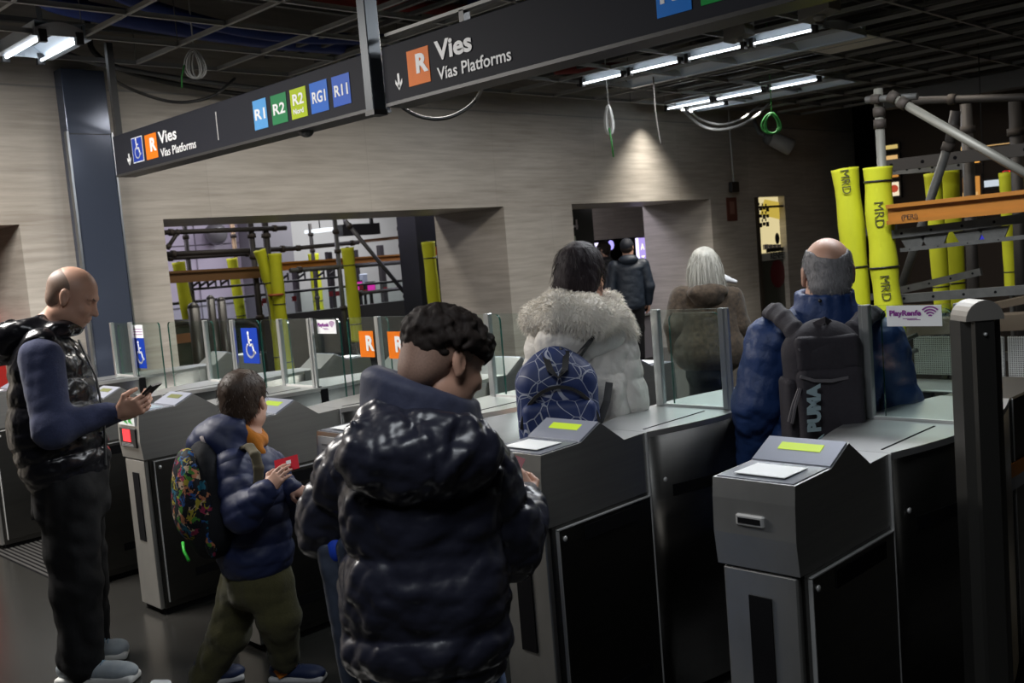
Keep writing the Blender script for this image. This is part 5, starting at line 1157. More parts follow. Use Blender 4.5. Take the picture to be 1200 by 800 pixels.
# ---- balding man with the sports backpack
def balding_man():
    D = 3.55; P = lambda u, v, o=0.0: pD(u, v, D+o)
    base = ground(P(968, 450)); t = thing('person', 'balding man with grey fringe and navy jacket walking through the right gate', 'person', base)
    foot = lambda a, b: ground(base+RT*a+FW*b)
    J = dict(skull=P(970, 322), neck=P(967, 358), chest=P(966, 415), pelvis=P(966, 560), shR=P(1030, 402), elR=P(1050, 470, 0.04), wrR=P(1032, 500, 0.28), shL=P(904, 402), elL=P(888, 475), wrL=P(880, 540, 0.10),
        hipR=P(990, 570), hipL=P(942, 570))
    for q, x in (('R', 0.09), ('L', -0.09)):
        J['kn'+q] = foot(x, 0.05)+UP*0.48; J['an'+q] = foot(x, 0.12 if q == 'R' else -0.1)+UP*0.09; J['toe'+q] = foot(x, 0.27 if q == 'R' else 0.06)+UP*0.035
    R = body(J); hf = nrm(FW*0.97+RT*0.16+UP*-0.08); c = P(970, 322); R += head(c, hf, UP, 1.06)
    R += hand(J['wrR'], nrm(FW*0.9-UP*0.1), -UP, -1)+hand(J['wrL'], nrm(-UP*0.9+FW*0.3), nrm(RT), 1)
    soft('body', R, SKIN, t, 0.005)
    u_ = nrm(UP-hf*(hf@UP)); l_ = np.cross(u_, hf); ax = (hf, l_)
    R = [ell(c-hf*0.0085+u_*0.037, A3(0.1065, 0.0850, 0.0955), ax, 0.01), ell(c-hf*0.05-u_*0.035, A3(0.060, 0.072, 0.056), ax, 0.03)]
    e = ell(c+u_*0.130-hf*0.040, A3(0.125, 0.070, 0.086), ax, 0.016); e.op = 1; R.append(e)
    e = ell(c+hf*0.125+u_*0.02, A3(0.11, 0.14, 0.14), ax, 0.02); e.op = 1; R.append(e)
    for sg in (1, -1):
        e = ell(c+l_*sg*0.094-u_*0.018+hf*0.0, A3(0.04, 0.03, 0.036), ax, 0.01); e.op = 1; R.append(e)
    HG = mat('hair_grey', (0.30, 0.29, 0.30), 0.6, noise=((90, 90, 40), (0.15, 0.148, 0.155), 1.5), bump=((190, 190, 60), 0.5, 0.004))
    v, q = grow(R, 0.005, [(0.0030, 110, 63, False)]); hr = Sub(rawobj('hair', v, q, HG, t, 'short grey fringe', None, True)); strands('hair_strands', v, normals(v, q), 2200, 0.008, 0.0008, HG, hr, 9, 0.2, 1.2)
    NJ = mat('jacket_royal_navy', (0.014, 0.042, 0.150), 0.55, 0, bump=((18, 18, 18), 0.3, 0.02)); wr = [(0.024, 26, 65, True), (0.008, 60, 66, True)]
    R = [ecap(P(967, 408), P(966, 560), (0.20, 0.135), (0.195, 0.145), RT, 0.04), ecap(P(966, 560), P(966, 600), (0.195, 0.145), (0.195, 0.145), RT, 0.03), cap(J['shL'], J['shR'], 0.088, 0.088, 0.06), cap(P(950, 378, 0.02), J['shL'], 0.085, 0.080, 0.04), cap(P(984, 378, 0.02), J['shR'], 0.085, 0.080, 0.04)]
    jk = Sub(soft('jacket', R, NJ, t, 0.006, wr))
    for q in 'RL': soft('sleeve', [cap(J['sh'+q], J['el'+q], 0.095, 0.085, 0.03), cap(J['el'+q], J['wr'+q], 0.083, 0.052, 0.04)], NJ, jk, 0.006, wr)
    cc = P(966, 358, 0.0); ring = [cc+RT*0.085*math.cos(a)+FW*0.085*math.sin(a)+UP*(0.0-0.010*math.sin(a)*-1) for a in np.linspace(0, 2*math.pi, 15)]
    soft('collar', [ecap(a-UP*0.05, a+UP*0.042, (0.026, 0.026), (0.018, 0.018), RT, 0.025) for a in ring]+[cap(P(945, 378, -0.02), P(990, 378, -0.02), 0.06, 0.06, 0.04)], NJ, jk, 0.005, [(0.004, 45, 67, True)])
    obj('collar_snap', MB().sphere(P(961, 352.5, -0.108), 0.007, 8, 6), BLACK, jk)
    soft('shirt_collar', [cap(P(986, 338, -0.03), P(972, 336, -0.075), 0.014, 0.014, 0.01)], mat('shirt_pale', (0.4, 0.42, 0.5), 0.7), t, 0.004, None, 'pale shirt collar')
    TB = CLOTH('trousers_black', (0.012, 0.012, 0.014), None, 0.85, 70, 0.3)
    R = [ecap(P(966, 560), P(966, 590), (0.15, 0.12), (0.15, 0.12), RT, 0.03)]
    for q in 'RL': R += [cap(J['hip'+q], J['kn'+q], 0.098, 0.074, 0.03), cap(J['kn'+q], J['an'+q], 0.072, 0.06, 0.03)]
    soft('trousers', R, TB, t, 0.009, [(0.005, 40, 53, True)])
    for q in 'RL':
        a = ground(J['an'+q])-FW*0.06; shoe('shoe', a, a+FW*0.27, mat('trainer_black', (0.02, 0.02, 0.022), 0.6), mat('sole_black', (0.02, 0.02, 0.02), 0.6), t, 1.0)
    return J
Jg = balding_man()
c = pD(965, 445, 3.31)
BG = CLOTH('bag_charcoal', (0.040, 0.036, 0.043), (0.030, 0.027, 0.033), 0.75, 80, 0.3)
t = thing('backpack', 'charcoal sports backpack with vertical pale lettering on the balding man', 'backpack', c-UP*0.25)
bg = Sub(soft('bag', [rbox(c-UP*0.045, A3(0.128, 0.075, 0.205), (RT, FW), 0.065, 0.02), ell(c+UP*0.105, A3(0.105, 0.068, 0.10), (RT, FW), 0.05)], BG, t, 0.006, [(0.005, 36, 71, True)]))
soft('front_pocket', [rbox(c-UP*0.095-FW*0.066, A3(0.108, 0.028, 0.145), (RT, FW), 0.027, 0.02)], BG, t, 0.006, [(0.003, 40, 72, False)])
soft('top_pocket', [rbox(c+UP*0.095-FW*0.058, A3(0.105, 0.022, 0.06), (RT, FW), 0.021, 0.02)], BG, t, 0.006, [(0.003, 40, 73, False)])
soft('side_pocket', [rbox(c-UP*0.10-RT*0.118, A3(0.02, 0.06, 0.12), (RT, FW), 0.018, 0.02)], BG, t, 0.006)
ZG2 = mat('zip_mid_grey', (0.13, 0.12, 0.13), 0.5)
Q = lambda u, v, o=0.0: pD(u, v, 3.31-0.085+o)
obj('zip', MB().ribbon([Q(936, 410), Q(948, 403), Q(970, 399.5), Q(992, 400), Q(1001, 405, 0.02)], UP, 0.009, 0.008), ZG2, t)
obj('zip', MB().ribbon([Q(938, 441, -0.012), Q(955, 446, -0.014), Q(975, 446, -0.014), Q(1003, 440, -0.0)], UP, 0.010, 0.008), ZG2, t)
obj('piping', MB().ribbon([Q(928, 496, 0.01), Q(932, 476, 0.0), Q(938, 455, -0.005)], RT, 0.008, 0.008), ZG2, t)
obj('piping', MB().ribbon([Q(924, 494, 0.015), Q(929, 474, 0.008), Q(936, 455, 0.0)], RT, 0.006, 0.008), ZG2, t)
PT = mat('print_pale_blue', (0.30, 0.40, 0.44), 0.6)
o_ = pD(961, 505, 3.31-0.103); r_ = nrm(UP*0.995+RT*0.04); u2 = nrm(-RT*0.97-FW*0.05)
tx = text('lettering', 'PUMA', 0.056, (o_, r_, u2), PT, t, 0.0035)
k_ = 1
mb = MB(); q = pD(956, 516, 3.31-0.102)
cat_ = [(-0.024, -0.012), (-0.010, -0.004), (0.002, 0.0), (0.016, 0.012), (0.024, 0.016), (0.018, 0.004), (0.012, -0.008), (0.016, -0.02), (0.006, -0.012), (-0.006, -0.014), (-0.014, -0.024), (-0.016, -0.014)]
mb.add([q+r_*b*1.2-u2*a*1.2 for a, b in cat_]+[q+r_*b*1.2-u2*a*1.2+FW*0.002 for a, b in cat_], [tuple(range(12))]+[(i, (i+1) % 12, 12+(i+1) % 12, 12+i) for i in range(12)]); obj('emblem', mb, PT, t)
for pts, wv in (([(938, 402, 3.27), (930, 386, 3.31), (918, 373, 3.38), (908, 365, 3.45), (902, 364, 3.55)], RT*0.75+UP*0.65), ([(994, 402, 3.27), (1001, 386, 3.31), (1012, 374, 3.38), (1022, 366, 3.45), (1028, 366, 3.55)], RT*0.75-UP*0.65)):
    q = [pD(*p) for p in pts]; x = nrm(wv)*0.016; soft('strap', [cap(a+x*s, b+x*s, 0.017, 0.017, 0.012) for a, b in zip(q[:-1], q[1:]) for s in (-1, 0, 1)], BG, t, 0.005)
obj('strap_yoke', MB().ribbon([pD(938, 400, 3.262), pD(966, 384, 3.262), pD(994, 400, 3.262)], UP, 0.03, 0.012), BG, t)
obj('grab_handle', MB().ribbon([c+UP*0.185-RT*0.03-FW*0.02, c+UP*0.205-FW*0.05, c+UP*0.185+RT*0.03-FW*0.02], UP, 0.02, 0.006), BG, t)

# ---- grey haired person in the brown tweed coat
def tweed_coat():
    D = 6.1; P = lambda u, v, o=0.0: pD(u, v, D+o)
    base = ground(P(832, 450)); t = thing('person', 'grey haired person in brown tweed coat walking away beyond the gates', 'person', base)
    foot = lambda a, b: ground(base+RT*a+FW*b)
    J = dict(skull=P(826, 312), neck=P(827, 334), chest=P(829, 362), pelvis=P(831, 425), shR=P(856, 350), elR=P(864, 382), wrR=P(866, 405, 0.02), shL=P(800, 350), elL=P(793, 382), wrL=P(793, 408, 0.02), hipR=P(838, 430), hipL=P(824, 430))
    for q, x in (('R', 0.07), ('L', -0.07)):
        J['kn'+q] = foot(x, 0.05)+UP*0.46; J['an'+q] = foot(x, 0.15 if q == 'R' else -0.12)+UP*0.09; J['toe'+q] = foot(x, 0.28 if q == 'R' else 0.02)+UP*0.035
    R = body(J, 0.9); c = P(825, 313); hf = nrm(FW*0.98-RT*0.1); R += head(c, hf, UP, 0.96, ears=False)
    for q, sg in (('R', -1), ('L', 1)): R += hand(J['wr'+q], nrm(-UP*0.95+FW*0.2), nrm(RT*sg), -sg, 0.9, (0.3, 0.4, 0.3))
    soft('body', R, SKIN, t, 0.006)
    l_ = np.cross(UP, hf); ax = (hf, l_)
    R = [ell(c-hf*0.012+UP*0.032, A3(0.105, 0.084, 0.094), ax, 0.01), ell(c-hf*0.045-UP*0.05, A3(0.072, 0.090, 0.10), ax, 0.04), ell(c-hf*0.04-UP*0.115, A3(0.052, 0.092, 0.045), ax, 0.03)]
    e = ell(c+hf*0.15-UP*0.03, A3(0.10, 0.11, 0.14), ax, 0.02); e.op = 1; R.append(e)
    HW = mat('hair_silver', (0.46, 0.44, 0.39), 0.5, noise=((60, 60, 8), (0.27, 0.26, 0.225), 1.6), bump=((110, 110, 14), 0.6, 0.006))
    v, q = grow(R, 0.006, [(0.004, 80, 81, False)]); hr = Sub(rawobj('hair', v, q, HW, t, 'straight silver hair to the neck', None, True)); strands('hair_strands', v, normals(v, q), 2500, 0.06, 0.0014, HW, hr, 10, 0.2, 2.2)
    TW = CLOTH('tweed_brown', (0.085, 0.060, 0.040), (0.014, 0.011, 0.009), 0.95, 42, 0.5); wr = [(0.010, 24, 83, True)]
    R = [ecap(P(828, 352), P(831, 412), (0.185, 0.13), (0.215, 0.155), RT, 0.04), ecap(P(831, 405), P(831, 420), (0.215, 0.155), (0.20, 0.15), RT, 0.04), cap(J['shL'], J['shR'], 0.078, 0.078, 0.05)]
    ct = Sub(soft('coat', R, TW, t, 0.008, wr))
    for q in 'RL': soft('sleeve', [cap(J['sh'+q], J['el'+q], 0.082, 0.075, 0.03), cap(J['el'+q], J['wr'+q], 0.075, 0.055, 0.03)], TW, ct, 0.008, wr)
    hc = P(829, 342, -0.11); R = [ell(hc, A3(0.125, 0.07, 0.055), (RT, FW), 0.03), ell(hc-UP*0.05, A3(0.09, 0.055, 0.05), (RT, FW), 0.04)]
    e = ell(hc+UP*0.03+FW*0.02, A3(0.085, 0.04, 0.03), (RT, FW), 0.02); e.op = 1; R.append(e)
    soft('hood', R, TW, ct, 0.007, [(0.006, 40, 85, True)])
    soft('scarf', [cap(P(848, 326, -0.03), P(862, 330, -0.03), 0.025, 0.012, 0.01)], mat('scarf_white', (0.55, 0.55, 0.56), 0.8), t, 0.006, [(0.003, 90, 86, False)], 'white scarf tip')
    TB = CLOTH('trousers_black', (0.012, 0.012, 0.014), None, 0.85, 70, 0.3)
    R = [ecap(P(831, 425), P(831, 440), (0.14, 0.11), (0.14, 0.11), RT, 0.03)]
    for q in 'RL': R += [cap(J['hip'+q], J['kn'+q], 0.085, 0.064, 0.03), cap(J['kn'+q], J['an'+q], 0.06, 0.05, 0.03)]
    soft('trousers', R, TB, t, 0.010, [(0.005, 40, 53, True)])
    for q in 'RL':
        a = ground(J['an'+q])-FW*0.05; shoe('shoe', a, a+FW*0.24, mat('trainer_black', (0.02, 0.02, 0.022), 0.6), mat('sole_black', (0.02, 0.02, 0.02), 0.6), t, 0.9)
tweed_coat()
# ---- two people in the far passage
def far_person(label, D, u, vtop, hf, jm, cap_on, lean=0.0, hair=True):
    p = pD(u, vtop, D); ht = p[2]; base = ground(p); t = thing('person', label, 'person', base)
    B = lambda a, b, z: base+RT*a+FW*b+UP*z
    k = ht/1.75
    J = dict(skull=B(0, 0, ht-0.14), neck=B(0, 0, ht-0.27), chest=B(0, 0, ht-0.45), pelvis=B(0, 0, ht-0.85), hipR=B(0.09, 0, ht-0.88), hipL=B(-0.09, 0, ht-0.88))
    for q, s in (('R', 1), ('L', -1)):
        J['sh'+q] = B(0.19*s, 0, ht-0.36); J['el'+q] = B(0.25*s, 0, ht-0.65); J['wr'+q] = B(0.24*s, 0.05, ht-0.86)
        J['kn'+q] = B(0.09*s, 0.05, 0.48); J['an'+q] = B(0.09*s, 0.1*s, 0.09); J['toe'+q] = B(0.09*s, 0.1*s+0.15, 0.035)
    R = body(J); c = B(0, 0, ht-0.125); R += head(c, hf, UP, 1.0)
    for q, sg in (('R', -1), ('L', 1)): R += hand(J['wr'+q], nrm(-UP*0.95+FW*0.2), nrm(RT*sg), -sg, 1.0, (0.3, 0.4, 0.3))
    soft('body', R, SKIN, t, 0.009)
    l_ = np.cross(UP, nrm(hf)); ax = (nrm(hf), l_); f_ = nrm(hf)
    R = [ell(c-f_*0.012+UP*0.036, A3(0.107, 0.086, 0.093), ax, 0.01)]
    e = ell(c+f_*0.13-UP*0.03, A3(0.11, 0.12, 0.10), ax, 0.01); e.op = 1; R.append(e)
    if cap_on:
        e = ell(c-UP*0.09, A3(0.2, 0.2, 0.085), ax, 0.01); e.op = 1; R.append(e); R.append(ell(c+f_*0.12+UP*0.035, A3(0.07, 0.07, 0.012), ax, 0.01))
        soft('cap', R, mat('cap_navy', (0.012, 0.014, 0.022), 0.7), t, 0.008, None, 'dark cap')
        soft('hair', [ell(c-f_*0.03-UP*0.015, A3(0.075, 0.078, 0.06), ax, 0.02)], HAIRD, t, 0.008)
    else: soft('hair', R+[ell(c-f_*0.05-UP*0.02, A3(0.055, 0.068, 0.05), ax, 0.02)], HAIRD, t, 0.008, [(0.004, 90, 4, False)])
    R = [ecap(J['chest']+UP*0.04, J['pelvis']-UP*0.02, (0.20, 0.135), (0.19, 0.14), RT, 0.04), cap(J['shL'], J['shR'], 0.085, 0.085, 0.05)]
    jk = Sub(soft('jacket', R, jm, t, 0.010, [(0.010, 24, 91, True)]))
    for q in 'RL': soft('sleeve', [cap(J['sh'+q], J['el'+q], 0.085, 0.078, 0.03), cap(J['el'+q], J['wr'+q], 0.076, 0.05, 0.03)], jm, jk, 0.010, [(0.008, 30, 92, True)])
    soft('hood', [ell(B(0, -0.07, ht-0.28), A3(0.13, 0.09, 0.07), (RT, FW), 0.03)], jm, jk, 0.010)
    TB = CLOTH('trousers_black', (0.012, 0.012, 0.014), None, 0.85, 70, 0.3)
    R = [ecap(J['pelvis'], J['pelvis']-UP*0.05, (0.15, 0.12), (0.15, 0.12), RT, 0.03)]
    for q in 'RL': R += [cap(J['hip'+q], J['kn'+q], 0.095, 0.07, 0.03), cap(J['kn'+q], J['an'+q], 0.07, 0.06, 0.03)]
    soft('trousers', R, TB, t, 0.012)
    for q in 'RL':
        a = ground(J['an'+q])-FW*0.05; shoe('shoe', a, a+FW*0.27, mat('trainer_black', (0.02, 0.02, 0.022), 0.6), mat('sole_black', (0.02, 0.02, 0.02), 0.6), t, 1.0)
far_person('person in dark cap and navy hooded jacket in the far passage', 13.0, 734, 279, nrm(FW*0.9+RT*0.4), NYLON('jacket_slate_navy', (0.011, 0.018, 0.031), 0.55, 0.2), True)
far_person('bareheaded dark haired person half hidden behind the one in the cap', 13.9, 706, 283, nrm(FW*0.45-RT*0.85), NYLON('jacket_far_black', (0.012, 0.013, 0.016), 0.5, 0.2), False)
# ================================================================== BEYOND THE WALL AND THE BUILDING WORKS
def pole(name, label, a, b, r=0.026, m=None, group='scaffold tubes', cpl=(0.3,)):
    """scaffold tube with couplers"""
    a, b = np.array(a), np.array(b); t = thing(name, label, 'scaffold tube', a, group)
    obj('tube', MB().tube([a, b], r, 10), m or GALV, t)
    for k in cpl:
        c = a+(b-a)*k; d = nrm(b-a); obj('coupler', MB().tube([c-d*0.028, c+d*0.028], r*1.4, 8), mat('coupler_rust', (0.06, 0.05, 0.043), 0.7, 0.5), t)
    return t
def pad(label, pts, r, straps=(0.35, 0.7), letters=None, core=True, group='yellow foam pads on the scaffold', flare=1.08):
    P = [np.array(p) for p in pts]; Q = P
    for _ in range(2):
        q = [Q[0]]
        for a, b in zip(Q[:-1], Q[1:]): q += [a*0.75+b*0.25, a*0.25+b*0.75]
        Q = q+[Q[-1]]
    t = thing('foam_pad', label, 'foam pad', P[-1], group)
    n = len(Q); rs = [r*(flare if i == 0 else 1.0+0.05*math.sin(i*1.3)) for i in range(n)]
    o = sub(obj('foam_sleeve', MB().tube(Q, rs, 16), YELLOW, t)); o['_o'] = list(t['_o'])
    obj('core_pole', MB().tube([P[0]+(P[0]-P[1])*0.02, P[-1], (P[-1][0], P[-1][1], 0.0)] if P[-1][2] > 0.06 else [P[0], P[-1]], min(0.024, r*0.4), 8), GALV, t)
    L = np.linalg.norm(P[-1]-P[0])
    for k in straps:
        i = int(k*(n-1)); c = Q[i]; d = nrm(Q[min(i+1, n-1)]-Q[max(i-1, 0)]); x = nrm(np.cross(d, FW)); y = np.cross(d, x)
        obj('strap', MB().tube([c+(x*math.cos(a)+y*math.sin(a))*rs[i]*1.02 for a in np.linspace(0, 2*math.pi, 17)[:-1]], 0.005*r/0.08+0.002, 6, closed=True), BLACK, t)
    for k, s in (letters or []):
        i = int(k*(n-1)); c = Q[i]; d = nrm(Q[min(i+1, n-1)]-Q[max(i-1, 0)]); d = d if d[2] < 0 else -d
        v = nrm(CPOS-c); up = nrm(np.cross(v, d)); o_ = c+v*(rs[i]+0.004)-up*0.03
        text('lettering', s, r*0.95, (o_, d, up), mat('print_dark', (0.06, 0.06, 0.01), 0.7), o, 0.0)
    return t
# ---- left works, seen through the wide opening
Y1 = 11.7
S1 = lambda u, v, o=0.0: pY(u, v, Y1+o)
def hbeam(name, label, a, b, h, wd, m, cat='beam', group='timber beams'):
    a, b = np.array(a), np.array(b); t = thing(name, label, cat, a, group); k = h*0.2
    obj('top_flange', MB().beam(a+UP*(h/2-k/2), b+UP*(h/2-k/2), wd, k), m, t); obj('bottom_flange', MB().beam(a-UP*(h/2-k/2), b-UP*(h/2-k/2), wd, k), m, t)
    obj('web', MB().beam(a, b, wd*0.42, h-2*k+0.002), m, t); return t
BROWN = mat('stained_timber', (0.17, 0.085, 0.03), 0.6)
hbeam('timber_beam', 'brown timber beam at the left end of the works in the wide opening', S1(196, 325), S1(318, 318), 0.15, 0.10, BROWN)
hbeam('timber_beam', 'orange timber beam across the right half of the wide opening', S1(318, 313, 0.1), S1(492, 300.5, 0.1), 0.115, 0.10, BEAM)
hbeam('timber_beam', 'upper dull orange beam near the top right of the wide opening', S1(392, 286, 1.2), S1(489, 276, 1.2), 0.05, 0.10, BROWN)
DK = mat('tube_dark', (0.05, 0.045, 0.042), 0.6, 0.5)
for lab, a, b, o, r, m in [
    ('upper level tube at the top left of the wide opening', (191, 272.5), (335, 267), 0.0, 0.032, DK), ('upper rail of the pair of dark rails left of the crossed pads', (193, 298), (345, 291), 0.1, 0.035, DK), ('lower rail of the pair of dark rails left of the crossed pads', (193, 303), (300, 297), 0.5, 0.028, DK),
    ('level tube running right from the crossed pads to the dark pier', (345, 291), (420, 284), 0.1, 0.03, DK), ('pale level tube right under the orange beam', (340, 317), (500, 305), -0.1, 0.034, GALV), ('pale level tube below the orange beam, near the magenta screens', (417, 344.5), (501, 334), -0.1, 0.028, GALV),
    ('short slanting brace in the top left corner of the wide opening', (209, 271), (196, 291), 0.0, 0.026, DK), ('long slanting brace crossing the right half of the wide opening', (404, 258), (491, 363), -0.4, 0.030, mat('tube_mid', (0.14, 0.14, 0.15), 0.5, 0.6))]:
    pole('scaffold_tube', lab, S1(*a, o), S1(*b, o), r, m, 'scaffold tubes left', (0.06, 0.9))
for lab, a, b, o, r, m in [
    ('upright tube beside the leftmost yellow pad', (216, 262), 0, 1.6, 0.034, DK), ('left upright of the pair above the crossed pads', (293, 260), 0, 0.05, 0.042, DK), ('right upright of the pair above the crossed pads', (310, 260), 0, 0.05, 0.046, DK),
    ('thin rusty upright of the small pad in the back row', (272, 262), 0, 2.4, 0.035, mat('tube_rust', (0.22, 0.15, 0.08), 0.6, 0.4)), ('upright tube left of the middle yellow pad', (392, 256), 0, -0.1, 0.034, GALV), ('upright in the back near the far yellow pad', (363, 262), 0, 3.4, 0.035, DK), ('upright above the dark pier side in the wide opening', (467, 254), 0, 0.9, 0.034, GALV),
    ('dark upright left of the dark pier', (486, 256), 0, 0.3, 0.045, DK), ('thin upright below the brown beam', (301, 325), 0, 3.0, 0.03, DK)]:
    p = S1(a[0], a[1], o); pole('scaffold_upright', lab, p, ground(p), r, m, 'scaffold uprights left', (0.08, 0.2, 0.55))
def vpad(label, u0, v0, u1, v1, Yp, r, zb=0.25, straps=(0.35, 0.75), letters=None):
    a = pY(u0, v0, Yp); b = pY(u1, v1, Yp); pad(label, [a, (a*0.5+b*0.5), b], r, straps, letters)
vpad('leftmost yellow pad under the brown beam in the wide opening', 209, 307, 226, 400, 13.2, 0.085)
vpad('thin yellow pad in the back row left of the crossed pads', 271.5, 302.5, 285, 385, 14.0, 0.078)
a = [S1(304, 293, -0.3), S1(312, 318, -0.3), S1(320, 352, -0.3), S1(326, 400, -0.3), S1(331, 447, -0.3)]
pad('tilted yellow pad, left one of the crossed pair', a, 0.075, (0.42, 0.8))
a = [S1(322, 297, -0.45), S1(325, 330, -0.45), S1(329, 372, -0.45), S1(336, 420, -0.45), S1(341, 456, -0.45)]
pad('upright yellow pad, right one of the crossed pair', a, 0.082, (0.45, 0.75), None)
c = S1(328, 345, -0.45-0.09); obj('tape', MB().tube([c+np.array([0.088*math.cos(a), 0.088*math.sin(a)+0.09, 0]) for a in np.linspace(0, 2*math.pi, 17)[:-1]], 0.018, 6, closed=True), mat('tape_red', (0.4, 0.1, 0.03), 0.6), None)
tp = bpy.data.objects['tape']; tag(tp, 'red tape wound round the upright pad of the crossed pair', 'tape')
c = S1(338, 459, -0.4); one('pad_base', MB().box(c+np.array([-0.2, -0.08, -0.05]), c+np.array([0.12, 0.15, 0.02]), 0, 0.01).box((c[0]-0.1, c[1]-0.05, 0), (c[0]+0.05, c[1]+0.1, c[2]-0.04)), DULL, 'dark foot block under the crossed yellow pads', 'base')
vpad('yellow pad in the middle of the wide opening, right of the pale upright', 407, 290, 419, 400, Y1-0.3, 0.085, letters=None)
vpad('yellow pad in front of the dark pier at the right of the wide opening', 501.5, 283, 512, 385, 10.45, 0.088)
vpad('small faraway yellow pad behind the beam near the dark columns', 367, 297, 374, 365, 16.2, 0.10)
# brackets under the beams
mbk = thing('beam_bracket_rail', 'row of black clamp brackets on a thin rail under the brown beam', 'bracket', S1(228, 338, 1.5))
a, b = S1(226, 339, 1.5), S1(398, 324.5, 1.5); obj('rail', MB().tube([a, b], 0.02, 6), BLACK, mbk)
for k in (0.02, 0.07, 0.12, 0.2, 0.46, 0.52, 0.6, 0.72, 0.86, 0.94):
    c = a+(b-a)*k; obj('clamp', MB().beam(c+np.array([-0.06, 0, 0.01]), c+np.array([-0.06, 0, 0.13]), 0.02, 0.02, 0, (0, 1, 0)).beam(c+np.array([0.06, 0, 0.01]), c+np.array([0.06, 0, 0.13]), 0.02, 0.02, 0, (0, 1, 0)).beam(c+np.array([-0.06, 0, 0.04]), c+np.array([0.06, 0, 0.1]), 0.03, 0.03), BLACK, mbk)
# dark pier, notice, hoarding, glass rail with red squares, dark columns, screens
a, b = pY(486, 255, 10.6), pY(509, 255, 10.6)
struct(obj('wall_pier', MB().box((a[0], 10.6, 0), (b[0]+0.25, 11.0, 4.2)), mat('pier_night', (0.02, 0.022, 0.035), 0.4)))
c = pY(508, 295, 10.58); t = thing('orange_notice', 'small orange notice on the dark pier beside the yellow pad', 'notice', c)
obj('board', MB().box(c+np.array([-0.05, 0, -0.05]), c+np.array([0.06, 0.015, 0.07])), mat('notice_orange', (0.55, 0.14, 0.02), 0.5), t); obj('board_foot', MB().box(c+np.array([-0.05, -0.002, -0.09]), c+np.array([0.06, 0.013, -0.05])), WHITEP, t)
HO = mat('hoarding_dark', (0.035, 0.036, 0.032), 0.4)
zt = pY(420, 358, 13.6)[2]
t = thing('glass_rail', 'long dark parapet with a glass rail and red squares behind the works', 'parapet', (9.5, 13.6, 0))
obj('parapet', MB().box((3.5, 13.6, 0), (15.0, 13.75, zt)), HO, t); g_ = sub(obj('glass', MB().box((3.5, 13.66, zt), (15.0, 13.67, zt+0.33)), GLASS, t)); g_['_o'] = list(t['_o'])
obj('handrail', MB().tube([(3.5, 13.665, zt+0.34), (15.0, 13.665, zt+0.34)], 0.022, 8), BLACK, t)
RQ = mat('square_red', (0.30, 0.02, 0.025), 0.5)
for u in (268, 273, 281, 285, 290, 296, 309, 354, 362, 384, 391, 396, 420, 436, 446, 452, 458, 468):
    c = pY(u, 0, 13.65); c = np.array([c[0], 13.65, zt+0.2+0.1*rnd.random()]); obj('marking_square', MB().box(c-np.array([0.04, 0.004, 0.04]), c+np.array([0.04, 0, 0.04])), RQ, g_)
for k, (u0, u1, v, Yc) in enumerate([(346, 353, 330, 15.2), (386, 394, 318, 14.8), (417, 424, 314, 15.5), (446, 454, 308, 15.6), (475, 480, 305, 15.6)]):
    a, b = pY(u0, v, Yc), pY(u1, v, Yc); zt2 = a[2]+0.35
    one('hall_column', MB().box((a[0], Yc, 0), (a[0]+(b[0]-a[0])*0.7, Yc+0.1, zt2), 0, 0.01), mat('column_dark', (0.03, 0.025, 0.03), 0.5), ('dark column nearest the crossed pads behind the glass rail', 'wide brown column behind the glass rail, second of the dark row', 'narrow dark column beside the magenta screens', 'dark column right of the magenta screens', 'thin dark column closest to the dark pier')[k], 'column', 'dark columns in the far hall')
MAG = glow('magenta_glow', (0.9, 0.03, 0.5), 0.7)
for k, (u, v, lab) in enumerate([(420, 335, 'magenta lit screen left of its twin in the far hall'), (435, 336, 'magenta lit screen right of its twin in the far hall')]):
    c = pY(u, v, 15.0); t = thing('small_screen', lab, 'screen', c, 'magenta screens'); obj('frame', MB().box(c-np.array([0.1, 0, 0.1]), c+np.array([0.1, 0.05, 0.1])), BLACK, t); obj('display', MB().box(c-np.array([0.085, 0.006, 0.075]), c+np.array([0.085, 0, 0.075])), MAG, t)
    obj('stand', MB().box(c+np.array([-0.03, 0.01, -c[2]]), c+np.array([0.03, 0.04, -0.1])), BLACK, t)
c = pY(428, 327, 15.1); t = thing('white_cabinet', 'small pale blue box above the magenta screens', 'box', c); obj('box_body', MB().box(c-np.array([0.06, 0, 0.1]), c+np.array([0.06, 0.1, 0.1]), 0, 0.01), mat('box_pale', (0.45, 0.5, 0.62), 0.5), t); obj('post', MB().box(c+np.array([-0.02, 0.03, -c[2]]), c+np.array([0.02, 0.07, -0.1])), BLACK, t)
a, b = pY(401, 263, 14.5), pY(446, 274, 14.5); t = thing('display_board', 'dark display board hung near the top of the wide opening', 'board', (a+b)/2); obj('board', MB().box((a[0], 14.5, b[2]), (b[0], 14.65, a[2])), BLACK, t); obj('hanger', MB().box((a[0]+0.1, 14.55, a[2]), (a[0]+0.15, 14.6, 4.3)), BLACK, t); obj('hanger', MB().box((b[0]-0.15, 14.55, a[2]), (b[0]-0.1, 14.6, 4.3)), BLACK, t)
a = pY(375, 270, 15.0); t = thing('ceiling_lamp_panel', 'white lamp hung in the far hall, left of the display board', 'ceiling light', a); obj('diffuser', MB().box(a-np.array([0.14, 0.3, 0.03]), a+np.array([0.14, 0.3, 0.03]), 0, 0.01), glow('far_lamp', (0.9, 0.95, 1.0), 1.2), t); obj('cord', MB().tube([a+UP*0.03, (a[0], a[1], 4.3)], 0.01, 5), BLACK, t)
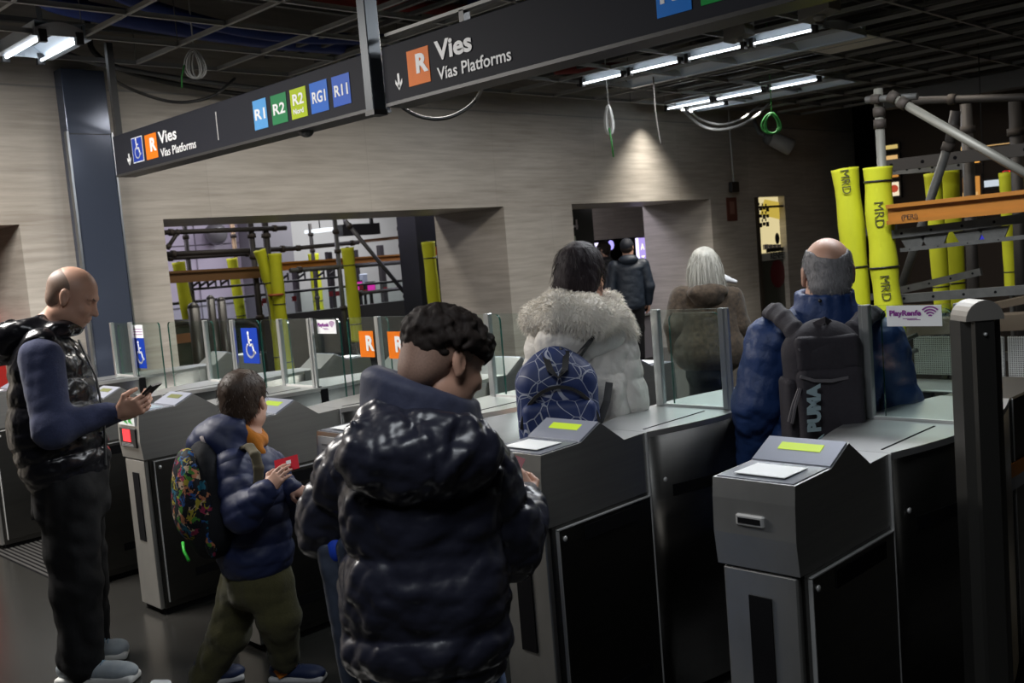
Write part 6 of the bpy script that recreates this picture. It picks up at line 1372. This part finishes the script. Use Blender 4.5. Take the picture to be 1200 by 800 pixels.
c = pY(253, 274, 16.6); t = thing('dome_lamp', 'grey dome lamp on the lilac wall', 'lamp', c); obj('dome', MB().sphere(c, (0.22, 0.16, 0.2), 16, 10), mat('dome_grey', (0.2, 0.19, 0.2), 0.3, 0.3), t); obj('mount', MB().box(c+np.array([-0.05, 0.1, -0.05]), c+np.array([0.05, 0.2, 0.05])), BLACK, t)
# escalator landing with its black handrail
YE = 10.9
t = thing('escalator', 'escalator end with black looping handrail behind the glass gates', 'escalator', pY(255, 440, YE)*np.array([1, 1, 0]))
pts = [pY(196, 379, YE), pY(240, 377.5, YE), pY(284, 377, YE), pY(296, 381, YE), pY(304, 392, YE), pY(307, 405, YE), pY(304, 422, YE), pY(296, 434, YE)]
obj('handrail', MB().tube(pts, 0.045, 10), BLACK, t)
pl = [(p[0], p[2]) for p in pts]; poly = [(pts[0][0], 0.05)]+pl+[(pts[-1][0], 0.05)]
obj('balustrade', MB().prism(poly, YE-0.02, YE+0.02, 0, 'y'), mat('balustrade_green', (0.02, 0.035, 0.028), 0.15), t)
a, b = pY(205, 392, YE-0.03), pY(228, 400, YE-0.03); obj('stripe', MB().box((a[0], YE-0.03, b[2]), (b[0], YE-0.02, a[2])), mat('stripe_brown', (0.28, 0.10, 0.03), 0.5), t)
obj('skirt', MB().box((pts[0][0], YE-0.08, 0), (pts[5][0]+0.05, YE+0.3, 0.35)), DARKSTEEL, t)
for lab, u, v, r in [('dark round topped post, left of the pair beyond the gates', 246, 345.5, 0.045), ('dark round topped post, right of the pair beyond the gates', 258.5, 347.5, 0.05), ('wide dark post beside the leftmost yellow pad', 226, 354, 0.065)]:
    p = pY(u, v, 10.3); t = thing('bollard_post', lab, 'post', ground(p), 'round topped posts beyond the wall'); obj('column', MB().tube([ground(p), p-UP*r], r, 12), BOL, t); obj('cap', MB().dome((p[0], p[1], p[2]-r), r, 12, 5), BOL, t); obj('base_plate', MB().tube([ground(p), ground(p)+UP*0.02], r*1.15, 12), BOL, t)
# red cabinet in the left recess
c = pY(8, 361, 8.7); t = thing('fire_cabinet', 'red cabinet in the dark recess behind the man in the vest', 'cabinet', (c[0]-0.2, 8.9, 0)); zb = pY(8, 520, 8.7)[2]
obj('cabinet_body', MB().box((c[0]-0.5, 8.7, 0), (c[0], 9.24, c[2]), 0, 0.01), mat('cabinet_red', (0.40, 0.015, 0.012), 0.5), t); obj('door_seam', MB().box((c[0]-0.48, 8.696, 0.75), (c[0]-0.02, 8.7, 0.76)), BLACK, t)

# ---- passage behind the doorway
a = pY(697, 282, 12.0); b = pY(756, 277, 12.0)
hz = a[2]
c0, c1 = pY(672, 246, 9.4), pY(697, 246, 9.4)
t = thing('dark_totem', 'tall dark panel with small white marks inside the doorway', 'panel', (c0[0], 9.4, 0)); obj('panel', MB().box((c0[0]-0.4, 9.35, 0), (c1[0]-0.12, 9.5, 2.9)), mat('totem_green_black', (0.012, 0.018, 0.014), 0.5), t)
mm = MB(); q = pY(677, 262, 9.34); mm.box(q+np.array([-0.12, -0.004, -0.05]), q+np.array([0.0, 0, -0.02])).box(q+np.array([-0.04, -0.004, -0.08]), q+np.array([-0.01, 0, 0.06])); obj('white_marks', mm, WHITEP, t)
q = pY(674, 285, 9.34); obj('pale_strip', MB().box(q+np.array([-0.06, -0.004, -0.1]), q+np.array([0.02, 0, 0.1])), mat('strip_mint', (0.45, 0.55, 0.45), 0.5), t)
LIL = glow('lilac_light', (0.55, 0.42, 1.0), 0.9); LILS = glow('lilac_strip', (0.78, 0.72, 1.0), 2.0)
YK = 12.6
a, b = pY(744, 279, YK), pY(764, 338, YK)
t = thing('lit_totem', 'lilac lit totem with a column of pale capital letters in the passage', 'lit sign', ((a[0]+b[0])/2, YK, 0)); obj('frame', MB().box((a[0]-0.12, YK, 0), (b[0]+0.3, YK+0.2, a[2]+0.05)), DULL, t)
zb = b[2]; obj('lit_face', MB().box((a[0]+0.02, YK-0.01, zb), (b[0]+0.2, YK, a[2])), LIL, t); obj('light_strip', MB().box((a[0]-0.0, YK-0.03, zb), (a[0]+0.07, YK-0.01, a[2])), LILS, t)
for k, ch in enumerate('ATLA'):
    q = pY(751+1.2*k, 289+14*k, YK-0.02); text('letter', ch, 0.17, ((q[0], YK-0.02, q[2]-0.06), (1, 0, 0), UP), glow('letter_cream', (1.0, 0.95, 0.7), 1.3), t, 0.006)
q = pY(716, 287, 14.5); t = thing('lit_screen', 'small violet lit screen between the two people in the passage', 'screen', q); obj('frame', MB().box(q-np.array([0.14, -0.01, 0.14]), q+np.array([0.14, 0.06, 0.14])), BLACK, t); obj('display', MB().sphere(q-np.array([0, 0.0, 0]), (0.11, 0.02, 0.11), 12, 8), glow('violet_glow', (0.4, 0.35, 1.0), 1.4), t); obj('stand', MB().box((q[0]-0.03, q[1]+0.02, 0), (q[0]+0.03, q[1]+0.06, q[2]-0.1)), BLACK, t)
q = pY(700, 293, 14.6); t = thing('lit_strip', 'slim violet light left of the bareheaded person in the passage', 'light', q); obj('strip', MB().box(q-np.array([0.05, 0, 0.16]), q+np.array([0.05, 0.03, 0.16])), LILS, t); obj('housing', MB().box((q[0]-0.07, q[1]+0.03, 0), (q[0]+0.07, q[1]+0.1, q[2]+0.18)), BLACK, t)
a, b = pY(741, 372, 8.35), pY(768, 372, 8.35)
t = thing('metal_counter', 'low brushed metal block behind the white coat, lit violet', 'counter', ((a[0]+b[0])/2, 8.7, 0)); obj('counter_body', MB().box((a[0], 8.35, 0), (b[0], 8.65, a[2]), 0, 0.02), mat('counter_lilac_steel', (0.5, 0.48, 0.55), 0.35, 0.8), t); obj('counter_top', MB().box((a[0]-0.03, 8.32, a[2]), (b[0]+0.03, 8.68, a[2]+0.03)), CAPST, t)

# ---- glazed shop door in the wall at right
YD = 7.96
def dz(v, u=905): return pY(u, v, YD)[2]
t = thing('shop_door', 'yellow lit glazed shop door in the dark end of the stone wall', 'door', (13.7, YD, 0))
YG = glow('shop_yellow', (0.85, 0.62, 0.10), 0.62); YP = glow('shop_cream', (0.95, 0.8, 0.42), 0.75)
x0, x1 = 13.2, 14.5; xm = pY(895, 300, YD)[0]
obj('lit_glass', MB().box((xm+0.03, YD+0.15, dz(296)), (x1, YD+0.2, 2.13)), YP, t); obj('lit_panel', MB().add([(xm+0.2, YD+0.14, dz(250)), (x1, YD+0.14, dz(262)), (x1, YD+0.14, dz(240)), (xm+0.35, YD+0.14, 2.1)], [(0, 1, 2, 3)]), YG, t)
obj('lit_panel', MB().box((x0, YD+0.15, dz(249)), (xm-0.05, YD+0.2, 2.0)), YG, t)
obj('dark_panel', MB().box((x0, YD+0.15, dz(296)), (xm-0.05, YD+0.22, dz(249))), BLACK, t)
obj('band', MB().box((x0, YD+0.08, dz(305)), (x1, YD+0.14, dz(296.5))), mat('band_pale', (0.42, 0.42, 0.38), 0.5), t)
text('lettering', 'RENFE', 0.14, ((pY(908, 303, YD)[0], YD+0.075, dz(303.5)), (1, 0, 0), UP), mat('lettering_dark', (0.05, 0.05, 0.05), 0.6), t, 0.004)
obj('lower_panel', MB().box((x0, YD+0.12, 0.25), (x1, YD+0.18, dz(305))), mat('lower_olive', (0.06, 0.062, 0.048), 0.3), t)
obj('sill', MB().box((x0, YD-0.02, 0.18), (x1, YD+0.2, 0.25)), mat('sill_grey', (0.3, 0.3, 0.28), 0.5), t); obj('kick_panel', MB().box((x0, YD+0.1, 0), (x1, YD+0.18, 0.18)), BLACK, t)
obj('mullion', MB().box((xm-0.05, YD+0.05, 0.2), (xm+0.03, YD+0.13, 2.13)), mat('mullion_brown', (0.05, 0.04, 0.03), 0.4), t); obj('rail', MB().box((x0, YD+0.06, dz(243)), (x1, YD+0.12, dz(240.5))), mat('mullion_brown', (0.05, 0.04, 0.03), 0.4), t)
mm = MB(); q = pY(919, 320, YD); mm.add([(q[0]+0.22*math.cos(a), YD+0.11, q[2]+0.22*math.sin(a)) for a in np.linspace(0, 2*math.pi, 25)[:-1]], [tuple(range(24))]); obj('red_disc', mm, mat('disc_red', (0.12, 0.008, 0.012), 0.5), t)
mm = MB()
for k, v in enumerate((242, 252, 262)):
    for j in range(3):
        a = pY(898+4*j, v+0.6*j*(1-k), YD); mm.box(a+np.array([-0.03, 0.10, -0.05+0.02*((j+k) % 2)]), a+np.array([0.05, 0.105, 0.02])); mm.box(a+np.array([-0.05, 0.10, 0.03]), a+np.array([-0.02, 0.105, 0.07]))
obj('window_print', mm, BLACK, t)
mm = MB(); a = pY(917, 279, YD); mm.sphere(a+np.array([0, 0.09, 0]), (0.06, 0.02, 0.09)).box(a+np.array([-0.3, 0.1, -0.2]), a+np.array([0.2, 0.12, -0.14])); obj('shelf_goods', mm, BLACK, t)
mm = MB(); 
for j in range(4): a = pY(905+5*j, 288, YD); mm.box(a+np.array([-0.06, 0.1, -0.05]), a+np.array([0.05, 0.13, 0.03]))
obj('packages', mm, mat('pack_white', (0.6, 0.55, 0.5), 0.6), t)

# ---- right works
X1 = 6.2
R1 = lambda u, v, o=0.0: pX(u, v, X1+o)
t = hbeam('timber_beam', 'long orange timber beam at the right edge with small black lettering', R1(1042, 251.5), R1(1262, 229), 0.125, 0.09, mat('beam_orange_right', (0.40, 0.155, 0.018), 0.5, noise=((6, 6, 30), (0.33, 0.12, 0.012), 1.5)))
q = R1(1056, 254, -0.05); text('lettering', '(PERI)', 0.042, (q-UP*0.018, (0, -1, 0), UP), BLACK, t, 0.0006)
ST = GALV
def rail(label, a, b, o, wd, ht, m=ST, grp='steel rails on the right scaffold'):
    A, B = R1(*a, o), R1(*b, o); t = thing('scaffold_rail', label, 'scaffold rail', A, grp); obj('profile', MB().beam(A, B, wd, ht), m, t)
    for k in np.linspace(0.06, 0.94, 6):
        c = A+(B-A)*k; obj('bolt_hole', MB().tube([c-np.array([wd/2+0.002, 0, 0]), c-np.array([wd/2-0.004, 0, 0])], ht*0.16, 8), DULL, t)
    return t
rail('wide steel rail right below the orange beam at the right edge', (1047, 274.5), (1262, 248), 0.05, 0.05, 0.055)
rail('thin steel rail under the bracket plates at the right', (1056, 293), (1262, 271), 0.05, 0.03, 0.025)
rail('steel rail across the right scaffold just above the bench', (1050, 350), (1262, 335), 0.15, 0.05, 0.055)
rail('slanting steel rail rising behind the white wifi sticker', (1012, 350), (1150, 318), 0.9, 0.04, 0.05)
rail('short steel rail between the two big yellow pads', (1004, 273), (1050, 268), 0.6, 0.04, 0.06)
rail('dim steel rail above the orange beam at the right edge', (1034, 195), (1262, 168), 1.6, 0.05, 0.09, DK)
rail('second dim steel rail above the orange beam, lower one', (1045, 200), (1130, 193), 2.0, 0.05, 0.07)
for k, (u, v, o) in enumerate([(1070, 281, 0.05), (1095, 280, 0.05), (1135, 277, 0.05), (1165, 273, 0.05)]):
    c = R1(u, v, o); mm = MB().prism([(c[1]+0.09, c[2]+0.035), (c[1]-0.09, c[2]+0.04), (c[1]-0.05, c[2]-0.05), (c[1]+0.04, c[2]-0.055)], c[0]-0.008, c[0]+0.008, 0, 'x')
    one('bracket_plate', mm, ST, ('bracket plate nearest the big yellow pad with lettering', 'second bracket plate along from the big yellow pad', 'third bracket plate along from the big yellow pad', 'bracket plate nearest the right edge of the frame')[k], 'bracket plate', 'bracket plates below the orange beam')
def rtube(label, a, b, o, r, m=None, cpl=(0.04, 0.5), o2=None, name='scaffold_tube'):
    return pole(name, label, R1(*a, o), R1(*b, o if o2 is None else o2), r, m or GALV, 'scaffold tubes right', cpl)
p = R1(1029, 104, 0.05); pole('scaffold_upright', 'tall pale upright rising out of the big yellow pad with lettering', p, ground(p), 0.029, mat('tube_pale', (0.20, 0.195, 0.17), 0.5, 0.3), 'scaffold tubes right', (0.06, 0.09))
rtube('long pale slanting brace from the tall upright down to the right edge', (1043, 112), (1262, 238), -0.05, 0.027, mat('tube_pale', (0.20, 0.195, 0.17), 0.5, 0.3), (0.02, 0.08))
rtube('short level tube joining the tall upright and the slanting brace', (1015, 117), (1075, 113), 0.0, 0.022, None, (0.2, 0.55))
rtube('slanting tube behind the orange beam near the back yellow pads', (1112, 168), (1052, 350), 1.0, 0.032, None, (0.02,))
rtube('curved looking dim tube above the back yellow pads', (1120, 130), (1112, 172), 1.0, 0.036, DK, (0.5,))
p = R1(1132, 122, 1.8); pole('scaffold_upright', 'dim upright right of the back yellow pads', p, ground(p), 0.045, DK, 'scaffold tubes right', (0.08, 0.3))
p = R1(1189, 118, 2.6); pole('scaffold_upright', 'dim upright close to the right edge', p, ground(p), 0.05, DK, 'scaffold tubes right', (0.1,))
rtube('dim level tube below the ceiling at right', (1060, 118), (1262, 112), 1.8, 0.03, DK, (0.3,))
rtube('thin level tube low behind the balding man and wifi sticker', (1030, 410), (1075, 392), 0.4, 0.016, None, ())
rtube('second thin level tube low behind the wifi sticker', (1030, 423), (1075, 410), 0.4, 0.016, None, ())
a = [R1(990, 198, 0.1), R1(997, 255, 0.1), R1(1003, 320, 0.1), R1(1006, 400, 0.1), R1(1010, 470, 0.1)]
pad('big plain yellow pad left of its lettered twin, behind the balding man', a, 0.082, (0.5, 0.85), [(0.03, 'MRD')])
a = [R1(1028.5, 196, 0.05), R1(1030, 240, 0.05), R1(1035, 300, 0.05), R1(1038, 335, 0.05), R1(1047, 400, 0.05), R1(1052, 470, 0.05)]
pad('big yellow pad with dark vertical lettering in front of the orange beam', a, 0.085, (0.17, 0.50), [(0.26, 'MRD'), (0.55, 'MRD')])
def rpad(label, u0, v0, u1, v1, o, r): a, b = R1(u0, v0, o), R1(u1, v1, o); pad(label, [a, a*0.5+b*0.5, b], r, (0.4, 0.8))
rpad('back yellow pad, left of the pair behind the orange beam', 1093, 203, 1105, 366, 2.0, 0.065)
rpad('back yellow pad, right of the pair behind the orange beam', 1111, 198, 1121, 362, 2.3, 0.082)
rpad('far yellow pad near the right edge, left of two', 1179, 202, 1186, 345, 3.4, 0.06)
rpad('far yellow pad at the very right edge', 1196, 210, 1200, 340, 3.6, 0.06)
# steel bench with perforated back
Xb = 6.85
t = thing('bench', 'perforated steel bench behind the glass at right', 'bench', (Xb, 1.6, 0))
zt_, zb_ = pX(1090, 394, Xb)[2], pX(1090, 439, Xb)[2]; zs = pX(1090, 455, Xb-0.4)[2]
def perf():
    m = mat('perforated_steel', (0.45, 0.47, 0.47), 0.4, 0.7); nt = m.node_tree; b = nt.nodes['Principled BSDF']; tc = nt.nodes.new('ShaderNodeTexCoord'); vo = nt.nodes.new('ShaderNodeTexVoronoi'); vo.inputs['Randomness'].default_value = 0; vo.inputs['Scale'].default_value = 75
    lt = nt.nodes.new('ShaderNodeMath'); lt.operation = 'LESS_THAN'; lt.inputs[1].default_value = 0.33; mi = nt.nodes.new('ShaderNodeMix'); mi.data_type = 'RGBA'; mi.inputs['A'].default_value = (0.5, 0.52, 0.52, 1); mi.inputs['B'].default_value = (0.06, 0.065, 0.065, 1)
    nt.links.new(tc.outputs['Object'], vo.inputs['Vector']); nt.links.new(vo.outputs['Distance'], lt.inputs[0]); nt.links.new(lt.outputs[0], mi.inputs['Factor']); nt.links.new(mi.outputs['Result'], b.inputs['Base Color']); return m
PF = perf()
yL = pX(1070, 394, Xb)[1]
for k in range(3):
    y1 = yL-k*0.62; obj('seat_back', MB().box((Xb, y1-0.60, zb_), (Xb+0.012, y1, zt_), 0, 0.004), PF, t); obj('seat', MB().box((Xb-0.45, y1-0.60, zs-0.02), (Xb-0.01, y1, zs), 0, 0.008), CAPST, t)
obj('rail', MB().box((Xb+0.012, yL-1.9, (zb_+zt_)/2-0.03), (Xb+0.05, yL+0.02, (zb_+zt_)/2+0.03)), DARKSTEEL, t)
for y in (yL-0.2, yL-1.5): obj('leg', MB().box((Xb-0.3, y-0.03, 0), (Xb-0.24, y+0.03, zs-0.02)).box((Xb-0.3, y-0.02, zs-0.06), (Xb+0.03, y+0.02, zs-0.02)).box((Xb+0.012, y-0.02, zs-0.06), (Xb+0.04, y+0.02, zt_-0.05)), DARKSTEEL, t)
WD = mat('board_brown', (0.13, 0.10, 0.07), 0.7)
A, B = R1(1052, 384, 1.2), R1(1262, 372, 1.2); one('timber_board', MB().beam(A, B, 0.25, 0.11), WD, 'dusty brown plank behind the bench at right', 'plank')
A, B = R1(1128, 366, 1.6), R1(1262, 338, 1.6); one('timber_board', MB().beam(A, B, 0.5, 0.05), WD, 'slanting dark plank above the bench at the right edge', 'plank')
# bulkhead, far shops
struct(obj('trim_5', MB().box((13.15, -6, 3.1), (13.4, 5.95, 3.3)), mat('bulkhead_grey', (0.13, 0.13, 0.13), 0.6)))
XS = 15.5
F1 = lambda u, v, o=0.0: pX(u, v, XS+o)
struct(obj('wall_shop', MB().box((XS+0.1, -8, 0), (XS+0.4, F1(1033, 200)[1], 4.2)), mat('shop_brown', (0.045, 0.028, 0.018), 0.6)))
OG = glow('shop_orange', (1.0, 0.42, 0.08), 0.55); OC = glow('shop_warm', (1.0, 0.62, 0.25), 0.7); YL = glow('shop_lamp_yellow', (1.0, 0.75, 0.25), 0.6)
def lit(label, u0, v0, u1, v1, m, name='shop_light_box', o=0.0):
    a, b = F1(u0, v0, o), F1(u1, v1, o); c = (a+b)/2; t = thing(name, label, 'lit panel', c, 'lit shop panels at right')
    obj('panel_face', MB().box((c[0], min(a[1], b[1]), min(a[2], b[2])), (c[0]+0.03, max(a[1], b[1]), max(a[2], b[2]))), m, t)
    obj('panel_back', MB().box((c[0]+0.03, min(a[1], b[1])-0.03, min(a[2], b[2])-0.03), (XS+0.1, max(a[1], b[1])+0.03, max(a[2], b[2])+0.03)), BLACK, t); return t
lit('dim yellow lit strip beside the tall upright', 1036, 171, 1051, 173.5, YL); lit('orange lit strip below the yellow one beside the tall upright', 1037, 183, 1051, 186, OC)
lit('small amber lit poster beside the lettered pad top', 1043, 199, 1052, 207, OG)
t = lit('white and red lit food poster beside the lettered pad', 1042, 214, 1053, 229, glow('poster_white', (1.0, 0.85, 0.6), 0.9)); c = F1(1048, 221); obj('poster_print', MB().sphere(c-np.array([0.01, 0, 0]), (0.01, 0.07, 0.06)), glow('poster_red', (0.9, 0.12, 0.05), 0.5), t)
lit('orange lit panel above the dim rail right of the back pads', 1126, 172, 1134, 176.5, OC); lit('orange lit panel just below the dim rail right of the back pads', 1126, 185, 1134, 190, OG); lit('round looking orange lamp on the far shop', 1141, 184, 1147, 190, glow('shop_lamp_orange', (1.0, 0.45, 0.08), 1.2))
lit('long orange lit strip below the slanting brace at right', 1150, 172, 1183, 167, OC); lit('tall orange lit panel left of the white shelf lights', 1128, 208, 1148, 228, OG); lit('white shelf lights on the far shop counter', 1152, 212, 1177, 217, glow('shelf_white', (0.8, 0.9, 1.0), 0.7)); lit('thin white light right of the red shop sign', 1193, 205, 1198, 214, glow('shelf_white', (0.8, 0.9, 1.0), 0.7))
lit('tiny red lit sign near the right edge', 1175, 200.5, 1183, 202, glow('sign_red', (1, 0.02, 0.03), 1.2))
lit('warm glow panel low on the far shop behind the orange beam', 1128, 226, 1146, 229, OC)
q = F1(1155, 276, -4.0); t = thing('hanging_sign_small', 'small white and blue sign hanging under the bracket plates at right', 'sign', q); obj('board', MB().box(q-np.array([0.0, 0.08, 0.07]), q+np.array([0.02, 0.08, 0.07])), mat('sign_deep_blue', (0.02, 0.03, 0.5), 0.4, emit=((0.05, 0.05, 1.0), 0.25)), t); obj('white_shape', MB().sphere(q+np.array([-0.005, 0.0, 0.05]), (0.01, 0.06, 0.05)), WHITEP, t); obj('cord', MB().tube([q+UP*0.07, (q[0], q[1], 4.3)], 0.006, 5), BLACK, t)
one('paper_scrap', MB().add([pZ(178, 797, 0.003), pZ(200, 797, 0.006), pZ(203, 806, 0.003), pZ(172, 806, 0.004)], [(0, 1, 2, 3)]).add([pZ(180, 796, 0.010), pZ(198, 796, 0.012), pZ(200, 800, 0.004), pZ(178, 800, 0.004)], [(0, 1, 2, 3)]), WHITEP, 'scrap of pale paper on the floor at the bottom edge', 'paper')
# tidy the helper values
for o in bpy.data.objects:
    if '_o' in o: del o['_o']
